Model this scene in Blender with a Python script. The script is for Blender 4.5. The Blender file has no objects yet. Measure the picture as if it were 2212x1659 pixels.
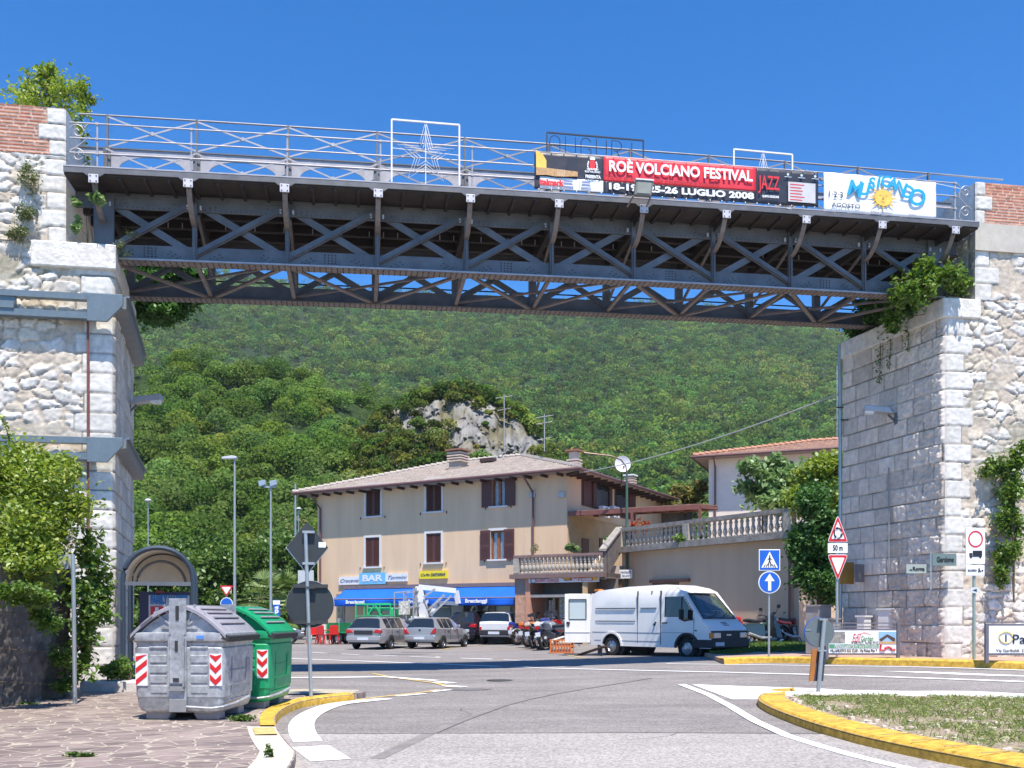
import bpy, bmesh, math, random
import numpy as np
from mathutils import Vector, Matrix
R = math.radians
random.seed(7)
rng = np.random.default_rng(11)
SC = bpy.context.scene
COL = SC.collection

# ---------------------------------------------------------------- camera, sky, sun, exposure
F_PX, HOR, CX, EYE = 2000.0, 1330.0, 1106.0, 1.5      # calibrated on a 2212 px wide copy of the photograph
cam_d = bpy.data.cameras.new('camera'); cam = bpy.data.objects.new('camera', cam_d); COL.objects.link(cam)
cam.location = (0, 0, EYE); cam.rotation_euler = (R(90), 0, 0)
cam_d.sensor_width = 36; cam_d.lens = 36 * F_PX / 2212
cam_d.shift_y = (HOR - 829.5) / 2212
cam_d.clip_start = .1; cam_d.clip_end = 6000
SC.camera = cam
SUN_EL, SUN_HEAD = R(66.5), (-0.27, 1.0)                 # heading the light travels in
wd = bpy.data.worlds.new("World"); SC.world = wd; wd.use_nodes = True
nt = wd.node_tree; bg = nt.nodes['Background']
sky = nt.nodes.new('ShaderNodeTexSky'); sky.sky_type = 'NISHITA'; sky.sun_disc = False
sky.sun_elevation = SUN_EL
_az = math.atan2(-SUN_HEAD[0], -SUN_HEAD[1])          # azimuth of the sun itself, clockwise from +Y
sky.sun_rotation = _az
sky.altitude = 0; sky.air_density = 0.8; sky.dust_density = 0.0; sky.ozone_density = 10.0
hsn = nt.nodes.new('ShaderNodeHueSaturation'); hsn.inputs['Saturation'].default_value = 1.22
nt.links.new(sky.outputs[0], hsn.inputs['Color']); nt.links.new(hsn.outputs[0], bg.inputs[0]); bg.inputs[1].default_value = 0.15
sl = bpy.data.lights.new('sun', 'SUN'); sl.energy = 5.0; sl.angle = R(.5); sl.color = (1, .935, .83)
so = bpy.data.objects.new('sun', sl); COL.objects.link(so)
_h = math.hypot(*SUN_HEAD)
ldir = Vector((SUN_HEAD[0]/_h*math.cos(SUN_EL), SUN_HEAD[1]/_h*math.cos(SUN_EL), -math.sin(SUN_EL)))
so.rotation_euler = ldir.to_track_quat('-Z', 'Y').to_euler(); so.location = (0, 0, 60)
SC.view_settings.view_transform = 'Standard'; SC.view_settings.look = 'None'
SC.view_settings.exposure = 0.72; SC.view_settings.gamma = 1

# ---------------------------------------------------------------- measuring helpers
def sstep(t):
    t = min(1., max(0., t)); return t*t*(3-2*t)
def G(x, y):                                          # height of the ground
    return .34*sstep((x+4)/17)*sstep((y-14)/8)
def W(u, v, Y):                                       # point at depth Y seen at (u, v)
    return Vector(((u-CX)/F_PX*Y, Y, EYE+(HOR-v)/F_PX*Y))
def gp(u, v, up=0.):                                  # point of the ground seen at (u, v)
    Y = 30.
    k = max(v-HOR, 2.)/F_PX
    lo, hi = 1., 400.
    for _ in range(40):
        Y = (lo+hi)/2
        if EYE-k*Y > G((u-CX)/F_PX*Y, Y)+up: lo = Y
        else: hi = Y
    return Vector(((u-CX)/F_PX*Y, Y, G((u-CX)/F_PX*Y, Y)+up))
def reg(px, py, s):
    return lambda x, y: ((px+x/s)/1.3888, (py+y/s)/1.3888)
RA = reg(700, 1900, 2.765); RB = reg(2200, 1950, 2.537); RC = reg(900, 1650, 3.687); RD = reg(1300, 1700, 3.687)
RE = reg(1700, 1650, 3.687); RF = reg(2200, 1500, 2.537); RH = reg(1800, 1250, 3.687)

# ---------------------------------------------------------------- objects
def tag(o, label=None, cat=None, group=None, kind=None):
    if label: o['label'] = label
    if cat: o['category'] = cat
    if group: o['group'] = group
    if kind: o['kind'] = kind
    return o
def thing(name, label, cat, loc=(0, 0, 0), rz=0., group=None):
    o = bpy.data.objects.new(name, None); COL.objects.link(o); o.empty_display_size = .3
    o.location = loc; o.rotation_euler = (0, 0, rz)
    return tag(o, label, cat, group)
def copy_tree(o, parent=None):
    c = o.copy(); COL.objects.link(c); c.parent = parent
    if parent is not None: c.matrix_parent_inverse = o.matrix_parent_inverse.copy()
    for ch in [q for q in bpy.data.objects if q.parent == o]: copy_tree(ch, c)
    return c

# ---------------------------------------------------------------- materials
MATS = {}
def N(t, kind, **kw):
    n = t.nodes.new(kind)
    for k, v in kw.items(): setattr(n, k, v)
    return n
def mat(name, col, rough=.6, metal=0., var=.12, scale=3., bump=0., bscale=30., spec=.5, coat=0., streak=False, emis=None, trans=0., alpha=1.):
    if name in MATS: return MATS[name]
    m = bpy.data.materials.new(name); m.use_nodes = True; t = m.node_tree
    b = t.nodes['Principled BSDF']; L = t.links.new
    b.inputs['Roughness'].default_value = rough; b.inputs['Metallic'].default_value = metal
    b.inputs['Specular IOR Level'].default_value = spec; b.inputs['Coat Weight'].default_value = coat
    b.inputs['Coat Roughness'].default_value = .05
    b.inputs['Transmission Weight'].default_value = trans
    c = (*col, 1)
    if var:
        tc = N(t, 'ShaderNodeTexCoord'); mp = N(t, 'ShaderNodeMapping'); L(tc.outputs['Object'], mp.inputs[0])
        if streak: mp.inputs['Scale'].default_value = (1, 1, .12)
        nz = N(t, 'ShaderNodeTexNoise'); nz.inputs['Scale'].default_value = scale; nz.inputs['Detail'].default_value = 6; nz.inputs['Roughness'].default_value = .65
        L(mp.outputs[0], nz.inputs['Vector'])
        rp = N(t, 'ShaderNodeValToRGB'); rp.color_ramp.elements[0].position = .3; rp.color_ramp.elements[1].position = .72
        rp.color_ramp.elements[0].color = tuple(max(0, x*(1-var*1.3)) for x in col)+(1,)
        rp.color_ramp.elements[1].color = tuple(min(1, x*(1+var)) for x in col)+(1,)
        L(nz.outputs[0], rp.inputs[0]); L(rp.outputs[0], b.inputs['Base Color'])
        if bump:
            n2 = N(t, 'ShaderNodeTexNoise'); n2.inputs['Scale'].default_value = bscale; n2.inputs['Detail'].default_value = 4
            L(tc.outputs['Object'], n2.inputs['Vector'])
            bp = N(t, 'ShaderNodeBump'); bp.inputs['Strength'].default_value = min(1, bump); bp.inputs['Distance'].default_value = .22/bscale
            L(n2.outputs[0], bp.inputs['Height']); L(bp.outputs[0], b.inputs['Normal'])
    else: b.inputs['Base Color'].default_value = c
    MATS[name] = m; return m
def attr_mat(name, rough=.85, bump=.4, bscale=25., attr='col'):
    m = bpy.data.materials.new(name); m.use_nodes = True; t = m.node_tree; L = t.links.new
    b = t.nodes['Principled BSDF']; b.inputs['Roughness'].default_value = rough; b.inputs['Specular IOR Level'].default_value = .2
    a = N(t, 'ShaderNodeAttribute'); a.attribute_name = attr; tc = N(t, 'ShaderNodeTexCoord')
    nz = N(t, 'ShaderNodeTexNoise'); nz.inputs['Scale'].default_value = 7; nz.inputs['Detail'].default_value = 8; nz.inputs['Roughness'].default_value = .7
    L(tc.outputs['Object'], nz.inputs['Vector'])
    mx = N(t, 'ShaderNodeMix', data_type='RGBA', blend_type='MULTIPLY'); mx.inputs[0].default_value = 1
    rp = N(t, 'ShaderNodeMapRange'); rp.inputs[1].default_value = .25; rp.inputs[2].default_value = .75; rp.inputs[3].default_value = .72; rp.inputs[4].default_value = 1.12
    L(nz.outputs[0], rp.inputs[0]); L(a.outputs['Color'], mx.inputs[6]); L(rp.outputs[0], mx.inputs[7]); L(mx.outputs[2], b.inputs['Base Color'])
    n2 = N(t, 'ShaderNodeTexNoise'); n2.inputs['Scale'].default_value = bscale; n2.inputs['Detail'].default_value = 5
    L(tc.outputs['Object'], n2.inputs['Vector'])
    bp = N(t, 'ShaderNodeBump'); bp.inputs['Strength'].default_value = bump; bp.inputs['Distance'].default_value = .35/bscale
    L(n2.outputs[0], bp.inputs['Height']); L(bp.outputs[0], b.inputs['Normal'])
    MATS[name] = m; return m
def leaf_mat(name, c0, c1, c2=None, transl=.35, big=.0, gloss=.03, tint=False):
    m = bpy.data.materials.new(name); m.use_nodes = True; t = m.node_tree; L = t.links.new
    t.nodes.remove(t.nodes['Principled BSDF']); out = t.nodes['Material Output']
    g = N(t, 'ShaderNodeNewGeometry'); rp = N(t, 'ShaderNodeValToRGB')
    rp.color_ramp.elements[0].color = (*c0, 1); rp.color_ramp.elements[1].color = (*c1, 1)
    if c2: e = rp.color_ramp.elements.new(.94); e.color = (*c1, 1); rp.color_ramp.elements[2].color = (*c2, 1)
    if big:
        tc = N(t, 'ShaderNodeTexCoord'); nz = N(t, 'ShaderNodeTexNoise'); nz.inputs['Scale'].default_value = big; nz.inputs['Detail'].default_value = 3
        L(tc.outputs['Object'], nz.inputs['Vector'])
        ma = N(t, 'ShaderNodeMath', operation='MULTIPLY_ADD'); ma.inputs[1].default_value = 2.2; ma.inputs[2].default_value = -.85; L(nz.outputs[0], ma.inputs[0])
        m2 = N(t, 'ShaderNodeMath', operation='MULTIPLY_ADD'); m2.inputs[1].default_value = .5; L(g.outputs['Random Per Island'], m2.inputs[0])
        L(ma.outputs[0], m2.inputs[2]); L(m2.outputs[0], rp.inputs[0])
    else: L(g.outputs['Random Per Island'], rp.inputs[0])
    d = N(t, 'ShaderNodeBsdfDiffuse'); tr = N(t, 'ShaderNodeBsdfTranslucent'); gl = N(t, 'ShaderNodeBsdfGlossy'); gl.inputs['Roughness'].default_value = .45
    gl.inputs['Color'].default_value = (.9, 1, .9, 1)
    mx = N(t, 'ShaderNodeMixShader'); mx.inputs[0].default_value = transl; m3 = N(t, 'ShaderNodeMixShader'); m3.inputs[0].default_value = gloss
    hs = N(t, 'ShaderNodeHueSaturation'); hs.inputs['Value'].default_value = 1.25; hs.inputs['Saturation'].default_value = 1.1
    co = rp.outputs[0]
    if tint:
        at = N(t, 'ShaderNodeAttribute'); at.attribute_name = 'col'; mu = N(t, 'ShaderNodeMix', data_type='RGBA', blend_type='MULTIPLY'); mu.inputs[0].default_value = 1
        L(co, mu.inputs[6]); L(at.outputs['Color'], mu.inputs[7]); co = mu.outputs[2]
    L(co, d.inputs[0]); L(co, hs.inputs['Color']); L(hs.outputs[0], tr.inputs[0])
    L(d.outputs[0], mx.inputs[1]); L(tr.outputs[0], mx.inputs[2]); L(mx.outputs[0], m3.inputs[1]); L(gl.outputs[0], m3.inputs[2])
    L(m3.outputs[0], out.inputs[0]); MATS[name] = m; return m

# ---------------------------------------------------------------- mesh builder
class MB:
    def __init__(s): s.v = []; s.f = []; s.m = []; s.sm = []; s.mi = 0; s.T = None
    def add(s, vs, fs, smooth=False):
        b = len(s.v)
        if s.T is not None: vs = [s.T @ Vector(p) for p in vs]
        s.v += [tuple(p) for p in vs]
        for f in fs: s.f.append([i+b for i in f]); s.m.append(s.mi); s.sm.append(smooth)
        return s
    def box(s, x0, x1, y0, y1, z0, z1):
        if x0 > x1: x0, x1 = x1, x0
        if y0 > y1: y0, y1 = y1, y0
        if z0 > z1: z0, z1 = z1, z0
        return s.add([(x0, y0, z0), (x1, y0, z0), (x1, y1, z0), (x0, y1, z0), (x0, y0, z1), (x1, y0, z1), (x1, y1, z1), (x0, y1, z1)],
                     [(0, 3, 2, 1), (4, 5, 6, 7), (0, 1, 5, 4), (1, 2, 6, 5), (2, 3, 7, 6), (3, 0, 4, 7)])
    def beam(s, a, b, w, h, up=(0, 0, 1)):            # bar of section w x h from a to b
        a = Vector(a); b = Vector(b); d = (b-a).normalized(); up = Vector(up)
        if abs(d.dot(up)) > .98: up = Vector((0, 1, 0))
        sx = d.cross(up).normalized()*w/2; sz = sx.cross(d).normalized()*h/2
        vs = [a-sx-sz, a+sx-sz, a+sx+sz, a-sx+sz, b-sx-sz, b+sx-sz, b+sx+sz, b-sx+sz]
        return s.add(vs, [(0, 3, 2, 1), (4, 5, 6, 7), (0, 1, 5, 4), (1, 2, 6, 5), (2, 3, 7, 6), (3, 0, 4, 7)])
    def tube(s, pts, r, n=8, cap=True):
        pts = [Vector(p) for p in pts]; k = len(pts); rs = r if isinstance(r, (list, tuple)) else [r]*k
        vs = []; up = Vector((0, 0, 1))
        for i, p in enumerate(pts):
            d = (pts[min(i+1, k-1)]-pts[max(i-1, 0)]).normalized()
            q = up if abs(d.dot(up)) < .95 else Vector((1, 0, 0))
            a = d.cross(q).normalized(); c = a.cross(d).normalized()
            vs += [p+(a*math.cos(2*math.pi*j/n)+c*math.sin(2*math.pi*j/n))*rs[i] for j in range(n)]
        fs = [(i*n+j, i*n+(j+1) % n, (i+1)*n+(j+1) % n, (i+1)*n+j) for i in range(k-1) for j in range(n)]
        s.add(vs, fs, True)
        if cap: s.add(vs[:n], [tuple(range(n))[::-1]]); s.add(vs[-n:], [tuple(range(n))])
        return s
    def cyl(s, a, b, r, n=16, r2=None): return s.tube([a, b], [r, r if r2 is None else r2], n)
    def lathe(s, prof, n=12, o=(0, 0, 0)):
        o = Vector(o); vs = [o+Vector((r*math.cos(2*math.pi*j/n), r*math.sin(2*math.pi*j/n), z)) for r, z in prof for j in range(n)]
        return s.add(vs, [(i*n+j, i*n+(j+1) % n, (i+1)*n+(j+1) % n, (i+1)*n+j) for i in range(len(prof)-1) for j in range(n)], True)
    def prism(s, poly, d, o=(0, 0, 0), ex=(1, 0, 0), ey=(0, 0, 1), smooth=False):     # polygon in the ex/ey plane, pushed along vector d
        o = Vector(o); ex = Vector(ex); ey = Vector(ey); d = Vector(d); n = len(poly)
        a = [o+ex*p[0]+ey*p[1] for p in poly]; b = [p+d for p in a]
        if ex.cross(ey).dot(d) < 0: a, b = b, a
        s.add(a+b, [(i, (i+1) % n, (i+1) % n+n, i+n) for i in range(n)], smooth)
        s.add(a, [tuple(range(n))[::-1]]); s.add(b, [tuple(range(n))]); return s
    def quad(s, a, b, c, d): return s.add([a, b, c, d], [(0, 1, 2, 3)])
    def build(s, name, mats, parent=None, bevel=0., smooth_angle=35, seg=2, label=None):
        me = bpy.data.meshes.new(name)
        if not isinstance(mats, (list, tuple)): mats = [mats]
        me.from_pydata(s.v, [], s.f)
        for m in mats: me.materials.append(m)
        me.polygons.foreach_set('material_index', s.m)
        if bevel: s.sm = [True]*len(s.f)
        me.polygons.foreach_set('use_smooth', s.sm)
        if any(s.sm) and not bevel: me.set_sharp_from_angle(angle=R(smooth_angle))
        me.update()
        o = bpy.data.objects.new(name, me); COL.objects.link(o)
        if parent: o.parent = parent
        if bevel:
            bm = bmesh.new(); bm.from_mesh(me); bmesh.ops.remove_doubles(bm, verts=bm.verts, dist=1e-4); bm.to_mesh(me); bm.free()
            md = o.modifiers.new('bevel', 'BEVEL'); md.width = bevel; md.segments = seg; md.limit_method = 'ANGLE'; md.angle_limit = R(40); md.harden_normals = True
        if label: o['label'] = label
        return o
def fast_mesh(name, V, Fq, mats, parent=None, smooth=False, col=None, midx=None):
    """numpy mesh: V (n,3), Fq (m,4) or (m,3)"""
    me = bpy.data.meshes.new(name); k = Fq.shape[1]
    me.vertices.add(len(V)); me.vertices.foreach_set('co', V.astype(np.float32).ravel())
    me.loops.add(Fq.size); me.loops.foreach_set('vertex_index', Fq.astype(np.int32).ravel())
    me.polygons.add(len(Fq)); me.polygons.foreach_set('loop_start', np.arange(0, Fq.size, k, dtype=np.int32))
    if smooth: me.polygons.foreach_set('use_smooth', np.ones(len(Fq), bool))
    if not isinstance(mats, (list, tuple)): mats = [mats]
    for m in mats: me.materials.append(m)
    if midx is not None: me.polygons.foreach_set('material_index', midx.astype(np.int32))
    if col is not None:
        a = me.color_attributes.new('col', 'FLOAT_COLOR', 'POINT'); c = np.ones((len(V), 4), np.float32); c[:, :3] = col; a.data.foreach_set('color', c.ravel())
    me.update(calc_edges=True); me.validate()
    o = bpy.data.objects.new(name, me); COL.objects.link(o)
    if parent: o.parent = parent
    return o

# ---------------------------------------------------------------- lettering
def text(s, size, m, parent, loc=(0, 0, 0), rot=(R(90), 0, 0), name='lettering', sx=1., ext=.004, bold=0., align='CENTER', shear=0., width=None, sp=1.):
    c = bpy.data.curves.new('t', 'FONT'); c.body = s; c.size = size; c.extrude = ext; c.offset = bold; c.align_x = align; c.align_y = 'CENTER'; c.shear = shear
    c.space_character = sp; c.resolution_u = 3
    t = bpy.data.objects.new('t', c); COL.objects.link(t)
    bpy.context.view_layer.update()
    me = bpy.data.meshes.new_from_object(t.evaluated_get(bpy.context.evaluated_depsgraph_get()))
    bpy.data.objects.remove(t)
    if width:
        xs = [v.co.x for v in me.vertices]; sx = width/max(1e-6, max(xs)-min(xs))
    me.transform(Matrix.Diagonal((sx, 1, 1, 1)))
    me.materials.clear(); me.materials.append(m)
    o = bpy.data.objects.new(name, me); COL.objects.link(o); o.parent = parent; o.location = loc; o.rotation_euler = rot
    return o

# ---------------------------------------------------------------- numpy noise and masonry
def hsh(i, j, s=0):
    h = (i.astype(np.int64)*374761393+j.astype(np.int64)*668265263+s*974711) & 0x7fffffff
    h = ((h ^ (h >> 13))*1274126177) & 0x7fffffff
    return ((h ^ (h >> 16)) & 0xffff)/65535.
def vn(x, y, s=0):
    i = np.floor(x); j = np.floor(y); fx = x-i; fy = y-j; fx = fx*fx*(3-2*fx); fy = fy*fy*(3-2*fy)
    return (hsh(i, j, s)*(1-fx)+hsh(i+1, j, s)*fx)*(1-fy)+(hsh(i, j+1, s)*(1-fx)+hsh(i+1, j+1, s)*fx)*fy
def fbm(x, y, s=0, o=4):
    r = 0; a = .5
    for k in range(o): r = r+a*vn(x*2**k, y*2**k, s+k); a *= .5
    return r
def voro(x, y, s=0):
    ci = np.floor(x); cj = np.floor(y); f1 = np.full(x.shape, 9.); f2 = f1.copy(); idr = np.zeros(x.shape)
    for di in (-1, 0, 1):
        for dj in (-1, 0, 1):
            i = ci+di; j = cj+dj; d = np.hypot(i+.12+.76*hsh(i, j, s)-x, j+.12+.76*hsh(i, j, s+9)-y); r = hsh(i, j, s+5)
            n = d < f1; f2 = np.where(n, f1, np.minimum(f2, d)); idr = np.where(n, r, idr); f1 = np.where(n, d, f1)
    return f1, f2, idr
def c3(*c): return np.array(c, float)
def lerp(a, b, t): return a*(1-t)+b*t
WHT = c3(.74, .70, .645); MORT = c3(.56, .475, .385)
def rubble(s, t, seed=0, white=1., k=1.):
    wx = s/(.40*k)+.9*fbm(s*2.6, t*2.6, seed+3); wy = t/(.22*k)+1.0*fbm(s*2.9+7, t*3.2, seed+4)
    f1, f2, r = voro(wx, wy, seed)
    e = np.clip((f2-f1-.03+.16*(fbm(s*7, t*7, seed+15)-.5))/.16, 0, 1); e = e*e*(3-2*e)
    cov = np.clip((fbm(s*1.3+4, t*1.7, seed+31)-.47)*6, 0, 1); e = e*(1-.8*cov)
    big = (r > .12)*1.; n = fbm(s*9, t*9, seed+1); n2 = fbm(s*26, t*26, seed+2)
    h = e*(.006+.018*r)*big+.028*n+.045*n2*e
    c = lerp(WHT*white*(.72+.4*r)[..., None]*np.where((r*7 % 1 > .75)[..., None], c3(1, .93, .82), c3(1, 1, 1)), (MORT*(.75+.5*n[..., None])), 1-e[..., None]*big[..., None])
    crk = np.clip(1-np.abs(f2-f1-.05)/.05, 0, 1)*(fbm(s*3, t*3, seed+40) > .44)*(1-cov); h = h-.015*crk
    c = lerp(c, c3(.22, .17, .13), .6*crk[..., None])
    c = c*(.74+.52*n2[..., None]); moss = np.clip((fbm(s*.9+3, t*.9, seed+8)-.56)*6, 0, 1)[..., None]*(1-e[..., None])
    return h, lerp(c, c3(.16, .17, .10), .55*moss)
def courses(s, t, ch, bw, seed=0, joint=.014):
    row = np.floor(t/ch); off = hsh(row, row*0, seed)*bw; q = (s+off)/bw
    q = q+.28*(hsh(np.floor(q), row, seed+2)-.5)*0
    colm = np.floor(q); jl = hsh(colm, row, seed+3)*.5-.25; fq = q-colm
    nxt = hsh(colm+1, row, seed+3)*.5-.25
    # move joints: cell spans [jl, 1+nxt]
    own = fq-np.where(fq < jl, 0, 0)
    shift = np.where(fq < jl, -1, np.where(fq > 1+nxt, 1, 0)); colm = colm+shift
    dl = np.minimum(np.abs(fq-jl), np.abs(fq-1-nxt))*bw
    tt = t/ch-row; dt = np.minimum(tt, 1-tt)*ch
    d = np.minimum(dl, dt); e = np.clip((d-joint*.4)/joint, 0, 1)
    return e, hsh(colm, row, seed+4), row
def ashlar(s, t, seed=0, rough=1., ch=.44, bw=.72, base=c3(.56, .54, .52)):
    s2 = s+.012*vn(s*5, t*5, seed+20); t2 = t+.03*(fbm(s*1.5, t*1.5, seed+21)-.5)
    e, r, row = courses(s2, t2, ch, bw, seed, .012)
    n = fbm(s*6, t*6, seed+1); n2 = fbm(s*17, t*17, seed+2, 3)
    rr = np.clip(rough, 0, 1)
    h = e*(.04+.03*r)+rr*e*(.07*(n-.45)+.095*(n2-.45))
    c = base*(.80+.3*r)[..., None]*(.84+.3*n)[..., None]; c = lerp(c, c3(.24, .19, .155), (1-e)[..., None])
    st = np.clip((fbm(s*1.1, t*.35, seed+6)-.5)*3.5, 0, 1)[..., None]
    return h, lerp(c, c*c3(.72, .68, .62), st)
def brick(s, t, seed=0):
    e, r, row = courses(s+.01*vn(s*6, t*6, 3), t, .075, .25, seed, .009)
    n = fbm(s*12, t*12, seed+1); h = e*.02*(.6+.6*r)+.01*n
    b = lerp(c3(.40, .13, .085), c3(.56, .27, .17), r[..., None])
    return h, lerp(b*(.75+.5*n)[..., None], c3(.62, .5, .43), (1-e)[..., None])
def panel(name, o, ex, n, w, h, fn, res=.032, m=None, parent=None, z0=None, edge=0.):
    """a relief wall: o = lower corner (world), ex along, n outward; fn(s, t) -> height, colour"""
    o = Vector(o); ex = Vector(ex).normalized(); n = Vector(n).normalized()
    ns = max(2, int(w/res)+1); nz = max(2, int(h/res)+1)
    s, t = np.meshgrid(np.linspace(0, w, ns), np.linspace(0, h, nz))
    hh, cc = fn(s, t)
    if edge: hh = hh*np.clip(s/edge, 0, 1)
    off = Vector(o)-(parent.location if parent else Vector((0, 0, 0)))
    P = np.stack([off.x+ex.x*s+n.x*hh, off.y+ex.y*s+n.y*hh, off.z+t+0*hh], -1).reshape(-1, 3)
    idx = np.arange(ns*nz).reshape(nz, ns)
    q = np.stack([idx[:-1, :-1], idx[:-1, 1:], idx[1:, 1:], idx[1:, :-1]], -1).reshape(-1, 4)
    if ex.cross(Vector((0, 0, 1))).dot(n) < 0: q = q[:, ::-1]
    return fast_mesh(name, P, q, m or MATS['masonry'], parent, smooth=True, col=cc.reshape(-1, 3))
attr_mat('masonry', .9, .5, 40)

# ---------------------------------------------------------------- foliage
def leaves(name, P, size, m, parent=None, up=.3, fold=.25, asp=.55, ndir=None, tint=None):
    """one leaf (folded quad) per point of P (world or local)"""
    n = len(P); sz = size*(.6+.8*rng.random(n))[:, None]
    d = rng.normal(size=(n, 3)); d /= np.linalg.norm(d, axis=1)[:, None]
    if ndir is not None: a = ndir+.7*rng.normal(size=(n, 3))
    else: a = rng.normal(size=(n, 3)); a[:, 2] = np.abs(a[:, 2])+up
    a /= np.linalg.norm(a, axis=1)[:, None]
    x = np.cross(a, d); x /= np.linalg.norm(x, axis=1)[:, None]+1e-9; y = np.cross(a, x)
    q = [P-x*sz*.5, P-y*sz*asp*.5+a*sz*fold*.3, P+x*sz*.5, P+y*sz*asp*.5+a*sz*fold*.3]
    V = np.stack(q, 1).reshape(-1, 3); Fq = np.arange(n*4).reshape(-1, 4)
    return fast_mesh(name, V, Fq, m, parent, col=None if tint is None else tint.repeat(4, 0))
def clump_pts(c, r, n, k=9, seed=None, hollow=.55):
    """points gathered in k clumps spread through an ellipsoid (c, r)"""
    c = np.array(c, float); r = np.array(r, float)
    q = rng.normal(size=(k, 3)); q /= np.linalg.norm(q, axis=1)[:, None]; q *= (hollow+(1-hollow)*rng.random(k))[:, None]*.82
    w = rng.random(k)*.7+.5; ids = rng.choice(k, n, p=w/w.sum())
    e = rng.normal(size=(n, 3)); e *= (.50+.25*rng.random(n))[:, None]
    cr = (.26+.2*rng.random(k))[ids][:, None]
    return c+(q[ids]+e*cr)*r
# ================================================================= SETTING
def struct(o): o['kind'] = 'structure'; return o
M_ROAD = mat('asphalt', (.20, .18, .18), .9, var=.16, scale=1.2, bump=.8, bscale=160, spec=.2)
def asphalt_nodes(m, c0, c1, grain=240.):
    t = m.node_tree; L = t.links.new; b = t.nodes['Principled BSDF']
    tc = N(t, 'ShaderNodeTexCoord'); n1 = N(t, 'ShaderNodeTexNoise'); n1.inputs['Scale'].default_value = .5; n1.inputs['Detail'].default_value = 9; n1.inputs['Roughness'].default_value = .78
    mp = N(t, 'ShaderNodeMapping'); mp.inputs['Scale'].default_value = (.5, 1.6, 1); L(tc.outputs['Object'], mp.inputs[0]); L(mp.outputs[0], n1.inputs['Vector'])
    rp = N(t, 'ShaderNodeValToRGB'); rp.color_ramp.elements[0].position = .32; rp.color_ramp.elements[1].position = .7
    rp.color_ramp.elements[0].color = (*c0, 1); rp.color_ramp.elements[1].color = (*c1, 1); L(n1.outputs[0], rp.inputs[0])
    v = N(t, 'ShaderNodeTexVoronoi'); v.inputs['Scale'].default_value = grain/6; L(tc.outputs['Object'], v.inputs['Vector'])
    mr = N(t, 'ShaderNodeMapRange'); mr.inputs[3].default_value = .62; mr.inputs[4].default_value = 1.38; L(v.outputs['Color'], mr.inputs[0])
    mx = N(t, 'ShaderNodeMix', data_type='RGBA', blend_type='MULTIPLY'); mx.inputs[0].default_value = 1
    L(rp.outputs[0], mx.inputs[6]); L(mr.outputs[0], mx.inputs[7]); L(mx.outputs[2], b.inputs['Base Color'])
asphalt_nodes(M_ROAD, (.155, .142, .14), (.28, .258, .25))
M_ROAD2 = mat('asphalt_worn', (.3, .28, .28), .9, var=.1, bump=.9, bscale=140, spec=.2); asphalt_nodes(M_ROAD2, (.27, .247, .238), (.36, .335, .32))
M_WHITE = mat('road_paint_white', (.80, .79, .80), .7, var=.06, scale=9, bump=.5, bscale=90)
M_OLDW = mat('road_paint_faded', (.62, .60, .60), .8, var=.25, scale=14)
M_YEL = mat('road_paint_yellow', (.64, .38, .05), .7, var=.38, scale=11, bump=.6, bscale=60)
M_YOLD = mat('road_paint_old_yellow', (.55, .40, .16), .8, var=.3, scale=9)
M_CONC = mat('concrete', (.52, .47, .40), .9, var=.16, scale=4, bump=.6, bscale=50)
M_GRASSG = mat('turf_soil', (.16, .15, .06), 1, var=.35, scale=3, bump=1, bscale=25)

def grid_sheet(name, xs, ys, dz, m, rnd=0):
    X, Y = np.meshgrid(xs, ys); Gv = np.vectorize(G)(X, Y)+dz
    P = np.stack([X, Y, Gv], -1).reshape(-1, 3); idx = np.arange(X.size).reshape(X.shape)
    q = np.stack([idx[:-1, :-1], idx[:-1, 1:], idx[1:, 1:], idx[1:, :-1]], -1).reshape(-1, 4)
    return fast_mesh(name, P, q, m, smooth=True)
def fine(a, b, s): return list(np.arange(a, b+1e-6, s))
struct(grid_sheet('ground', [-2400, -300]+fine(-60, 60, 2)+[300, 2400], [-60, -20]+fine(0, 80, 2)+[120, 300, 1500], -.06, mat('earth', (.12, .13, .06), 1, var=.3, scale=.5)))
struct(grid_sheet('road', fine(-34, 44, .75), [-12, -6, -3]+fine(0, 84, .75), 0, M_ROAD))

def drape(name, poly, dz, m, side=0., cell=1.2, skirt=True):
    bm = bmesh.new(); vs = [bm.verts.new((p[0], p[1], 0)) for p in poly]; bm.faces.new(vs)
    bmesh.ops.triangulate(bm, faces=bm.faces[:])
    xs = [p[0] for p in poly]; ys = [p[1] for p in poly]
    for ax, lo, hi in ((0, min(xs), max(xs)), (1, min(ys), max(ys))):
        k = math.floor(lo/cell)+1
        while k*cell < hi:
            if (ax == 0 and not -1 < k*cell < 13) or (ax == 1 and not 12 < k*cell < 24): k += 1; continue
            co = [0, 0, 0]; no = [0, 0, 0]; co[ax] = k*cell; no[ax] = 1
            bmesh.ops.bisect_plane(bm, geom=bm.verts[:]+bm.edges[:]+bm.faces[:], plane_co=co, plane_no=no); k += 1
    bmesh.ops.recalc_face_normals(bm, faces=bm.faces[:])
    if sum(f.normal.z for f in bm.faces) < 0: bmesh.ops.reverse_faces(bm, faces=bm.faces[:])
    for v in bm.verts: v.co.z = G(v.co.x, v.co.y)+dz
    if side:
        be = [e for e in bm.edges if e.is_boundary]; r = bmesh.ops.extrude_edge_only(bm, edges=be)
        for g in r['geom']:
            if isinstance(g, bmesh.types.BMVert): g.co.z -= side
        bmesh.ops.recalc_face_normals(bm, faces=bm.faces[:])
    me = bpy.data.meshes.new(name); bm.to_mesh(me); bm.free(); me.materials.append(m)
    o = bpy.data.objects.new(name, me); COL.objects.link(o); return o
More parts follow.
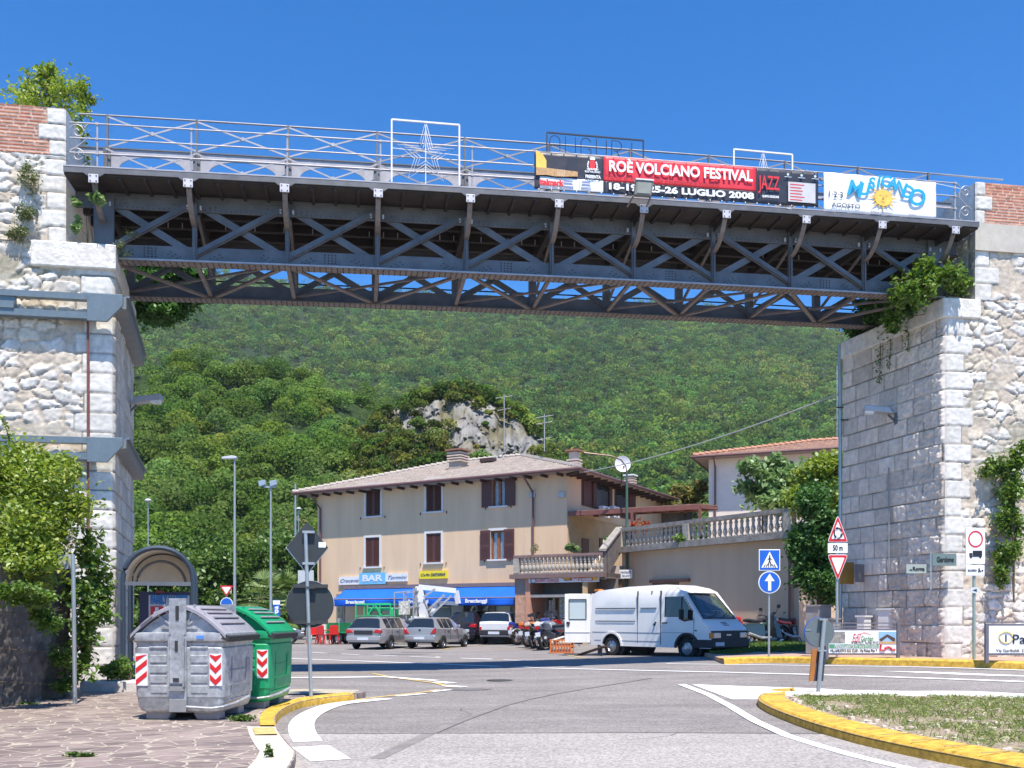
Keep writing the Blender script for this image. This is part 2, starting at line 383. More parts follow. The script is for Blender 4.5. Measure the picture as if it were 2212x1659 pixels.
def dens(pts, step=.5):
    out = []
    for a, b in zip(pts[:-1], pts[1:]):
        k = max(1, int(math.hypot(b[0]-a[0], b[1]-a[1])/step))
        out += [(a[0]+(b[0]-a[0])*i/k, a[1]+(b[1]-a[1])*i/k) for i in range(k)]
    return out+[tuple(pts[-1][:2])]
def crv(pts, it=2):
    pts = [tuple(p[:2]) for p in pts]
    for _ in range(it):
        q = [pts[0]]
        for a, b in zip(pts[:-1], pts[1:]): q += [(a[0]*.75+b[0]*.25, a[1]*.75+b[1]*.25), (a[0]*.25+b[0]*.75, a[1]*.25+b[1]*.75)]
        pts = q+[pts[-1]]
    return pts
def ribbon(mb, pts, w, dz, z=None):
    pts = dens(pts)
    vs = []
    for i, p in enumerate(pts):
        a = pts[max(i-1, 0)]; b = pts[min(i+1, len(pts)-1)]; d = Vector((b[0]-a[0], b[1]-a[1])).normalized(); n = Vector((-d.y, d.x))*w/2
        for s in (1, -1):
            x, y = p[0]+n.x*s, p[1]+n.y*s; vs.append((x, y, G(x, y)+dz))
    mb.add(vs, [(2*i+1, 2*i+3, 2*i+2, 2*i) for i in range(len(pts)-1)], True)
def sweep(mb, pts, prof, step=.4):
    """profile [(offset to the left, height)] swept along a path on the ground"""
    pts = dens(pts, step); k = len(prof); vs = []
    for i, p in enumerate(pts):
        a = pts[max(i-1, 0)]; b = pts[min(i+1, len(pts)-1)]; d = Vector((b[0]-a[0], b[1]-a[1])).normalized(); n = Vector((-d.y, d.x))
        for o, h in prof:
            x, y = p[0]+n.x*o, p[1]+n.y*o; vs.append((x, y, G(p[0], p[1])+h))
    mb.add(vs, [(i*k+j, (i+1)*k+j, (i+1)*k+j+1, i*k+j+1) for i in range(len(pts)-1) for j in range(k-1)], True)
g2 = lambda uv: gp(*uv)[:2]
GA = lambda L_: [g2(RA(*p)) for p in L_]; GB = lambda L_: [g2(RB(*p)) for p in L_]; GC = lambda L_: [g2(RC(*p)) for p in L_]
GD = lambda L_: [g2(RD(*p)) for p in L_]; GE = lambda L_: [g2(RE(*p)) for p in L_]; GF = lambda L_: [g2(RF(*p)) for p in L_]

# --- near asphalt of another age, with its seam
seamL = g2((520, 1585)); seamR = g2((2400, 1590))
poly = [seamL, g2((800, 1586)), g2((1400, 1584)), seamR, (9, 2), (9, -6), (-6, -6), (-6, 2)]
struct(drape('road_near_surface', poly, .006, M_ROAD2))
mb = MB(); ribbon(mb, [seamL, g2((800, 1586)), g2((1400, 1584)), seamR], .035, .010); struct(mb.build('road_seam', mat('tar', (.05, .05, .05), .6)))
# --- dark repair stains
mb = MB()
def patch(mb, c, rx, ry, dz, seed=0):
    n = 22; vs = [(c[0], c[1], G(*c[:2])+dz)]
    for i in range(n):
        a = 2*math.pi*i/n; k = .75+.5*float(vn(np.array(i*.9), np.array(seed*1.), seed)); x, y = c[0]+rx*k*math.cos(a), c[1]+ry*k*math.sin(a); vs.append((x, y, G(x, y)+dz))
    mb.add(vs, [(0, i+1, (i+1) % n+1) for i in range(n)])
for i, (x, y, rx, ry) in enumerate([(1830, 1545, .5, .16), (3, 0, 0, 0), (1150, 1155, .9, .5), (1350, 1132, .9, .35)]):
    if rx: patch(mb, g2(RC(x, y)), rx, ry, .007, i)
patch(mb, g2(RD(380, 1360)), .4, .3, .007, 9)
struct(mb.build('road_stains', mat('road_stain', (.15, .135, .14), .8, var=.2)))

# --- pavement of crazy porphyry paving (left)
KL = GA([(570, 1117), (445, 985), (380, 890), (352, 820), (345, 765), (370, 720), (420, 680), (500, 640), (600, 610), (750, 585), (880, 570), (1000, 556)])
KL = [(KL[0][0]+1.1, -2.), (KL[0][0]+.42, 4.2)]+KL
KL = crv(KL)
HP = .11
far = [g2((790, 1507)), g2((700, 1502)), g2((620, 1498)), g2((560, 1483)), g2((430, 1474)), g2((250, 1466)), g2((180, 1462)), (-9.2, 19.2), (-13, 19), (-13, -2)]
M_PAVE = bpy.data.materials.new('porphyry_crazy_paving'); M_PAVE.use_nodes = True
t = M_PAVE.node_tree; L = t.links.new; b = t.nodes['Principled BSDF']; b.inputs['Roughness'].default_value = .75
tc = N(t, 'ShaderNodeTexCoord'); mp = N(t, 'ShaderNodeMapping'); mp.inputs['Rotation'].default_value = (0, 0, .3); mp.inputs['Scale'].default_value = (4.3, 5.0, 1); L(tc.outputs['Object'], mp.inputs[0])
nz = N(t, 'ShaderNodeTexNoise'); nz.inputs['Scale'].default_value = 1.4; L(mp.outputs[0], nz.inputs['Vector'])
mxv = N(t, 'ShaderNodeMix', data_type='RGBA'); mxv.inputs[0].default_value = .16; L(mp.outputs[0], mxv.inputs[6]); L(nz.outputs['Color'], mxv.inputs[7])
v1 = N(t, 'ShaderNodeTexVoronoi', feature='DISTANCE_TO_EDGE'); v1.inputs['Scale'].default_value = 1; v2 = N(t, 'ShaderNodeTexVoronoi'); v2.inputs['Scale'].default_value = 1
for v in (v1, v2): L(mxv.outputs[2], v.inputs['Vector'])
rc = N(t, 'ShaderNodeValToRGB'); L(v2.outputs['Color'], rc.inputs[0])
rc.color_ramp.elements[0].color = (.155, .12, .115, 1); rc.color_ramp.elements[1].color = (.30, .235, .215, 1); e = rc.color_ramp.elements.new(.5); e.color = (.215, .165, .155, 1)
n3 = N(t, 'ShaderNodeTexNoise'); n3.inputs['Scale'].default_value = 2.2; n3.inputs['Roughness'].default_value = .75; n3.inputs['Detail'].default_value = 6; L(tc.outputs['Object'], n3.inputs['Vector'])
mm = N(t, 'ShaderNodeMapRange'); mm.inputs[1].default_value = .3; mm.inputs[2].default_value = .7; mm.inputs[3].default_value = .66; mm.inputs[4].default_value = 1.3; L(n3.outputs[0], mm.inputs[0])
m1 = N(t, 'ShaderNodeMix', data_type='RGBA', blend_type='MULTIPLY'); m1.inputs[0].default_value = 1; L(rc.outputs[0], m1.inputs[6]); L(mm.outputs[0], m1.inputs[7])
thr = N(t, 'ShaderNodeMapRange'); thr.inputs[1].default_value = .02; thr.inputs[2].default_value = .065; L(v1.outputs['Distance'], thr.inputs[0])
m2 = N(t, 'ShaderNodeMix', data_type='RGBA'); m2.inputs[6].default_value = (.42, .365, .30, 1); L(n3.outputs[0], m2.inputs[6]) if 0 else None; L(thr.outputs[0], m2.inputs[0]); L(m1.outputs[2], m2.inputs[7]); L(m2.outputs[2], b.inputs['Base Color'])
bp = N(t, 'ShaderNodeBump'); bp.inputs['Strength'].default_value = .7; bp.inputs['Distance'].default_value = .03; L(thr.outputs[0], bp.inputs['Height']); L(bp.outputs[0], b.inputs['Normal'])
struct(drape('pavement', KL+far, HP, M_PAVE, side=.15))
mb = MB(); iy = [i for i, p in enumerate(KL) if p[1] > g2((600, 1589))[1]][0]
sweep(mb, KL[:iy+1], [(-.0, -.02), (-.0, HP-.03), (.02, HP), (.36, HP+.012), (.36, HP-.05)]); struct(mb.build('kerb_plain', M_CONC))
mb = MB(); sweep(mb, KL[iy:], [(-.01, -.02), (0, HP-.01), (.04, HP+.02), (.20, HP+.025), (.21, HP-.02)]); struct(mb.build('kerb_yellow', M_YEL))
# stretch of old yellow paint on the plain kerb
mb = MB(); j0 = [i for i, p in enumerate(KL) if p[1] > g2(RA(400, 930))[1]][0]; j1 = [i for i, p in enumerate(KL) if p[1] > g2(RA(355, 850))[1]][0]
sweep(mb, KL[j0:j1], [(.05, HP+.018), (.30, HP+.022)]); struct(mb.build('kerb_old_paint', M_YOLD))
# gravel verge round the sign foot
gv = g2((671, 1509)); bm_ = MB(); patch(bm_, (gv[0]-.2, gv[1]+.1), 1.1, .55, HP+.01, 3)
struct(bm_.build('gravel_verge', mat('gravel', (.42, .38, .30), 1, var=.4, scale=40, bump=1, bscale=90)))

# --- painted lines
mb = MB()
def line(pts, w, z=.012): ribbon(mb, pts, w, z)
line(crv(GA([(1272, 545), (1000, 572), (850, 590), (700, 640), (600, 700), (560, 760), (570, 830), (620, 905)])), .34)
line(GA([(640, 945), (700, 985), (810, 1060)]), .42)
line(GA([(410, 372), (900, 368), (1270, 362)]), .30); line(GA([(1270, 364), (1690, 395)]), .22); line(GA([(1690, 405), (1815, 417)]), .3)
line(GA([(1800, 446), (1866, 440)]), .62); line(GA([(1650, 487), (1800, 471)]), .16); line(GA([(1350, 525), (1590, 503)]), .16)
for a, b_ in (((130, 1135), (300, 1145)), ((460, 1152), (660, 1162)), ((820, 1165), (1070, 1175)), ((1210, 1180), (1545, 1192)), ((1780, 1200), (2120, 1212))): line(GC([a, b_]), .14)
for a, b_ in (((300, 1015), (650, 1025)), ((780, 1035), (1150, 1048)), ((30, 1000), (75, 1004))): line(GD([a, b_]), .14)
line(GC([(-600, 1185), (0, 1208), (700, 1232), (1500, 1262), (2212, 1292)]), .22)
line(GD([(900, 1108), (1260, 1128)]), .10)
line(crv([g2(p) for p in (RE(1100, 1262), RF(0, 1255), RF(700, 1265), RF(2212, 1300), RF(3200, 1345))], 1), .13)
line(crv([g2(p) for p in (RD(1240, 1126), RE(0, 1315), RF(0, 1318), RF(1000, 1345), RF(2212, 1388), RF(3200, 1425))], 1), .17)
line(crv([g2(p) for p in (RE(1270, 1490), RE(1700, 1655), RB(300, 622), RB(800, 780), RB(1250, 892), RB(1700, 990))], 1), .16)
line(crv([g2(p) for p in (RF(1150, 1470), RF(1600, 1490), RF(2212, 1528), RF(3000, 1575))], 1), .12)
struct(mb.build('road_markings', M_WHITE))
struct(drape('road_marking_hatch', [g2(p) for p in (RE(1390, 1490), RF(0, 1417), RF(700, 1440), RF(1180, 1470), RF(800, 1492), RF(460, 1500), RF(190, 1525), RF(0, 1545), RE(2212, 1655), RE(1830, 1655))], .008, M_WHITE))
struct(drape('road_marking_wedge', [g2(p) for p in (RF(1120, 1304), RF(1450, 1308), RF(1790, 1322), RF(2212, 1338), RF(2212, 1345), RF(1790, 1334), RF(1450, 1318))], .008, M_WHITE))
mb = MB(); line(GA([(410, 340), (1150, 334), (1320, 368), (1680, 415), (1800, 450)]), .12); line(crv(GA([(1000, 557), (1300, 521), (1590, 492), (1700, 470)])), .12)
for P_ in ([(60, 926), (640, 912), (1290, 918)], [(90, 906), (560, 868)]): line(GD(P_), .1)
line(GE([(0, 1165), (300, 1213)]), .1); line(GC([(1550, 1108), (1790, 1062)]), .1)
struct(mb.build('road_markings_yellow', M_YOLD))

# --- cracks, tyre marks, covers
mb = MB(); rr_ = random.Random(5)
for (u, v), L_ in (((900, 1560), 6), ((1350, 1600), 6), ((860, 1470), 6), ((1250, 1468), 5)):
    x, y = g2((u, v)); a = rr_.uniform(-.5, .5); P_ = [(x, y)]
    for k in range(L_): a += rr_.uniform(-.6, .6); x += .38*math.cos(a); y += .38*math.sin(a); P_.append((x, y))
    ribbon(mb, P_, .010, .011)
struct(mb.build('road_cracks', mat('crack', (.13, .115, .11), .9)))
mb = MB()
for o_ in (.9,): ribbon(mb, crv([g2((760+o_*60, 1640)), g2((900+o_*90, 1560)), g2((1060+o_*90, 1505)), g2((1350+o_*60, 1465))]), .16, .009)
struct(mb.build('tyre_marks', mat('tyre_mark', (.205, .187, .182), .85, var=.2, scale=3)))
mb = MB()
for u, v, rd_ in ((1235, 1412, .32), (1080, 1470, .30)): x, y = g2((u, v)); mb.add([(x+rd_*math.cos(2*math.pi*k/20), y+rd_*math.sin(2*math.pi*k/20), G(x, y)+.012) for k in range(20)], [tuple(range(20))])
struct(mb.build('manhole_covers', mat('cast_iron', (.09, .085, .08), .6, .3, var=.3, scale=20)))

# --- right pavement with its kerb
KR = [g2(p) for p in (RF(-70, 1253), RF(0, 1249), RF(150, 1240), RF(350, 1240), RF(600, 1245), RF(1200, 1260), RF(2212, 1292), RF(3300, 1335))]
KR = crv(KR); HR = .13
M_RED = mat('red_pavement', (.42, .28, .21), .9, var=.15, scale=6, bump=.5)
struct(drape('pavement_right', KR+[(26, 30), (9, 42), (7, 42), g2(RE(1560, 1190))], HR-.005, M_RED, side=.12))
mb = MB(); sweep(mb, [tuple(p) for p in KR][::-1], [(.02, -.02), (.0, HR), (-.04, HR+.035), (-.26, HR+.04), (-.3, HR-.02)]); struct(mb.build('kerb_yellow_right', M_YEL))
gr = [g2(p) for p in (RE(1600, 1196), RE(1850, 1205), RE(2140, 1165), RF(240, 1190), RF(560, 1185), RF(560, 1120))]+[(9.2, 38), (7.4, 40), (7.0, 36)]
struct(drape('grass_verge', gr, HR+.01, M_GRASSG))

# --- splitter island in the foreground (right)
out = crv(GB([(290, 352), (160, 405), (250, 480), (540, 600), (890, 705), (1140, 768), (1460, 838), (1800, 905), (2300, 1010)]))
out += [(out[-1][0]+1.5, out[-1][1]-.6)]
mb = MB(); HI = .14
sweep(mb, out, [(-.0, -.02), (.0, HI-.05), (.05, HI), (.40, HI+.03), (.43, HI-.04)], .3); struct(mb.build('kerb_yellow_island', M_YEL))
sweep_w = crv(GB([(240, 365), (420, 372), (700, 372), (1000, 360), (1250, 372), (1700, 368), (2100, 385), (2600, 420)]))
mb = MB(); sweep(mb, sweep_w[::-1], [(.0, -.02), (.02, HI-.02), (.06, HI), (.45, HI+.02), (.48, HI-.05)]); struct(mb.build('kerb_white_island', M_WHITE))
inner = [g2((1700, 1540)), g2((1675, 1528)), g2((1750, 1512))]
isl = sweep_w+[(sweep_w[-1][0]+.5, out[-1][1])]+out[::-1]
struct(drape('island_ground', isl, HI-.03, mat('stony_soil', (.30, .24, .17), 1, var=.4, scale=12, bump=1, bscale=50)))
# joints across the yellow kerb stones
mb = MB()
dd = dens(out, .3)
for i in range(3, len(dd)-1, 3):
    a, b_ = dd[i], dd[i+1]; d = Vector((b_[0]-a[0], b_[1]-a[1])).normalized(); n = Vector((-d.y, d.x))
    z = G(*a)+HI+.031; mb.beam((a[0]+n.x*.04, a[1]+n.y*.04, z), (a[0]+n.x*.41, a[1]+n.y*.41, z+.004), .012, .008)
struct(mb.build('kerb_joints', mat('joint', (.35, .28, .14), .9)))
def inpoly(x, y, poly):
    c = False; n = len(poly)
    for i in range(n):
        x1, y1 = poly[i][:2]; x2, y2 = poly[i-1][:2]
        if (y1 > y) != (y2 > y) and x < (x2-x1)*(y-y1)/(y2-y1)+x1: c = not c
    return c
leaf_mat('grass_dry', (.12, .19, .03), (.27, .31, .09), (.42, .36, .18), .3)
leaf_mat('grass_green', (.05, .12, .02), (.13, .20, .04), None, .3)
def near_path(x, y, path, r): return any((x-p[0])**2+(y-p[1])**2 < r*r for p in path)
P = []; xs = [p[0] for p in isl]; ys = [p[1] for p in isl]; path = dens(out, .3)
while len(P) < 15000:
    x = random.uniform(min(xs), max(xs)); y = random.uniform(min(ys), max(ys))
    if not inpoly(x, y, isl): continue
    if near_path(x, y, path, .46+.25*float(vn(np.array(x*3), np.array(y*3), 3))): continue
    if near_path(x, y, sweep_w, .5) : continue
    if float(fbm(np.array(x*2.2), np.array(y*2.2), 5)) < .36+.1*random.random(): continue
    P.append((x, y, HI+random.random()*.035))
P = np.array(P); g = leaves('island_grass', P, .095, MATS['grass_dry'], up=-.7, asp=.11); tag(g, 'short dry grass and stones on the traffic island', 'grass', kind='stuff')
mb = MB(); mb.mi = 0; k = 0
while k < 420:
    x = random.uniform(min(xs), max(xs)); y = random.uniform(min(ys), max(ys))
    if not inpoly(x, y, isl) or near_path(x, y, path, .44) or near_path(x, y, sweep_w, .45): continue
    if not near_path(x, y, path, .9) and random.random() < .75: continue
    r = random.uniform(.015, .05); n = 6
    vs = [(x+r*math.cos(a)*random.uniform(.7, 1.3), y+r*math.sin(a)*random.uniform(.7, 1.2), HI-.03+zz) for zz, kk in ((0, 1), (r*.9, .8)) for a in [2*math.pi*i/n for i in range(n)]]
    mb.add(vs, [(i, (i+1) % n, (i+1) % n+n, i+n) for i in range(n)]+[tuple(range(n, 2*n))]); k += 1
o = mb.build('island_pebbles', mat('pebble', (.62, .54, .44), .9, var=.3, scale=20)); tag(o, 'pale pebbles scattered along the inside of the yellow kerb', 'pebbles', kind='stuff')
P = []; xs = [p[0] for p in gr]; ys = [p[1] for p in gr]
while len(P) < 9000:
    x = random.uniform(min(xs), max(xs)); y = random.uniform(min(ys), max(ys))
    if inpoly(x, y, gr): P.append((x, y, G(x, y)+HR+.02+random.random()*.04))
g = leaves('verge_grass', np.array(P), .13, MATS['grass_green'], up=-.6, asp=.2); tag(g, 'green grass on the verge under the parked scooters', 'grass', kind='stuff')

# ================================================================= WOODED HILLS
def lin(x, xp, fp): return np.interp(x, xp, fp)
RIDGE_U = [-2500, 0, 300, 440, 713, 1000, 1426, 1640, 1800, 1900, 2300, 4500]
RIDGE_V = [515, 535, 560, 587, 626, 648, 662, 684, 712, 734, 800, 910]
def far_z(X, Y):
    u = CX+X/Y*F_PX; vr = lin(u, RIDGE_U, RIDGE_V); t = np.clip((Y-200)/800., 0, 1.)
    vb = 1190.
    v = vb+(vr-vb)*(t**.72); v = v+16*(fbm(u/140., Y/120., 3)-.5)*np.sin(np.pi*np.clip(t, 0, 1))*2
    # a nearer shoulder on the left
    z = EYE+(HOR-v)/F_PX*Y
    return np.where(Y > 1000, z-(Y-1000)*.8, np.where(Y < 200, z-(200-Y)*.35, z))
NU = [-2400, -600, 200, 300, 400, 480, 560, 650, 720, 800, 850, 900, 960, 1040, 1110, 1160, 1220, 1300, 1420, 1560, 1800, 2600]
NV = [700, 740, 830, 812, 800, 812, 838, 832, 848, 888, 906, 892, 868, 862, 902, 950, 1010, 1050, 1110, 1165, 1230, 1320]
def near_z(X, Y):
    u = CX+X/Y*F_PX; vr = lin(u, NU, NV); t = np.clip((Y-72)/98., 0, 1)
    v = 1345+(vr-1345)*t**.8+14*(fbm(u/60., Y/14., 8)-.5)*4*t*(1-t)
    z = EYE+(HOR-v)/F_PX*Y
    return np.where(Y > 170, z-(Y-170)*.55, z)
def hill(name, f, us, Ys, m, col=None):
    Um, Ym = np.meshgrid(us, Ys); X = (Um-CX)/F_PX*Ym; Z = f(X, Ym)
    P = np.stack([X, Ym, Z], -1).reshape(-1, 3); idx = np.arange(X.size).reshape(X.shape)
    q = np.stack([idx[:-1, :-1], idx[:-1, 1:], idx[1:, 1:], idx[1:, :-1]], -1).reshape(-1, 4)
    return fast_mesh(name, P, q, m, smooth=True)
MF = mat('forest_floor', (.028, .045, .02), 1, var=.3, scale=.1, spec=.1)
struct(hill('mountain', far_z, np.linspace(-2500, 4500, 140), np.concatenate([np.linspace(150, 1000, 70), np.linspace(1020, 1400, 8)]), MF))
struct(hill('hill', near_z, np.linspace(-2300, 2600, 130), np.concatenate([np.linspace(66, 170, 50), np.linspace(176, 300, 8)]), mat('hill_floor', (.03, .05, .018), 1, var=.3, scale=.3, spec=.1)))
leaf_mat('far_leaf', (.075, .145, .035), (.175, .275, .055), (.27, .29, .07), .4, big=.012, gloss=0, tint=True)
leaf_mat('hill_leaf', (.085, .16, .035), (.20, .29, .065), (.31, .32, .11), .42, big=.07, gloss=.0, tint=True)
def canopy(name, pts, rad, nl, lsz, m, sq=.8, tv=1.):
    """crowns at pts, each of nl leaf tufts gathered in lobes"""
    k = len(pts); lob = 6
    q = rng.normal(size=(k, lob, 3)); q /= np.linalg.norm(q, axis=2)[..., None]; q[..., 2] = np.abs(q[..., 2])*.9-.1; q *= .62
    li = rng.integers(0, lob, size=(k, nl)); e = rng.normal(size=(k, nl, 3)); e /= np.linalg.norm(e, axis=2)[..., None]; e[..., 2] = np.where(rng.random((k, nl)) < .75, np.abs(e[..., 2]), e[..., 2])
    pos = (np.take_along_axis(q, li[..., None].repeat(3, 2), 1)+e*.5)*rad[:, None, None]; pos[..., 2] *= sq
    P = (pts[:, None, :]+pos).reshape(-1, 3); nd = e.reshape(-1, 3)
    tn = (1-.5*tv+tv*rng.random(k)**1.4)[:, None]*np.stack([1-.25*tv+.6*tv*rng.random(k), np.ones(k), .8+.5*rng.random(k)], 1)
    return leaves(name, P, lsz, m, ndir=nd*1.3, asp=.9, fold=.3, tint=tn.repeat(nl, 0))
# far mountain
us = []; 
n = 10500; Yc = 200+800*rng.random(n*2)**.85; Uc = 180+1760*rng.random(n*2)
keep = rng.random(n*2) < .9*(Yc/1000)**.5; Yc = Yc[keep][:n]; Uc = Uc[keep][:n]
X = (Uc-CX)/F_PX*Yc; rad = 2.6+5.2*rng.random(len(Yc))**3; rad *= (.75+.5*Yc/1000)
P = np.stack([X, Yc, far_z(X, Yc)+rad*.35], -1)
o = canopy('mountain_forest', P, rad, 84, 1.25, MATS['far_leaf'], .95); tag(o, 'dense green forest covering the whole mountainside', 'forest', kind='stuff')
# near wooded hill
n = 900; Yc = 72+102*rng.random(n)**.9; Uc = 200+1500*rng.random(n); X = (Uc-CX)/F_PX*Yc
keep = (Uc < 1230) | (Yc < 120); Yc = Yc[keep]; Uc = Uc[keep]; X = X[keep]
rockmask = (Uc > 830) & (Uc < 1230) & (Yc > 118); Yc = Yc[~rockmask]; X = X[~rockmask]
rad = 1.5+2.6*rng.random(len(Yc))**1.5; P = np.stack([X, Yc, near_z(X, Yc)+rad*.35], -1)
o = canopy('hill_wood', P, rad, 700, .34, MATS['hill_leaf'], 1.1, .5); tag(o, 'mixed green wood covering the nearer slope on the left', 'wood', kind='stuff')
# --- rocky knoll
def knoll(s, t): return 0
ku = np.linspace(780, 1290, 230); kt = np.linspace(0, 1, 130)
Um, Tm = np.meshgrid(ku, kt); vr = lin(Um, [780, 850, 900, 950, 1000, 1050, 1110, 1150, 1200, 1290], [930, 885, 862, 848, 842, 855, 885, 925, 975, 1040])
Ym = 112+26*Tm**1.6; Vm = 1190+(vr-1190)*Tm**.7
nn = fbm(Um/26., Vm/38., 30, 5); ridg = np.abs(fbm(Um/15., Vm/30., 41, 4)-.47)
Ym = Ym+(nn-.5)*9+ridg*7
P = np.stack([(Um-CX)/F_PX*Ym, Ym, EYE+(HOR-Vm)/F_PX*Ym+ (nn-.5)*1.5], -1).reshape(-1, 3)
idx = np.arange(Um.size).reshape(Um.shape); q = np.stack([idx[:-1, :-1], idx[:-1, 1:], idx[1:, 1:], idx[1:, :-1]], -1).reshape(-1, 4)
shade = np.clip(.85+1.1*(fbm(Um/9., Vm/16., 51, 4)-.45), .5, 1.15)[..., None]
colr = lerp(c3(.25, .24, .225), c3(.17, .15, .09), np.clip((fbm(Um/30., Vm/30., 61)-.45)*5, 0, 1)[..., None])*shade
struct(fast_mesh('rock_knoll', P, q, attr_mat('rock', .95, 1., 3.), None, True, colr.reshape(-1, 3)))
# bushes on the knoll, leaving the bare cliff free
def bare(u, v): return ((u > 985) & (u < 1160) & (v > 862+.38*(u-985)) & (v < 995)) | ((u > 905) & (u < 975) & (v > 866) & (v < 915)) | ((u > 850) & (u < 885) & (v > 890) & (v < 935)) | ((u > 1080) & (u < 1135) & (v > 920) & (v < 985))
k = 560; uu = 775+505*rng.random(k); tt = rng.random(k); vr = lin(uu, [780, 850, 900, 950, 1000, 1050, 1110, 1150, 1200, 1290], [930, 885, 862, 848, 842, 855, 885, 925, 975, 1040])
vv = 1190+(vr-1190)*tt**.7; ok = ~bare(uu, vv) | (rng.random(k) < .08); uu = uu[ok]; tt = tt[ok]; vv = vv[ok]; yy = 110+26*tt**1.6
P = np.stack([(uu-CX)/F_PX*yy, yy, EYE+(HOR-vv)/F_PX*yy], -1)
o = canopy('knoll_scrub', P, np.where(bare(uu, vv), .35, .7)+np.where(bare(uu, vv), .35, 1.1)*rng.random(len(yy)), 260, .34, leaf_mat('scrub_leaf', (.07, .12, .022), (.17, .21, .05), (.34, .28, .09), .35, big=.15, gloss=0, tint=True), .9)
tag(o, 'olive green scrub growing round the bare white cliff', 'scrub', kind='stuff')
k = 60; uu = 860+300*rng.random(k); vr = lin(uu, [780, 850, 900, 950, 1000, 1050, 1110, 1150, 1200, 1290], [930, 885, 862, 848, 842, 855, 885, 925, 975, 1040]); yy = np.full(k, 136.)
P = np.stack([(uu-CX)/F_PX*yy, yy, EYE+(HOR-vr-2)/F_PX*yy], -1)
o = canopy('knoll_top_trees', P, .9+.9*rng.random(k), 220, .36, MATS['hill_leaf'], 1.2); tag(o, 'row of light green bushes along the crest of the rocky knoll', 'bushes', kind='stuff')
# ================================================================= STONE PIERS
TH = R(9.5); BD = Vector((math.cos(TH), math.sin(TH), 0)); BN = Vector((-math.sin(TH), math.cos(TH), 0))   # bridge direction / away from camera
IN = Vector((-.313, 1, 0)).normalized()                                                                     # direction of the passage
def on_line(u, d):            # point on the vertical plane parallel to the bridge, d behind its front edge, seen at column u
    k = (u-CX)/F_PX; t = math.tan(TH); Y = (21+d/math.cos(TH))/(1-k*t); return Vector((k*Y, Y, 0))
def zat(v, Y): return EYE+(HOR-v)/F_PX*Y
LP = on_line(243, .45); RP = on_line(2041, .4)
M_BLK = mat('limestone_block', (.72, .70, .66), .9, var=.12, scale=6, bump=1, bscale=22)
M_CAP = mat('limestone_cap', (.70, .66, .60), .9, var=.2, scale=5, bump=1, bscale=14)
def quoin(h, wl, ws, ch=.42, sd=0, fill=rubble, fk={}):
    """front face: big white corner stones (s = distance from the corner), rubble beyond"""
    def f(s, t):
        row = np.floor(t/ch); w = np.where(row % 2 > .5, wl, ws)+.12*(hsh(row, row*0, sd)-.5); tt = t/ch-row; dt = np.minimum(tt, 1-tt)*ch
        d = np.minimum(dt, w-s); e = np.clip((d-.006)/.02, 0, 1); ins = s < w
        hr, cr = fill(s, t, sd, **fk); n = fbm(s*14, t*14, sd+1); rr = hsh(row, row*0, sd+7)
        hq = e*(.018+.012*rr)+.03*n; cq = lerp(c3(.25, .21, .17), c3(.72, .69, .64)*(.86+.2*rr[..., None])*(.85+.3*n[..., None]), e[..., None])
        ed = np.clip((s-w)/.03, 0, 1)
        return np.where(ins, hq, hr*ed)*np.clip(s/.05, 0, 1), np.where(ins[..., None], cq, cr)
    return f
# ---- left pier
zc0 = zat(586, 20); zc1 = zat(531, 20); zt = 12.36; zb = 11.33
lp = thing('stone_pier', 'rubble stone bridge pier with white corner blocks and steel bands, at the left', 'bridge pier', LP, 0, 'stone piers carrying the bridge')
panel('front_face', LP, -BD, -BN, 4.4, zc1-.03, quoin(0, .78, .62, .42, 2), parent=lp)
f_in = lambda s, t: ashlar(s, t, 5, .35-.1*s, ch=.42, bw=.62, base=c3(.68, .62, .54))
panel('passage_face', LP, IN, Vector((IN.y, -IN.x, 0)), 4.4, zc0, f_in, parent=lp, edge=.05)
U0 = on_line(143, .45)
Uin = U0-BN*0
mb = MB(); c = [LP+BD*.10-BN*.12, LP-BD*1.62-BN*.12, LP-BD*1.62+BN*4.0, LP+IN*4.4+BD*.12]
mb.add([(p.x-LP.x, p.y-LP.y, z) for z in (zc0, zc1) for p in c], [(0, 1, 5, 4), (1, 2, 6, 5), (2, 3, 7, 6), (3, 0, 4, 7), (4, 5, 6, 7), (3, 2, 1, 0)]); mb.build('cap_stone', M_CAP, lp, bevel=.04)
def upper(sd): return quoin(0, .62, .42, .36, sd)
o3 = U0+Vector((0, 0, zc1-.02)); panel('upper_face', o3, -BD, -BN, 3.6, zb-zc1+.02, upper(6), parent=lp)
panel('brick_parapet', U0+Vector((0, 0, zb)), -BD, -BN, 3.6, zt-zb, quoin(0, .56, .40, .34, 9, lambda s, t, sd: brick(s, t, sd)), res=.025, parent=lp)
mb = MB(); c = [U0, U0-BD*3.6, U0-BD*3.6+BN*3.9, U0+BN*3.9]
loc = lambda p, z: (p.x-LP.x, p.y-LP.y, z)
mb.add([loc(p-BN*-.02, z) for z in (zc1, zt-.01) for p in c], [(1, 2, 6, 5), (2, 3, 7, 6), (3, 0, 4, 7), (4, 5, 6, 7)]); mb.build('core', M_BLK, lp)
mb = MB(); c = [LP, LP-BD*4.4, LP-BD*4.4+BN*4, LP+IN*4.4]
mb.add([loc(p+BN*.02, z) for z in (0, zc0) for p in c], [(1, 2, 6, 5), (2, 3, 7, 6), (4, 5, 6, 7)]); mb.build('core', M_BLK, lp)
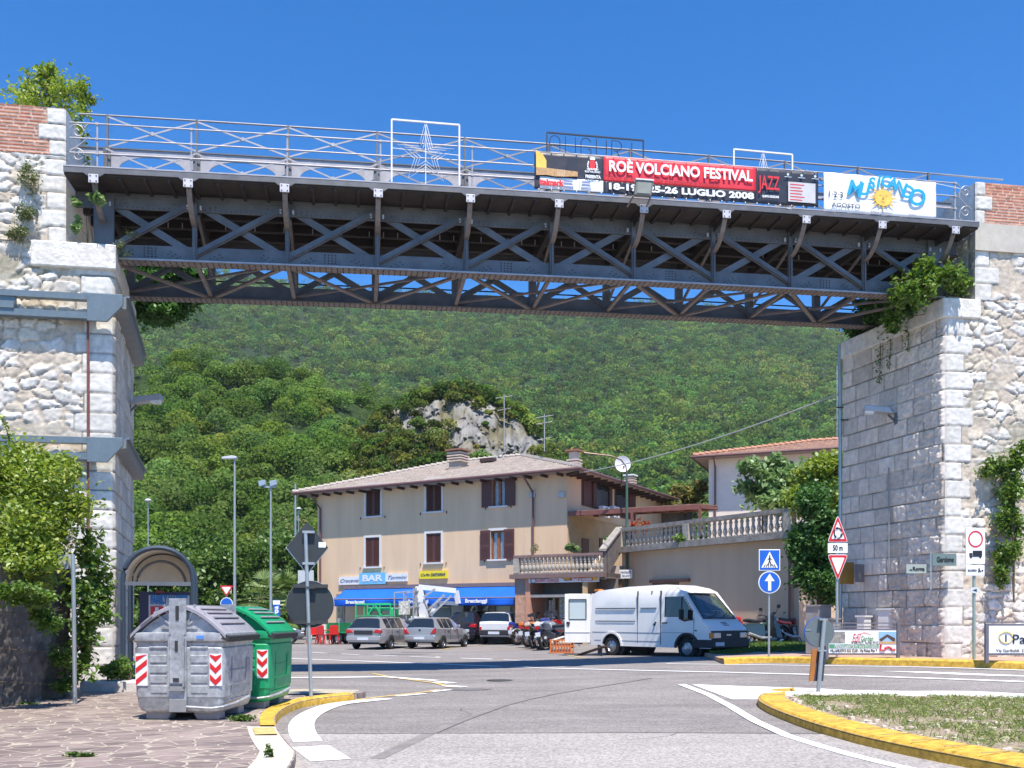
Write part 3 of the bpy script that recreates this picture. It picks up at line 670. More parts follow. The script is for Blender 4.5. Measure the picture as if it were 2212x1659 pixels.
# ---- right pier
zg = G(RP.x, RP.y)+HR-.1; zd0 = zat(684, 23.1); zd1 = zat(641, 23.1); zf0 = zat(541, 23.3); zf1 = zat(482, 23.3); zu = zat(391, 23.3)
rp = thing('stone_pier', 'tall stone pier with coursed grey blocks facing the passage, at the right', 'bridge pier', (RP.x, RP.y, 0), 0, 'stone piers carrying the bridge')
def q2(s, t):
    h, c = quoin(0, .72, .50, .455, 12, rubble, dict(k=1.05))(s, t); return h, c
panel('front_face', RP+Vector((0, 0, zg)), BD, -BN, 4.6, zd1-.03-zg, q2, parent=rp)
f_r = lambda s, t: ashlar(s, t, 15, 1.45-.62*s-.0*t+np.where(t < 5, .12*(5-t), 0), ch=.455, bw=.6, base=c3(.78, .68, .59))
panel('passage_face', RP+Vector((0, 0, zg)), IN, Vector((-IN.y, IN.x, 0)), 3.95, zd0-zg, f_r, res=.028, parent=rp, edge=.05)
loc = lambda p, z: (p.x-RP.x, p.y-RP.y, z)
mb = MB(); c = [RP-BD*.1-BN*.1, RP+BD*.95-BN*.1, RP+BD*.95+BN*4, RP+IN*3.95-BD*.12]
mb.add([loc(p, z) for z in (zd0, zd1) for p in c], [(0, 1, 5, 4), (1, 2, 6, 5), (2, 3, 7, 6), (3, 0, 4, 7), (4, 5, 6, 7), (3, 2, 1, 0)]); mb.build('cap_stone', M_CAP, rp, bevel=.04)
U1 = on_line(2106, .4)
panel('upper_face', U1+Vector((0, 0, zd1-.02)), BD, -BN, 4, zf0-zd1+.02, quoin(0, .62, .45, .44, 17), parent=rp)
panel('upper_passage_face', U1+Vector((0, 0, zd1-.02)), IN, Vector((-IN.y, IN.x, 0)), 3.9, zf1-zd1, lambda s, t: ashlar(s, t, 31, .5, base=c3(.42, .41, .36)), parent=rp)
mb = MB(); p0 = U1-BD*.06-BN*.10; 
mb.add([loc(p, z) for z in (zf0, zf1) for p in (p0, p0+BD*4, p0+BD*4+BN*.4, p0+BN*.4)], [(0, 1, 5, 4), (1, 2, 6, 5), (2, 3, 7, 6), (3, 0, 4, 7), (4, 5, 6, 7), (3, 2, 1, 0)]); mb.build('concrete_band', mat('cement_band', (.50, .46, .40), .9, var=.12), rp)
panel('brick_parapet', U1+Vector((0, 0, zf1)), BD, -BN, 4, zu-zf1, quoin(0, .42, .26, .36, 21, lambda s, t, sd: brick(s, t, sd+2)), res=.025, parent=rp)
mb = MB(); c = [U1, U1+BD*4, U1+BD*4+BN*3.8, U1+IN*3.9]
mb.add([loc(p+BN*.02, z) for z in (zd1, zu-.01) for p in c], [(1, 2, 6, 5), (2, 3, 7, 6), (3, 0, 4, 7), (4, 5, 6, 7)]); mb.build('core', M_BLK, rp)
mb = MB(); c = [RP, RP+BD*4.6, RP+BD*4.6+BN*4, RP+IN*3.95]
mb.add([loc(p+BN*.02, z) for z in (zg, zd0) for p in c], [(1, 2, 6, 5), (2, 3, 7, 6), (4, 5, 6, 7)]); mb.build('core', M_BLK, rp)
# far part of the right abutment: lower lime-rendered wall beyond the passage handled with the terrace

# ---- steel tie bands round the left pier
M_STEEL = mat('steel_green_grey', (.17, .21, .23), .45, .35, var=.1, scale=8)
def band(v0, v1, lab):
    n0 = LP-BN*.30; Y = n0.y; z0 = zat(v1, Y); z1 = zat(v0, Y); h = z1-z0
    r = thing('steel_band', lab, 'steel band', (n0.x, n0.y, z0), TH)
    mb = MB()
    mb.box(-4.4, -.30, -.02, .16, h-.13, h); mb.box(-4.4, -.30, -.02, .16, .06, .20); mb.build('rail', M_STEEL, r)
    for x in (-2.35, -3.9): mb = MB(); mb.box(x, x+.48, .02, .14, .2, h-.13); mb.box(x, x+.48, -.05, .02, .2, .34); mb.build('spacer_plate', M_STEEL, r)
    mb = MB(); mb.prism([(-.42, .0), (-.02, .0), (.30, .36), (.30, h), (-.42, h)], (0, .06, 0), o=(0, -.08, 0)); mb.build('end_plate', M_STEEL, r, bevel=.01)
    mb = MB(); a = IN; nr = Vector((IN.y, -IN.x, 0))
    li = Matrix.Rotation(-TH, 3, 'Z')
    P_ = lambda s, d, z: (li @ ((LP+IN*s+nr*d)-n0))+Vector((0, 0, z))
    mb.add([P_(-.25, .06, .30), P_(-.25, .30, .34), P_(-.25, .30, h), P_(-.25, .06, h), P_(4.5, .06, .30), P_(4.5, .30, .34), P_(4.5, .30, h), P_(4.5, .06, h)],
           [(0, 1, 2, 3), (7, 6, 5, 4), (0, 4, 5, 1), (1, 5, 6, 2), (2, 6, 7, 3), (3, 7, 4, 0)]); mb.build('side_rail', mat('steel_side_grey', (.22, .23, .24), .5, .3), r)  # side rail in a slightly paler, more neutral grey steel
    mb = MB(); mb.add([P_(-.2, .28, h+.0), P_(-.2, .36, h), P_(4.6, .36, h), P_(4.6, .28, h), P_(-.2, .28, h+.05), P_(-.2, .36, h+.05), P_(4.6, .36, h+.05), P_(4.6, .28, h+.05)],
           [(3, 2, 1, 0), (4, 5, 6, 7), (0, 1, 5, 4), (1, 2, 6, 5), (2, 3, 7, 6), (3, 0, 4, 7)]); mb.build('side_flange', M_STEEL, r)
band(637, 697, 'upper grey steel tie band wrapped round the left pier'); band(946, 1000, 'lower grey steel tie band wrapped round the left pier, half behind leaves')
# ---- pipes
q = on_line(190, .33); mb = MB(); mb.tube([(q.x, q.y, zat(1420, q.y)), (q.x, q.y, zat(667, q.y))], .028); o = mb.build('drain_pipe', mat('rusty_pipe', (.20, .07, .055), .6, var=.3, scale=8)); tag(o, 'thin rusty red pipe running up the left pier', 'pipe')
q = RP+IN*3.98+Vector((-.08, 0, 0)); mb = MB(); mb.tube([(q.x, q.y, G(q.x, q.y)), (q.x, q.y, zat(1070, q.y)), (q.x-.02, q.y, zat(745, q.y))], .055); o = mb.build('downpipe', mat('zinc', (.38, .44, .45), .4, .5)); tag(o, 'grey downpipe at the far edge of the right pier', 'pipe')
q = RP+IN*1.9-Vector((IN.y, -IN.x, 0))*.12; mb = MB(); mb.tube([(q.x, q.y, zat(1235, q.y)+0), (q.x, q.y, zat(1010, q.y))], .018); o = mb.build('cable_pipe', mat('grey_cable', (.25, .27, .28), .5)); tag(o, 'thin grey cable pipe fixed halfway along the right pier face', 'pipe')
# iron bolts sticking out of the right pier
for i, (u, v, s) in enumerate(((1822, 1221, 3.9), (1838, 1263, 3.7))):
    q = RP+IN*s; z = zat(v*0+ (880 if i == 0 else 907), q.y); mb = MB(); a = Vector((q.x+.1, q.y, z)); mb.beam(a-Vector((.35, 0, 0)), a, .05, .03); o = mb.build('iron_bracket', mat('iron', (.05, .035, .03), .6)); tag(o, ['short dark iron bracket on the far edge of the right pier, the upper one', 'short dark iron bracket on the far edge of the right pier, the lower one'][i], 'bracket')
# ---- wall lamps
def wall_lamp(p, dirv, lab):
    r = thing('wall_lamp', lab, 'lamp', p, math.atan2(dirv.y, dirv.x), 'street lamps fixed to the piers')
    mb = MB(); mb.tube([(-.1, 0, -.55), (-.05, 0, -.2), (.12, 0, -.03)], .03); mb.box(-.12, -.04, -.08, .08, -.3, .0); mb.build('arm', mat('dark_iron', (.1, .1, .11), .5), r)
    mb = MB(); mb.prism([(.0, -.02), (.75, .10), (.72, .24), (.1, .16)], (0, .3, 0), o=(0, -.15, 0)); mb.build('housing', mat('lamp_grey', (.42, .43, .46), .4, .2), r, bevel=.02)
    mb = MB(); mb.box(.48, .7, -.11, .11, .015, .11); mb.build('glass_cover', mat('lamp_glass', (.85, .85, .82), .3), r)
pp = LP+IN*3.3+Vector((IN.y, -IN.x, 0))*.1; wall_lamp((pp.x, pp.y, zat(872, pp.y)), Vector((1, .1, 0)), 'grey street lamp sticking out of the left pier over the passage')
pp = RP+IN*1.75+Vector((-IN.y, IN.x, 0))*.12; wall_lamp((pp.x, pp.y, zat(893, pp.y)), Vector((-1, .25, 0)), 'pale street lamp fixed to the grey blocks of the right pier')
# ================================================================= IRON BRIDGE
def s_of(u, d=0.): p = on_line(u, d); return (p-B0).dot(BD)
B0 = Vector((0, 21.0, 0))
_us = [148.5, 504, 1080, 1656, 2097]; _vs = [358, 378.5, 410, 446, 479.5]
_c = np.polyfit([s_of(u) for u in _us], [zat(v, on_line(u, 0).y) for u, v in zip(_us, _vs)], 2)
def zd(s): return float(np.polyval(_c, s))            # height of the deck edge
SP = [s_of(u) for u in (203, 407, 615, 817, 1016, 1207, 1390, 1568, 1740, 1904, 2062)]
S0 = s_of(143)-.05; S1 = s_of(2106)+.1
br = thing('iron_bridge', 'riveted dark grey iron truss footbridge spanning the street between the piers', 'bridge', (B0.x, B0.y, 0), TH)
# local frame: x along the bridge, y away from the camera, z up
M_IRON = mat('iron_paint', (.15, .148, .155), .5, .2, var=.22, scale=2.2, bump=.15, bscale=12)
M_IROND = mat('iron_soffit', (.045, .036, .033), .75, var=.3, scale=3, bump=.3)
M_IRONB = mat('iron_brown', (.22, .185, .17), .6, .1, var=.25, scale=5)
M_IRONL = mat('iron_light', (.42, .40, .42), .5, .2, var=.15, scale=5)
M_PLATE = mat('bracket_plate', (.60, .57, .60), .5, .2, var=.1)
W_T = 3.25; DT = .85                                   # rear and front truss planes
def off(s, y, dz): return (s, y, zd(s)+dz)
def along(mb, y0, y1, z0, z1, a=S0, b=S1, n=24):
    for i in range(n):
        p, q = a+(b-a)*i/n, a+(b-a)*(i+1)/n
        vs = [off(p, y0, z0), off(p, y1, z0), off(p, y1, z1), off(p, y0, z1), off(q, y0, z0), off(q, y1, z0), off(q, y1, z1), off(q, y0, z1)]
        fs = [(0, 1, 5, 4), (1, 2, 6, 5), (2, 3, 7, 6), (3, 0, 4, 7)]
        if i == 0: fs.append((3, 2, 1, 0))
        if i == n-1: fs.append((4, 5, 6, 7))
        mb.add(vs, [f[::-1] for f in fs])
    return mb
# deck: soffit plates, edge angle, stringers
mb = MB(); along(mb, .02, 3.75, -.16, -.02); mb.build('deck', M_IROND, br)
mb = MB(); along(mb, -.03, .0, -.13, .0); along(mb, -.03, .14, -.0, .012)
for s in SP: mb.prism([(s-.22, zd(s)-.125), (s-.13, zd(s)-.19), (s+.13, zd(s)-.19), (s+.22, zd(s)-.125)], (0, .03, 0), o=(0, -.032, 0))
mb.build('deck_edge', M_IRON, br)
mb = MB()
for y in (1.45, 2.05, 2.65): along(mb, y-.06, y+.06, -.40, -.16)
for s in SP:
    mb.box(s-.06, s+.06, DT, W_T, zd(s)-.52, zd(s)-.16)
for s in np.arange(SP[0], SP[-1], .5): mb.box(s-.03, s+.03, .05, 3.7, zd(s)-.22, zd(s)-.16)
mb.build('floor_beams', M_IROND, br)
mb = MB(); 
for i in range(len(SP)-1):
    for k in range(6):
        s = SP[i]+(SP[i+1]-SP[i])*(k+.5)/6
        if random.random() < .75: mb.box(s-.012, s+.012, 2.05-.075, 2.05-.06, zd(s)-.40, zd(s)-.28)
mb.build('floor_bolts', M_PLATE, br)
# chords
ZT, ZB = -.50, -1.64                                    # bottom of the top chord, underside of the bottom chord (relative to deck edge)
def chord(name, y, z0, z1, fl):
    mb = MB(); along(mb, y-.015, y+.015, z0, z1)
    if fl == 'b': along(mb, y-.16, y+.16, z0-.02, z0); along(mb, y-.035, y-.015, z0, z0+.07)
    else: along(mb, y-.16, y+.16, z1, z1+.02); along(mb, y-.035, y-.016, z0, z0+.075); along(mb, y-.035, y-.016, z1-.1, z1)
    return mb.build(name, M_IRON, br)
chord('top_chord', DT, ZT, -.16, 't'); chord('bottom_chord', DT, ZB, ZB+.36, 'b')
chord('top_chord', W_T, ZT, -.16, 't'); chord('bottom_chord', W_T, ZB, ZB+.36, 'b')
for y in (DT, W_T): mb = MB(); along(mb, y-.165, y+.165, ZB-.034, ZB-.02); mb.build('chord_underside', M_IRONB, br)
mb = MB(); along(mb, DT-.175, DT-.166, ZB-.022, ZB+.012); mb.build('flange_highlight', M_IRONL, br)  # pale strip painting in the sunlit line along the flange
mb = MB(); along(mb, -.036, -.031, -.012, .014); mb.build('deck_edge_highlight', M_IRONL, br)  # bright line of sun on the deck edge, painted as a light strip
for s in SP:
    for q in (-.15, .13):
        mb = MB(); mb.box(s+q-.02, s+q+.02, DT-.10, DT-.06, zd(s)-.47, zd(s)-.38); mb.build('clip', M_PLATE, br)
# rivets on the undersides and the splice plates
mb = MB()
def rivet(p, r=.017, ax='z', h=.012):
    x, y, z = p
    if ax == 'z': mb.add([(x-r, y-r, z), (x+r, y-r, z), (x+r, y+r, z), (x-r, y+r, z), (x-r*.5, y-r*.5, z-h), (x+r*.5, y-r*.5, z-h), (x+r*.5, y+r*.5, z-h), (x-r*.5, y+r*.5, z-h)], [(4, 7, 6, 5), (0, 4, 5, 1), (1, 5, 6, 2), (2, 6, 7, 3), (3, 7, 4, 0)])
    else: mb.add([(x-r, y, z-r), (x+r, y, z-r), (x+r, y, z+r), (x-r, y, z+r), (x-r*.5, y-h, z-r*.5), (x+r*.5, y-h, z-r*.5), (x+r*.5, y-h, z+r*.5), (x-r*.5, y-h, z+r*.5)], [(4, 5, 6, 7), (0, 1, 5, 4), (1, 2, 6, 5), (2, 3, 7, 6), (3, 0, 4, 7)])
s = S0+.3
while s < S1-.3:
    for y in (DT-.13, DT-.055, DT+.055, DT+.13, W_T-.13, W_T-.055, W_T+.055, W_T+.13): rivet((s, y, zd(s)+ZB-.034))
    s += .13
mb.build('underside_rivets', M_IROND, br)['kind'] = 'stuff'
mb = MB()
for i, s in enumerate(SP):
    m_ = s+ .95 if i < 10 else s
    if i % 2 == 0:
        for a in range(4):
            for c in range(5): rivet((m_-.12+a*.08, DT-.016, zd(m_)+ZB+.06+c*.06), .014, 'y')
    for sg in (-1, 1):
        for a in range(4): rivet((s+sg*(.22+a*.1), DT-.016, zd(s)+ZB+.07+a*.05), .013, 'y'); rivet((s+sg*(.28+a*.1), DT-.016, zd(s)+ZB+.05+a*.04), .013, 'y')
        for a in range(3): rivet((s+sg*(.2+a*.12), DT-.016, zd(s)-.42+a*.03), .012, 'y')
for s in np.arange(S0+.2, S1, .11): rivet((s, DT-.036, zd(s)-.46), .011, 'y')
mb.build('chord_rivets', M_IROND, br)['kind'] = 'stuff'
# verticals and diagonals, both trusses
mid = 5
for y, fr in ((DT, 1), (W_T, 0)):
    for i, s in enumerate(SP):
        mb = MB(); w = .10 if 0 < i < 10 else .42
        mb.box(s-w/2, s+w/2, y-.09, y-.017, zd(s)+ZB+.0, zd(s)-.18) if fr else mb.box(s-.09, s+.09, y-.08, y+.08, zd(s)+ZB, zd(s)-.18)
        if fr and 0 < i < 10: mb.box(s-.012, s+.012, y-.14, y-.09, zd(s)+ZB, zd(s)-.6)
        mb.build('vertical_post', M_IRON, br)
    for i in range(10):
        a, b = SP[i], SP[i+1]
        pa, pb = (a, y-.03, zd(a)+ZB+.18), (b, y-.03, zd(b)-.30); qa, qb = (a, y, zd(a)-.30), (b, y, zd(b)+ZB+.18)
        front_up = i < 5                               # the nearer bar of each cross changes side at midspan
        mb = MB()
        f, g = ((pa, pb), (qa, qb)) if front_up else ((qa, qb), (pa, pb))
        f = [(p[0], y-.055, p[2]) for p in f]; g = [(p[0], y+.025, p[2]) for p in g]
        mb.beam(*f, .02, .15, (0, 1, 0)) if 0 else mb.beam(f[0], f[1], .15, .02, (0, 1, 0))
        d = Vector(f[1])-Vector(f[0]); 
        mb.beam(Vector(f[0])+Vector((0, -.035, -.05)), Vector(f[1])+Vector((0, -.035, -.05)), .014, .05, (0, 1, 0)); mb.build('diagonal_brace', M_IRON, br)
        mb = MB(); mb.beam(g[0], g[1], .16, .02, (0, 1, 0)); mb.build('diagonal_brace', M_IRON, br)
# sway frames and lower wind bracing between the trusses
mb = MB()
for i, s in enumerate(SP):
    z = zd(s)
    if 0 < i < 10: mb.beam((s, DT, z+ZB+.06), (s, W_T, z+ZB+.06), .09, .07); mb.beam((s, DT+.05, z+ZB+.35), (s, W_T-.05, z-.55), .06, .05); mb.beam((s+.05, W_T-.05, z+ZB+.35), (s+.05, DT+.05, z-.55), .06, .05)
for i in range(10):
    a, b = SP[i], SP[i+1]
    if i % 2: a, b = b, a
    mb.beam((a, DT, zd(a)+ZB+.02), (b, W_T, zd(b)+ZB+.02), .10, .05)
mb.build('wind_bracing', M_IRONB, br)
mb = MB()
for i in range(0, 10, 2):
    a, b = SP[i], SP[min(i+2, 10)]; mb.beam((a, W_T-.1, zd(a)+ZB+.1), (b, DT+.1, zd(b)+ZB+.1), .05, .05)
mb.build('tie_rod', M_IRONB, br)
mb = MB(); 
for dz, y in ((.75, 2.9), (.55, 3.5)): mb.tube([off(s, y, ZB+dz) for s in np.linspace(S0+1, S1-1, 12)], .018, 6)
mb.build('service_cable', mat('black_cable', (.02, .02, .02), .6), br)
# cantilever brackets
for i, s in enumerate(SP):
    z = zd(s); mb = MB(); n = 8
    pts = [(-.0, -.2)]+[(DT-.1-(DT-.12)*math.cos(math.pi/2*k/n)**1.0, -.22-.62*math.sin(math.pi/2*k/n)**1.6) for k in range(n+1)]
    for (y0, z0), (y1, z1) in zip(pts[:-1], pts[1:]): mb.beam((s, y0, z+z0), (s, y1, z+z1), .11, .03, (0, .7, .7))
    mb.build('curved_bracket', M_IRONB, br)
    mb = MB(); mb.box(s-.012, s+.012, .04, DT-.02, z-.34, z-.16); mb.box(s-.05, s+.05, .04, .10, z-.3, z-.18); mb.build('bracket_web', M_IROND, br)
    mb = MB(); mb.box(s-.10, s+.10, -.06, -.034, z-.345, z-.165); pl = mb.build('bracket_plate', M_PLATE, br, bevel=.008)
    mb = MB()
    for a in (-1, 1):
        for c in (-1, 1): mb.box(s+a*.06-.012, s+a*.06+.012, -.07, -.058, z-.255+c*.055-.012, z-.255+c*.055+.012)
    mb.build('bolt', mat('bolt_dark', (.03, .03, .03), .5), pl)
# front railing
mb = MB()
for dz in (.32, .63, .95): mb.tube([off(s, .06, dz) for s in np.linspace(S0+.1, s_of(2062)+.1, 30)], .016, 6)
mb.build('hand_rail', M_IRONL, br)
for s in SP:
    mb = MB(); mb.tube([off(s+.05, .06, -.02), off(s+.05, .06, .97)], .02, 6)
    for dz in (.32, .63, .95): mb.box(s+.02, s+.08, .03, .09, zd(s)+dz-.025, zd(s)+dz+.025)
    mb.build('railing_post', M_IRONL, br)
# scrolls at both ends
def spiral(c, r0, turns, sgn, n=26, a0=0):
    return [(c[0]+sgn*r0*(1-.85*k/n)*math.cos(a0+turns*2*math.pi*k/n), .06, c[1]+r0*(1-.85*k/n)*math.sin(a0+turns*2*math.pi*k/n)) for k in range(n+1)]
for s, sg in ((SP[0], -1), (SP[-1], 1)):
    z = zd(s); mb = MB()
    for dz in (.62, .12):
        mb.tube(spiral((s+sg*.34, z+dz+.14), .16, 1.4, sg, a0=math.pi*.1), .013, 6)
        mb.tube([(s+sg*.20, .06, z+dz+.2), (s+sg*.16, .06, z+dz), (s+sg*.32, .06, z+dz-.16), (s+sg*.5, .06, z+dz-.28)], .013, 6)
    mb.tube([(s, .06, z+.95), (s+sg*.12, .06, z+.94), (s+sg*.2, .06, z+.84)], .016, 6)
    mb.build('scroll', M_IRONL, br)
# plate girder with oval openings, carrying crossed bars and the upper rail
DG = 1.08
SG = [s-.0 for s in SP]
mb = MB()
for i in range(10):
    a, b = SG[i]+.07, SG[i+1]-.07; cx_ = (a+b)/2; rx = (b-a)*.40; z0 = zd(cx_); n = 32
    A, B_ = [], []
    for k in range(n):
        t = 2*math.pi*k/n; ex, ez = math.cos(t), math.sin(t); A.append((cx_+rx*ex, z0+.49+.29*ez))
        m_ = max(abs(ex), abs(ez)); bx = cx_+(b-a)/2*ex/m_; bz = (.48+.46*ez/m_) + (zd(bx)-z0)*1.0; B_.append((bx, z0+bz))
    for y, fl in ((DG, 0), (DG+.02, 1)):
        vs = [(p[0], y, p[1]) for p in A]+[(p[0], y, p[1]) for p in B_]
        fs = [(k, (k+1) % n, (k+1) % n+n, k+n) for k in range(n)]
        mb.add(vs, fs if fl else [f[::-1] for f in fs])
mb.build('pierced_girder', M_IRONL, br)
mb = MB(); along(mb, DG-.035, DG+.12, .925, .95); mb.build('girder_flange', M_IRON, br)
mb = MB(); along(mb, DG-.012, DG-.001, .80, .925); mb.build('girder_web', M_IRONL, br)
for i, s in enumerate(SG):
    mb = MB(); z = zd(s); mb.box(s-.075, s+.075, DG-.07, DG-.02, z, z+.92); mb.box(s-.02, s+.02, DG-.11, DG-.07, z, z+.92)
    mb.box(s-.022, s+.022, DG-.03, DG+.02, z+.945, z+1.68); mb.build('girder_post', M_IRON, br)
for i in range(10):
    a, b = SG[i], SG[i+1]; mb = MB()
    for z0, z1, m_ in ((.97, 1.64, 0), (.06, .86, 1)):
        mb.beam(off(a, DG-.13*m_-.0, z0), off(b, DG-.13*m_, z1), .035, .012, (0, 1, 0)); mb.beam(off(a, DG-.14*m_-.014, z1), off(b, DG-.14*m_-.014, z0), .035, .012, (0, 1, 0))
        c = (a+b)/2; mb.cyl(off(c, DG-.14*m_-.03, (z0+z1)/2), off(c, DG-.14*m_+.01, (z0+z1)/2), .045, 10)
    mb.build('crossed_bars', M_IRONL if i < 3 else mat('iron_grey', (.30, .28, .29), .5, .2, var=.15), br)
mb = MB(); mb.tube([off(s, DG, 1.67) for s in np.linspace(S0, S1+1.5, 30)], .020, 6); mb.build('top_rail', mat('iron_grey', (.3, .28, .29), .5), br)
# far railing of the deck (hidden from the street but there)
mb = MB()
for dz in (.5, 1.0): mb.tube([off(s, 3.7, dz) for s in np.linspace(S0, S1, 12)], .016, 6)
for s in SP: mb.tube([off(s, 3.7, 0), off(s, 3.7, 1.)], .018, 6)
mb.build('far_railing', M_IRON, br)

# ---------------------------------------------------------------- things hung on the bridge
def hung(name, label, cat, u, group=None, y=-.02):
    s = s_of(u); p = B0+BD*s+BN*y; r = thing(name, label, cat, (p.x, p.y, zd(s)), TH, group); r['s'] = 0; del r['s']; return r, s
def zl(v, u, d=0.): return zat(v, on_line(u, d).y)
BLK = mat('vinyl_black', (.035, .035, .05), .45, var=.25, scale=2); REDV = mat('vinyl_red', (.72, .035, .05), .45, var=.08, scale=2)
WHV = mat('vinyl_white', (.80, .80, .83), .5, var=.04, scale=2); TW = mat('print_white', (.82, .82, .82), .5, var=0); TR = mat('print_red', (.72, .03, .04), .5, var=0); TD = mat('print_dark', (.03, .03, .04), .5, var=0)
TDR = mat('print_dark_red', (.33, .015, .02), .5, var=0); TB = mat('print_blue', (.02, .36, .66), .5, var=.1, scale=8); TY = mat('print_yellow', (.85, .55, .10), .5, var=.15, scale=5); TO = mat('print_ochre', (.55, .32, .14), .5, var=.3, scale=18)
def cloth(r, name, x0, x1, top, bot, m, wav=.012, y=0., nx=40, nz=12, parent=None):
    """hanging sheet in r's frame; top/bot give heights as functions of x"""
    X, T = np.meshgrid(np.linspace(x0, x1, nx), np.linspace(0, 1, nz))
    Zt = np.array([top(a) for a in X[0]]); Zb = np.array([bot(a) for a in X[0]]); Z = Zb*(1-T)+Zt*T
    sc = np.abs(np.sin(X*math.pi/.52))*.018*(T > .98)
    Yv = y-wav*(fbm(X*2.2, Z*2.5, 3)*3-1)-.0*T
    P = np.stack([X, Yv, Z+sc], -1).reshape(-1, 3); idx = np.arange(X.size).reshape(X.shape)
    q = np.stack([idx[:-1, :-1], idx[:-1, 1:], idx[1:, 1:], idx[1:, :-1]], -1).reshape(-1, 4)
    o = fast_mesh(name, P, q, m, parent or r, smooth=True); sd = o.modifiers.new('s', 'SOLIDIFY'); sd.thickness = .004; return o
# festival banner: corners seen at (1152,328) (1764,373) (1770,450) (1160,411)
r, s0 = hung('festival_banner', 'long black and red vinyl festival banner hung on the bridge railing', 'banner', 1154)
z0 = zd(s0); s1 = s_of(1766); L_ = s1-s0
top = lambda x: lerp(zl(328, 1152), zl(374, 1766), x/L_)-z0; bot = lambda x: lerp(zl(409, 1158), zl(449, 1766), x/L_)-z0
fr = lambda u: s_of(u)-s0
a1, a2, a3 = fr(1303), fr(1632), L_
cloth(r, 'dark_panel', 0, a1, top, lambda x: lerp(bot(x), top(x), .0), BLK)
tl = math.atan((top(L_)-top(0))/L_)
cloth(r, 'red_panel', a1+.002, a2, top, lambda x: lerp(bot(x), top(x), .33), REDV, y=-.006)
cloth(r, 'date_panel', a1+.002, a2, lambda x: lerp(bot(x), top(x), .33), bot, BLK, y=-.005)
cloth(r, 'right_dark_panel', a2+.002, a3, top, bot, BLK, y=-.004)
cloth(r, 'sponsor_panel', .12, a1-.01, lambda x: lerp(bot(x), top(x), .32), lambda x: bot(x)+.01, WHV, y=-.018, wav=.004)
mid_ = lambda x, f: lerp(bot(x), top(x), f)
def put(s, size, m, x, f, w=None, **k):
    return text(s, size, m, r, (x, -.045, mid_(x, f)), (R(90), -tl*-1 if 0 else 0, 0), width=w, ext=.002, **k)
def putr(s, size, m, x, f, w=None, yy=-.05, **k):
    o = text(s, size, m, r, (x, yy, mid_(x, f)), (0, 0, 0), width=w, ext=.002, **k)
    o.rotation_euler = (Matrix.Rotation(-tl, 4, 'Y') @ Matrix.Rotation(R(90), 4, 'X')).to_euler(); return o
xr = (a1+a2)/2
putr('ROÈ VOLCIANO FESTIVAL', .34, TW, xr, .72, (a2-a1)*.94, bold=.011)
putr('"Parco di Volciano" Via Ascensione a Volciano', .14, TDR, a1+(a2-a1)*.38, .42, (a2-a1)*.74, bold=.002)
putr('18-19 / 25-26 LUGLIO 2008', .20, TW, xr, .17, (a2-a1)*.95, bold=.009)
putr('JAZZ', .46, TR, a2+(a3-a2)*.20, .56, (a3-a2)*.34, bold=.004)
putr('QUINTA EDIZIONE', .07, TW, a2+(a3-a2)*.22, .19, .42, bold=.003)
putr('PRESENTA', .10, TW, a1-.26, .40, .36, bold=.004); putr('COMUNE DI\nROE VOLCIANO', .06, TW, a1-.27, .57, .36, bold=.002)
putr('italmark', .17, TR, .38, .17, .58, yy=-.05, bold=.010)
mb = MB()
for x, w in ((.78, .3), (1.2, .28)):
    z = mid_(x, .22); mb.box(x-w*.35, x+w*.35, -.046, -.04, z, z+.04)
    for k in range(3): mb.box(x-w*.42, x+w*.42, -.046, -.04, z-.06-.04*k, z-.05-.04*k)
mb.build('sponsor_print', mat('print_blue_grey', (.20, .24, .45), .5, var=0), r)
mb = MB()
for x in (.64, 1.04): mb.box(x-.004, x+.004, -.046, -.04, mid_(x, .03), mid_(x, .3))
mb.build('sponsor_rule', mat('print_grey', (.4, .4, .4), .5), r)
mb = MB(); z = mid_(.1, .62); mb.prism([(.03, z-.06), (.27, z-.09), (.27, z+.12), (.18, z+.26), (.03, z+.34)], (0, .006, 0), o=(0, -.045, 0)); mb.build('printed_guitar', TY, r)
mb = MB(); z = mid_(.6, .46); mb.prism([(.03, z-.1), (.27, z-.08), (.5, z-.1), (1.0, z-.06), (1.0, z+.05), (.27, z+.08), (.03, z+.08)], (0, .006, 0), o=(0, -.048, 0)); mb.build('printed_guitar_neck', TO, r)
mb = MB()
for k in range(4): mb.prism([(.50+.05*k, z-.09), (.54+.05*k, z-.09), (.555+.05*k, z+.06), (.53+.05*k, z+.07)], (0, .004, 0), o=(0, -.053, 0))
mb.build('printed_fingers', mat('print_skin', (.62, .42, .26), .5), r)
# municipal crest
cx_, cz = a1-.27, mid_(a1-.27, .76); mb = MB()
mb.prism([(cx_-.07, cz-.02), (cx_-.06, cz-.1), (cx_, cz-.14), (cx_+.06, cz-.1), (cx_+.07, cz-.02), (cx_+.05, cz+.08), (cx_-.05, cz+.08)], (0, .004, 0), o=(0, -.045, 0)); mb.build('crest_shield', TR, r)
mb = MB(); mb.box(cx_-.06, cx_+.06, -.046, -.04, cz+.09, cz+.13); mb.box(cx_-.045, cx_+.045, -.046, -.04, cz+.14, cz+.16)
for sg in (-1, 1):
    for k in range(5): a = -1.2+.5*k; x = cx_+sg*(.05+.06*math.cos(a)); zz = cz-.05+.11*math.sin(a); mb.prism([(x-.015, zz-.02), (x+.015, zz-.01), (x+.01, zz+.03), (x-.02, zz+.02)], (0, .004, 0), o=(0, -.046, 0))
mb.build('crest_wreath', TW, r)
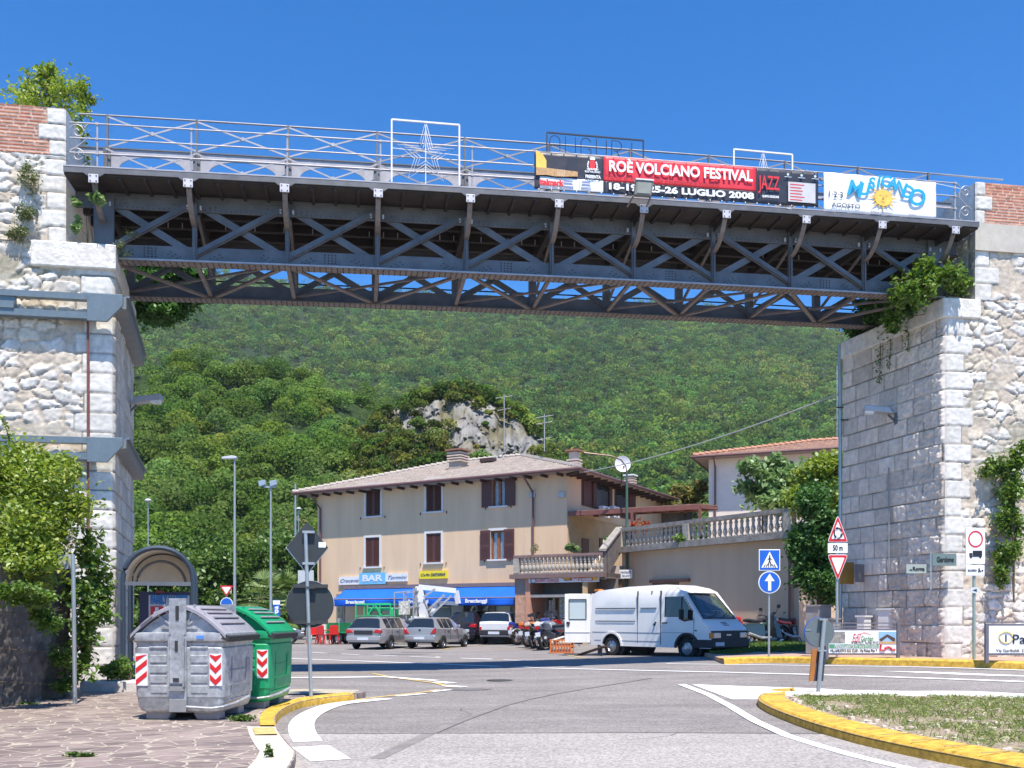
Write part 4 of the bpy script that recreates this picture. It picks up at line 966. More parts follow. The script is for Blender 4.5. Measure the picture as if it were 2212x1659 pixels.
# programme sheet stuck on the right
mb = MB(); x0, x1 = a2+(a3-a2)*.50, a2+(a3-a2)*.94; z = mid_((x0+x1)/2, .36)
mb.box(x0, x1, -.058, -.05, z-.23, z+.24); mb.build('programme_sheet', mat('paper', (.55, .54, .55), .7), r)
mb = MB()
for k in range(6): mb.box(x0+.05, x0+random.uniform(.3, .42), -.062, -.059, z+.17-.072*k, z+.19-.072*k)
mb.build('programme_print', TR, r)
mb = MB()
for k in range(3): xx = a2+(a3-a2)*(.50+.22*k); zz = mid_(xx, .86); mb.cyl((xx, -.05, zz), (xx, -.04, zz), .03, 10)
for k in range(3): xx = a2+(a3-a2)*(.50+.22*k); zz = mid_(xx, .79); mb.box(xx-.09, xx+.09, -.05, -.042, zz-.006, zz+.006)
mb.build('small_badges', mat('print_pale', (.6, .72, .8), .5), r)
mb = MB()
for k in range(24):
    x = .1+k*(L_-.2)/23
    mb.beam((x, -.03, top(x)-.01), (x+.02, .05, top(x)+.02), .02, .02); mb.beam((x, -.03, bot(x)), (x+.02, .03, bot(x)-.03), .018, .018)
mb.build('eyelets', TW, r)
# music banner: corners (1784,374)... (2019,396) (2023,474) (1783,459)
r, s0 = hung('music_banner', 'white banner with a yellow sun and blue brush letters on the bridge', 'banner', 1778); z0 = zd(s0); s1 = s_of(2020); L_ = s1-s0
top = lambda x: lerp(zl(374, 1778), zl(397, 2018), x/L_)-z0; bot = lambda x: lerp(zl(458, 1786), zl(475, 2022), x/L_)-z0
cloth(r, 'sheet', 0, L_, top, bot, mat('banner_white', (.84, .84, .86), .5, var=.02), y=-.01); tl = math.atan((top(L_)-top(0))/L_)
fr = lambda u: s_of(u)-s0
for ch, u, v, a, sz in (('M', 1843, 412, -10, .40), ('U', 1862, 412, -6, .34), ('S', 1879, 400, 0, .30), ('I', 1894, 396, -4, .3), ('C', 1909, 396, -6, .3), ('A', 1924, 400, -14, .3), ('N', 1941, 408, -18, .30), ('D', 1957, 419, -16, .34), ('O', 1976, 431, -6, .44)):
    o = text(ch, sz*1.3, TB, r, (fr(u), -.056-.002*random.random(), zl(v, u)-z0), ext=.002, bold=.012, shear=.1); o.rotation_euler = (Matrix.Rotation(R(-a), 4, 'Y') @ Matrix.Rotation(R(90), 4, 'X')).to_euler()
o = text('1·2·3', .2, TD, r, (fr(1802), -.04, zl(423, 1802)-z0), ext=.002, width=.36); o = text('AGOSTO', .15, TD, r, (fr(1825), -.04, zl(447, 1825)-z0), ext=.002, width=.74)
text('piazza Cantore                 www.', .05, TD, r, (fr(1928), -.04, zl(463, 1928)-z0), ext=.002, width=1.2)
cx_, cz = fr(1905), zl(430, 1905)-z0; mb = MB(); n = 16
for k in range(n):
    a = 2*math.pi*k/n; L2 = .40 if k % 2 == 0 else .30; 
    p = [(cx_+.20*math.cos(a-.17), cz+.17*math.sin(a-.17)), (cx_+L2*1.1*math.cos(a), cz+L2*.85*math.sin(a)), (cx_+.20*math.cos(a+.17), cz+.17*math.sin(a+.17))]
    mb.prism(p, (0, .002, 0), o=(0, -.040, 0))
mb.build('sun_rays', mat('print_gold', (.80, .48, .08), .5, var=.2, scale=12), r)
mb = MB(); mb.prism([(cx_+.225*math.cos(2*math.pi*k/28), cz+.195*math.sin(2*math.pi*k/28)) for k in range(28)], (0, .002, 0), o=(0, -.045, 0)); mb.build('sun_disc', TY, r)
mb = MB()
for sg in (-1, 1): mb.prism([(cx_+sg*.085-.03, cz+.05), (cx_+sg*.085+.03, cz+.05), (cx_+sg*.085, cz+.065)], (0, .002, 0), o=(0, -.049, 0))
mb.prism([(cx_-.01, cz+.05), (cx_+.012, cz-.05), (cx_-.03, cz-.05)], (0, .002, 0), o=(0, -.049, 0)); mb.prism([(cx_-.06, cz-.09), (cx_, cz-.11), (cx_+.06, cz-.09), (cx_, cz-.098)], (0, .002, 0), o=(0, -.049, 0))
mb.build('sun_features', mat('print_brown', (.35, .17, .05), .5), r)
mb = MB(); mb.tube([(-.05, .0, bot(0)+.02), (-.55, .03, bot(0)-.02), (-.95, -.02, bot(0)-.0)], .008, 5); mb.tube([(L_, 0, top(L_)), (L_+.7, .05, top(L_)-.05)], .008, 5); mb.build('tie_rope', TW, r)
# star decorations in square frames
def star_frame(u0, u1, vt, lab, y=-.02):
    r, s0 = hung('star_decoration', lab, 'light decoration', u0, 'wire star light decorations on the railing', y); z0 = zd(s0); w = s_of(u1)-s0; h = zl(vt, u0)-z0; m_ = mat('white_tube', (.78, .77, .8), .4, var=.05)
    mb = MB(); sl = (zd(s0+w)-zd(s0))
    c = [(0, 0, .02), (0, 0, h), (w, 0, h+sl-.02), (w, 0, sl+.02)]; mb.beam(c[0], c[1], .035, .035); mb.beam(c[1], c[2], .035, .035); mb.beam(c[2], c[3], .035, .035); mb.build('frame', m_, r)
    mb = MB(); cx_ = w/2; cz = h*.47
    for k, (R1, thick) in enumerate(((.62, .010), (.46, .010), (.30, .010))):
        pts = []
        for i in range(11):
            a = math.pi/2+math.pi*i/5; rr = R1*(w/1.42) if i % 2 == 0 else R1*.38*(w/1.42); 
            if i in (0, 10): rr *= 1.18
            pts.append((cx_+rr*1.02*math.cos(a), -.012*k, cz+rr*math.sin(a)))
        mb.tube(pts, thick, 5)
    mb.tube([(cx_, 0, .02), (cx_, 0, h-.06)], .012, 5); mb.tube([(0, 0, h*.55), (w, 0, h*.52)], .009, 5); mb.build('star', m_, r)
star_frame(846, 992, 259, 'white tube frame with a wire star, standing on the open railing'); star_frame(1590, 1717, 316, 'white frame with a wire star, half hidden behind the red banner', .14)
# AUGURI letters made of short bulbs
r, s0 = hung('light_sign', 'dark frame with letters of small bulbs above the red banner', 'light sign', 1189, y=.4); z0 = zd(s0); w = (s_of(1399)-s0)*1.01; h0 = zl(333, 1189)-z0; h1 = zl(274, 1189)-z0+.08; sl = zl(292, 1399)-zl(274, 1189)
M_DK = mat('sign_dark', (.03, .035, .06), .5)
mb = MB()
for a, b in (((0, 0, -.0), (0, 0, h1)), ((0, 0, h1), (w, 0, h1+sl)), ((w, 0, h1+sl), (w, 0, 0))): mb.beam(a, b, .03, .03)
mb.build('frame', M_DK, r)
arc = lambda cx, cz, rx, rz, a0, a1, n=12: [(cx+rx*math.cos(R(a0+(a1-a0)*k/n)), cz+rz*math.sin(R(a0+(a1-a0)*k/n))) for k in range(n+1)]
LET = {'A': [[(0, 0), (0, .75)]+arc(.5, .75, .5, .25, 180, 0)+[(1, 0)], [(0, .5), (1, .5)]], 'U': [[(0, 1), (0, .3)]+arc(.5, .3, .5, .3, 180, 360)+[(1, 1)]],
       'G': [arc(.5, .75, .5, .25, 20, 180)+arc(.5, .27, .5, .27, 180, 360)+[(1, .45), (.6, .45)]], 'R': [[(0, 0), (0, 1), (.5, 1)]+arc(.5, .74, .5, .26, 90, -90)+[(.1, .48)], [(.5, .48), (1, 0)]], 'I': [[(.5, 0), (.5, 1)]]}
mb = MB(); x = .07; h0 += .14; H = h1-h0-.10
for ch in 'AUGURI':
    lw = .24
    for st in LET[ch]:
        P_ = [Vector((x+p[0]*lw, 0, h0+.04+p[1]*H+sl*(x+p[0]*lw)/w)) for p in st]; acc = 0
        for a, b in zip(P_[:-1], P_[1:]):
            n = max(1, round((b-a).length/.07)); 
            for k in range(n): mb.beam(a+(b-a)*(k+.1)/n, a+(b-a)*(k+.62)/n, .02, .02)
        mb.tube(P_, .005, 4)
    x += (w-.1)/6
mb.build('bulb_letters', M_DK, r)
# floodlight under the banner
r, s0 = hung('floodlight', 'grey floodlight on an arm fixed to the bridge edge, in front of the red banner', 'floodlight', 1378, y=-.35)
T_ = lambda s_: None
mb = MB(); mb.prism([(-.2, -.12), (.2, -.12), (.26, .22), (-.16, .22)], (0, .12, 0), o=(0, -.04, .02)); mb.build('housing', mat('flood_grey', (.20, .20, .18), .5, .3), r, bevel=.015)
mb = MB(); mb.box(-.17, .25, -.06, .1, .24, .27); mb.build('hood', mat('flood_white', (.75, .75, .75), .5), r)
mb = MB(); mb.prism([(-.15, -.08), (.16, -.08), (.2, .17), (-.12, .17)], (0, .01, 0), o=(0, -.052, .02)); mb.build('lens', mat('flood_glass', (.30, .30, .25), .2), r)
mb = MB(); mb.beam((-.2, .02, -.1), (-.25, .38, -.2), .03, .03); mb.beam((.2, .02, -.1), (.2, .38, -.2), .03, .03); mb.build('bracket', M_IRONB, r)
# ================================================================= HOUSE WITH BAR
HC = Vector((2.83, 47.6, 0)); HR_ = -math.atan2(.499, .867)      # near corner; local x runs along the street front towards the corner, y into the depth
HX = Vector((.867, -.499, 0)); HY = Vector((.499, .867, 0))
def hf(u, v, y=0.):           # front plane shifted by local y -> (x, z)
    o = HC+HY*y; k = (u-CX)/F_PX; n = HY; # (k*Y, Y).n = o.n
    Y = o.dot(n)/(k*n.x+n.y); P = Vector((k*Y, Y, 0)); return (P-HC).dot(HX), zat(v, Y)
def hs(u, v, x=0.):           # side plane at local x -> (y, z)
    o = HC+HX*x; k = (u-CX)/F_PX; n = HX; Y = o.dot(n)/(k*n.x+n.y); P = Vector((k*Y, Y, 0)); return (P-HC).dot(HY), zat(v, Y)
M_PLAS = mat('plaster_beige', (.70, .495, .32), .9, var=.09, scale=1.3, streak=True, bump=.25, bscale=60)
M_PLAS2 = mat('plaster_ochre', (.52, .36, .20), .9, var=.12, scale=1.4)
M_TRIM = mat('stone_trim', (.66, .64, .62), .8, var=.06)
M_SHUT = mat('shutter_brown', (.10, .036, .03), .55, var=.15, scale=9)
M_WOOD = mat('window_wood', (.28, .10, .04), .5, var=.15)
M_GLASS = mat('window_glass', (.03, .035, .04), .06, var=0, spec=.8)
M_CURT = mat('curtain', (.60, .64, .68), .9, var=.2, scale=6)
M_EAVE = mat('eave_soffit', (.33, .29, .26), .9, var=.1)
M_RAFT = mat('rafter', (.06, .035, .03), .7)
M_GUT = mat('gutter_brown', (.17, .09, .085), .45, .2, var=.1)
def tile_mat(name, c0, c1, period=.22, ang=0.):
    m = bpy.data.materials.new(name); m.use_nodes = True; t = m.node_tree; L = t.links.new; b = t.nodes['Principled BSDF']; b.inputs['Roughness'].default_value = .9
    tc = N(t, 'ShaderNodeTexCoord'); v = N(t, 'ShaderNodeTexVoronoi'); v.inputs['Scale'].default_value = 3.4; L(tc.outputs['Object'], v.inputs['Vector'])
    rp = N(t, 'ShaderNodeValToRGB'); rp.color_ramp.elements[0].color = (*c0, 1); rp.color_ramp.elements[1].color = (*c1, 1); L(v.outputs['Color'], rp.inputs[0])
    L(rp.outputs[0], b.inputs['Base Color']); MATS[name] = m; return m
M_TILE = tile_mat('roof_tiles_grey', (.20, .165, .14), (.32, .27, .235)); M_TILER = tile_mat('roof_tiles_red', (.12, .06, .045), (.31, .18, .125))
def tiled(r, name, quad, m, rows=.34, per=.26):
    """tiled slope: quad = eave a, eave b, top b, top a (local); channels run from eave to top"""
    a, b, c, d = [Vector(q) for q in quad]; n = (b-a).cross(d-a).normalized()
    if n.z < 0: n = -n
    L1 = (b-a).length; L2 = ((d-a).length+(c-b).length)/2; nu = int(L1/per*6); nv = int(L2/rows*4)
    U_, V_ = np.meshgrid(np.linspace(0, 1, nu), np.linspace(0, 1, nv))
    def bl(i): return (a[i]*(1-U_)+b[i]*U_)*(1-V_)+(d[i]*(1-U_)+c[i]*U_)*V_
    ex = (b-a).normalized(); s = sum(bl(i)*ex[i] for i in range(3)); up_ = ((d-a)-(d-a).dot(ex)*ex).normalized(); w = sum(bl(i)*up_[i] for i in range(3))
    h = .045*np.abs(np.sin(s*math.pi/per))+.035*(1-(w/rows) % 1)+.015*(hsh(np.floor(s/per), np.floor(w/rows))-.5)
    P = np.stack([bl(i)+n[i]*h for i in range(3)], -1).reshape(-1, 3); idx = np.arange(U_.size).reshape(U_.shape)
    q = np.stack([idx[:-1, :-1], idx[:-1, 1:], idx[1:, 1:], idx[1:, :-1]], -1).reshape(-1, 4)
    return fast_mesh(name, P, q, m, r, smooth=True)
hs_ = thing('apartment_house', 'two-storey beige house with brown shutters above the blue bar awning', 'house', HC, HR_)
XL = hf(686, 1100)[0]; ZE = hf(1225, 1022)[1]; YB = 13.5
# windows: (u0, v0, u1, v1, open?, upper?)
def wrect(u0, v0, u1, v1): x0, z1 = hf(u0, v0); x1, z0 = hf(u1, v1); zz = (hf(u0, v1)[1]+z0)/2; z2 = (z1+hf(u1, v0)[1])/2; return x0, x1, zz, z2
WIN = [(791, 1048, 822, 1115, 0), (921, 1037, 954, 1105, 0), (1063, 1027, 1092, 1093, 1), (790, 1161, 820, 1224, 0), (921, 1152, 953, 1215, 0), (1060, 1146, 1090, 1208, 1)]
rects = [wrect(*w[:4]) for w in WIN]
# walls with real openings: front wall built of strips round the windows
xs = [XL]; mb = MB(); D_ = .35
cols = [(min(rects[i][0], rects[i+3][0])-.0, max(rects[i][1], rects[i+3][1])) for i in range(3)]
def wallx(mb, x0, x1, z0, z1): mb.box(x0, x1, 0, D_, z0, z1)
cur = XL
for i, (a, b) in enumerate(cols):
    wallx(mb, cur, a, 0, ZE); cur = b
    zz = 0
    for j in (i+3, i):
        x0, x1, z0, z1 = rects[j]; wallx(mb, a, b, zz, z0)
        if x0-a > .01: wallx(mb, a, x0, z0, z1)
        if b-x1 > .01: wallx(mb, x1, b, z0, z1)
        zz = z1
    wallx(mb, a, b, zz, ZE)
wallx(mb, cur, 0, 0, ZE); mb.build('front_wall', M_PLAS, hs_)
mb = MB(); mb.box(-.35, 0, .35, YB, 0, ZE); mb.box(XL, XL+.35, .35, YB, 0, ZE); mb.box(XL+.35, -.35, YB-.35, YB, 0, ZE); mb.build('side_wall', M_PLAS, hs_)
for (x0, x1, z0, z1), w in zip(rects, WIN):
    mb = MB(); t_ = .13
    mb.box(x0-t_, x0, -.03, .12, z0, z1+t_); mb.box(x1, x1+t_, -.03, .12, z0, z1+t_); mb.box(x0, x1, -.03, .12, z1, z1+t_)
    fr_ = mb.build('window', M_TRIM, hs_)
    mb = MB(); mb.box(x0-t_-.04, x1+t_+.04, -.12, .10, z0-.09, z0); mb.build('sill', M_TRIM, fr_)
    wm = (x0+x1)/2
    if w[4]:
        mb = MB(); mb.box(x0, x0+.09, .10, .18, z0, z1); mb.box(x1-.09, x1, .10, .18, z0, z1); mb.box(wm-.08, wm+.08, .09, .18, z0, z1); mb.box(x0+.09, x1-.09, .10, .18, z1-.1, z1); mb.build('frame', M_WOOD, fr_)
        mb = MB(); mb.box(x0+.09, x1-.09, .16, .17, z0, z1-.1); mb.build('pane', mat('clear_pane', (.9, .95, 1), .03, var=0, trans=.9), fr_)
        mb = MB()
        for a, b, sg in ((x0+.05, wm-.02, 1), (wm+.02, x1-.05, -1)):
            n = 14; top_ = [(a+(b-a)*k/n, .24+.02*math.sin(k*2.1), z1-.05) for k in range(n+1)]; bot_ = [(a+(b-a)*k/n*(.8 if sg > 0 else .8)+(0 if sg > 0 else (b-a)*.2), .24+.02*math.sin(k*2.1), z0+.02) for k in range(n+1)]
            mb.add(top_+bot_, [(k+1, k, n+1+k, n+2+k) for k in range(n)], True)
        mb.build('curtain', M_CURT, fr_)
        sw = .62
        for a, b in ((x0-sw, x0-.0), (x1, x1+sw)):
            mb = MB(); mb.box(a, b, -.09, -.04, z0-.04, z1+.04)
            for zz in np.arange(z0+.1, z1-.1, .07):
                if abs(zz-(z0+z1)/2) > .06: mb.beam((a+.08, -.095, zz), (b-.08, -.095, zz), .008, .035)
            mb.build('shutter', M_SHUT, fr_)
    else:
        for a, b in ((x0, wm-.008), (wm+.008, x1)):
            mb = MB(); fw = .08
            mb.box(a, a+fw, .02, .06, z0, z1); mb.box(b-fw, b, .02, .06, z0, z1); mb.box(a+fw, b-fw, .02, .06, z0, z0+.1); mb.box(a+fw, b-fw, .02, .06, z1-.1, z1)
            mb.box(a+fw, b-fw, .05, .055, z0+.1, z1-.1)
            zz = z0+.12
            while zz < z1-.11: mb.add([(a+fw, .015, zz), (b-fw, .015, zz), (b-fw, .048, zz+.04), (a+fw, .048, zz+.04)], [(0, 1, 2, 3)]); zz += .055
            mb.build('shutter', M_SHUT, fr_)
    mb = MB()
    for x in (x0-t_-.28, x1+t_+.2): mb.box(x, x+.03, -.05, 0, z0-.15, z0-.02)
    mb.build('shutter_catch', M_RAFT, fr_)
# roof
EO = .72; zr = ZE-.02
eL = XL-1.35; rise = .30
apx, apy = hf(1052, 968)[0], 0
ridge_y = YB/2; zrt = ZE+ridge_y*.36
xa = eL+6.3; xb = .9-7.4                               # ridge ends of the hip roof
E = lambda x, y: (x, y, zr+.10)
A1, A2, A3, A4 = E(eL, -EO), E(1.05, -EO), E(1.05, YB+EO), E(eL, YB+EO); T1 = (xa, ridge_y, zrt); T2 = (xb, ridge_y, zrt)
tiled(hs_, 'roof', (A1, A2, T2, T1), M_TILE)
tiled(hs_, 'roof_side', (A2, A3, T2, T2), M_TILE); mb = MB(); mb.add([A3, A4, T1, T2, A1], [(0, 1, 2, 3), (1, 4, 2)]); mb.build('roof_back', M_TILE, hs_)
mb = MB()
for a, b in ((A1, T1), (A2, T2), (T1, T2)): 
    a = Vector(a); b = Vector(b); n = int((b-a).length/.38)
    for k in range(n): mb.tube([a+(b-a)*k/n+Vector((0, 0, .09)), a+(b-a)*(k+1.02)/n+Vector((0, 0, .05))], [.13, .10], 8)
mb.build('ridge_tiles', mat('ridge_tile', (.46, .40, .35), .9, var=.2, scale=8), hs_)
mb = MB(); mb.box(eL, 1.05, -EO, -.0, zr, zr+.06); mb.box(0, 1.05, .0, YB+EO, zr, zr+.06); mb.box(eL, XL, 0, YB+EO, zr, zr+.06); mb.build('eave', M_EAVE, hs_)
mb = MB(); x = eL+.4
while x < .6: mb.box(x, x+.11, -EO+.1, 0, zr-.14, zr); x += .92
mb.build('rafters', M_RAFT, hs_)
mb = MB(); y = .25
while y < YB: mb.box(.0, .95, y, y+.12, zr-.14, zr); y += .88
mb.beam((0, 0, zr-.07), (.95, -EO+.1, zr-.07), .12, .14); mb.build('rafters', M_RAFT, hs_)
mb = MB(); mb.tube([(eL, -EO-.05, zr+.08), (1.1, -EO-.05, zr+.08), (1.1, YB, zr+.08)], .085, 8); mb.build('gutter', M_GUT, hs_)
for u in (694, 1153):
    x = hf(u, 1100)[0]; mb = MB(); mb.tube([(x-.25, -EO, zr+.02), (x-.22, -EO+.1, zr-.15), (x, -.1, zr-.85), (x, -.08, 3.4 if u > 1000 else 0)], .06, 8); mb.build('downpipe', M_GUT, hs_)
# chimneys
def chimney(x, y, z, w, h, n=4, r=None, cm=None):
    c = MB(); c.box(x-w/2, x+w/2, y-w/2, y+w/2, z-.6, z+h*.3); o = c.build('chimney', mat('chimney_plaster', (.40, .33, .27), .9), r or hs_)
    c = MB()
    for k in range(n): c.box(x-w*.62, x+w*.62, y-w*.62, y+w*.62, z+h*(.3+.15*k), z+h*(.3+.15*k)+h*.07)
    c.box(x-w*.4, x+w*.4, y-w*.4, y+w*.4, z+h*.3, z+h*.9); c.build('chimney_slats', mat('chimney_slat', (.60, .48, .40), .8), o)
    c = MB(); c.box(x-w*.72, x+w*.72, y-w*.72, y+w*.72, z+h*.92, z+h); c.build('chimney_cap', cm or mat('chimney_cap', (.30, .14, .09), .8), o)
chx, chz = hf(990, 985, 3.6); chimney(chx, 3.6, ZE+3.6*.36+.2, .8, 1.05)
q = hs(1270, 985, -3.5); chimney(-3.3, 7.6, ZE+1.45, .6, 1.2, 2)
cy_, cz_ = hs(1405, 1040, -.6); chimney(-1.5, 12., ZE+.6, .5, 1.0, 4, cm=mat('chimney_white', (.75, .75, .75), .7))
mb = MB(); qx, qz = hf(1057, 980, 5.0); mb.box(qx-.5, qx+.4, 4.7, 5.2, ZE+5*.36+.12, ZE+5*.36+.34); mb.build('roof_vent', M_RAFT, hs_)
# boxes and marks on the wall
for u, v in ((1151, 1069), (1214, 1069)):
    x, z = hf(u, v); mb = MB(); mb.box(x-.18, x+.18, -.12, 0, z-.15, z+.15); mb.build('junction_box', mat('box_grey', (.45, .45, .44), .6), hs_, bevel=.02)
# side windows with shutters
for i, (u0, u1, v0, v1, k) in enumerate(((1258, 1274, 1032, 1088, 's'), (1283, 1312, 1040, 1098, 'o'), (1329, 1352, 1050, 1112, 'g'), (1358, 1370, 1065, 1118, 's'))):
    y0, z1 = hs(u0, v0); y1, _ = hs(u1, v0); z0 = hs(u0, v1)[1]
    mb = MB(); mb.box(-.02, .05, y0-.12, y1+.12, z0-.1, z1+.1); fr_ = mb.build('window', M_TRIM if k == 'o' else M_SHUT, hs_)
    mb = MB(); mb.box(.05, .08, y0, y1, z0, z1); mb.build('pane', M_GLASS if k != 's' else M_SHUT, fr_)
    if k == 'o':
        for yy in (y0-.35, y1): mb = MB(); mb.box(.08, .14, yy, yy+.4, z0, z1); mb.build('shutter', M_SHUT, fr_)
# air conditioners
for i, u in enumerate((1300, 1322)):
    y, z = hs(u, 1107, .3); r = thing('air_conditioner', ['white air conditioning unit on the house side wall, the nearer one', 'white air conditioning unit on the house side wall, the farther one'][i], 'air conditioner', HC+HX*.3+HY*y+Vector((0, 0, z-.3)), HR_, 'air conditioning units on the side wall')
    mb = MB(); mb.box(0, .3, -.42, .42, 0, .62); mb.build('case', mat('ac_white', (.75, .76, .78), .5), r, bevel=.02)
    mb = MB(); mb.cyl((.30, 0, .31), (.315, 0, .31), .24, 18); mb.build('fan_grille', mat('ac_dark', (.08, .08, .08), .5), r)
# ground floor: bar front under the awning
ax0, ax1 = hf(706, 1290)[0], hf(1111, 1280)[0]
za = hf(900, 1262)[1]
x0, x1 = XL+.3, ax1-.1
mb = MB(); y_ = -.05
mb.box(XL-.02, x1, -.06, -.01, 0, .5); mb.build('plinth', mat('plinth_grey', (.30, .27, .25), .9), hs_)
gz1 = za-.5
for u0, u1 in ((728, 745), (800, 850), (930, 985), (1030, 1062), (1066, 1106)):
    a, b = hf(u0, 1300)[0], hf(u1, 1300)[0]; mb = MB(); mb.box(a, b, -.05, -.02, .4, gz1); f = mb.build('shop_window', mat('alu_frame', (.30, .27, .24), .4, .4), hs_)
    mb = MB(); mb.box(a+.1, b-.1, -.06, -.052, .55, gz1-.1); mb.build('pane', M_GLASS, f)
    mb = MB(); mb.box(a+.1, b-.1, -.065, -.062, .55, 1.35); mb.build('window_film', mat('window_film', (.35, .38, .36), .5), f)
# awning
zt_ = hf(900, 1250)[1]-.1; M_AWN = mat('awning_blue', (.012, .12, .60), .75, var=.10, scale=.9, spec=.2)
aw = thing('awning', 'long bright blue awning of the bar, marked with white newspaper lettering', 'awning', HC+HX*0, HR_)
PJ = 1.55; zA = hf(900, 1270, -.2)[1]; zB = hf(900, 1293, -PJ)[1]; zC = zB-.36
ax0 = hf(712, 1290, -PJ)[0]; ax1 = hf(1111, 1280, -PJ)[0]
X, T = np.meshgrid(np.linspace(ax0, ax1, 120), np.linspace(0, 1, 12)); sag = .10*np.sin(math.pi*T)*(.6+.8*vn(X/1.7, T*0, 4)); Z = zA+(zB-zA)*T-sag; Y_ = -.2-(PJ-.2)*T
P = np.stack([X, Y_, Z], -1).reshape(-1, 3); idx = np.arange(X.size).reshape(X.shape); q = np.stack([idx[:-1, :-1], idx[1:, :-1], idx[1:, 1:], idx[:-1, 1:]], -1).reshape(-1, 4)
o = fast_mesh('canopy_cloth', P, q, M_AWN, aw, smooth=True); o.modifiers.new('s', 'SOLIDIFY').thickness = .01
X, T = np.meshgrid(np.linspace(ax0, ax1, 160), np.linspace(0, 1, 5)); Z = zB-.03+(zC-zB)*T; Y_ = -PJ-.02+.05*T*np.sin(X*3.1+2*vn(X, T*0, 9))
P = np.stack([X, Y_, Z], -1).reshape(-1, 3); idx = np.arange(X.size).reshape(X.shape); q = np.stack([idx[:-1, :-1], idx[1:, :-1], idx[1:, 1:], idx[:-1, 1:]], -1).reshape(-1, 4)
o = fast_mesh('valance', P, q, M_AWN, aw, smooth=True); o.modifiers.new('s', 'SOLIDIFY').thickness = .01
mb = MB(); mb.tube([(ax0, -PJ, zB), (ax1, -PJ, zB)], .035, 8); mb.box(ax0, ax1, -.26, -.0, zA, zA+.20); mb.build('cassette', mat('awning_case', (.22, .15, .14), .6), aw)
for i, u in enumerate((769, 905, 1030)):
    x = hf(u, 1300, -PJ)[0]; mb = MB(); mb.box(x-.75, x+.75, -PJ-.075, -PJ-.06, zC+.07, zC+.33); mb.build('logo_panel', M_AWN, aw)
    text('Bresciaoggi', .27, TW, aw, (x, -PJ-.085, zC+.2), width=1.35, bold=.012, ext=.003)
# signs above the awning
def board(name, lab, u0, v0, u1, v1, m, y=-.12, cat='sign', dep=.1):
    xa_, z1 = hf(u0, v0, y); xb_, z0 = hf(u1, v1, y); z1 = (z1+hf(u1, v0+ (0), y)[1])/2; z0 = (z0+hf(u0, v1, y)[1])/2
    xc = (xa_+xb_)/2; w = xb_-xa_; h = z1-z0; o = HC+HX*xc+HY*y
    r = thing(name, lab, cat, (o.x, o.y, z0), HR_); mb = MB(); mb.box(-w/2, w/2, 0, dep, 0, h); mb.build('panel', m, r); return r, w, h
M_SW = mat('sign_white', (.74, .74, .76), .5, var=.03); M_SK = mat('sign_ink', (.05, .05, .10), .5, var=0)
r, w, h = board('bar_sign', 'white sign with cursive lettering left of the light blue bar sign', 732, 1246, 776, 1263, M_SW); text('Crocevia', .3, M_SK, r, (0, -.012, h/2), width=w*.9, shear=.5, bold=-.002)
r, w, h = board('bar_sign', 'light blue square sign with big white letters above the awning', 776, 1237, 832, 1262, mat('sign_light_blue', (.18, .48, .68), .5, var=.05), y=-.16); text('BAR', .5, M_SW, r, (0, -.012, h/2), width=w*.78, bold=.02)
r, w, h = board('bar_sign', 'white sign with cursive lettering right of the light blue bar sign', 833, 1239, 879, 1256, M_SW); text('Tormini', .3, M_SK, r, (0, -.012, h/2), width=w*.9, shear=.5, bold=-.002)
r, w, h = board('coffee_sign', 'yellow coffee sign above the awning under the middle window', 906, 1233, 966, 1250, mat('sign_yellow', (.85, .66, .02), .5, var=.03)); text('Caffe', .2, M_SK, r, (-w*.3, -.012, h/2), width=w*.33, shear=.4); text('CARTAPANI', .22, M_SK, r, (w*.17, -.012, h/2), width=w*.52, bold=.008, shear=.2)
# ---- low shop wing with balcony to the right of the house front
SY = -2.6
shop = thing('shop_wing', 'single-storey shop with posters in the window under the small balcony', 'shop', HC, HR_)
sx0, sz1 = hf(1113, 1238, SY); sx1, _ = hf(1308, 1238, SY); zs = hf(1200, 1239, SY)[1]
mb = MB(); mb.box(sx0-.2, sx1, SY-.25, .0, zs-.22, zs); mb.build('balcony_slab', mat('slab_brown', (.20, .13, .12), .7), shop)
a = hf(1141, 1300, SY)[0]; mb = MB(); mb.box(sx0, hf(1135, 1300, SY)[0], SY, SY+.5, 0, zs-.22-.75); mb.build('brick_pillar', mat('brick_wall', (.52, .30, .20), .9, var=.3, scale=5, bump=.6, bscale=14), shop)
mb = MB(); mb.box(sx0-.02, hf(1135, 1300, SY)[0]+.02, SY-.02, SY+.5, zs-.97, zs-.22); mb.build('pillar_head', mat('pillar_grey', (.26, .22, .20), .8), shop)
xp0, xp1 = hf(1135, 1300, SY)[0]+.02, hf(1146, 1300, SY)[0]; mb = MB(); mb.box(xp0, xp1, SY-.05, -0., 0, zs-.22); mb.build('pink_pilaster', mat('plaster_pink', (.55, .27, .18), .9, var=.1), shop)
mb = MB(); mb.box(xp1, sx1, SY+1.3, SY+1.5, 0, zs-.22); mb.build('shop_wall', mat('shop_wall', (.22, .19, .17), .9), shop)
mb = MB(); mb.box(xp1, sx1, SY+.0, SY+1.3, zs-1.15, zs-1.0); mb.build('lintel', mat('shop_lintel', (.3, .28, .27), .8), shop)
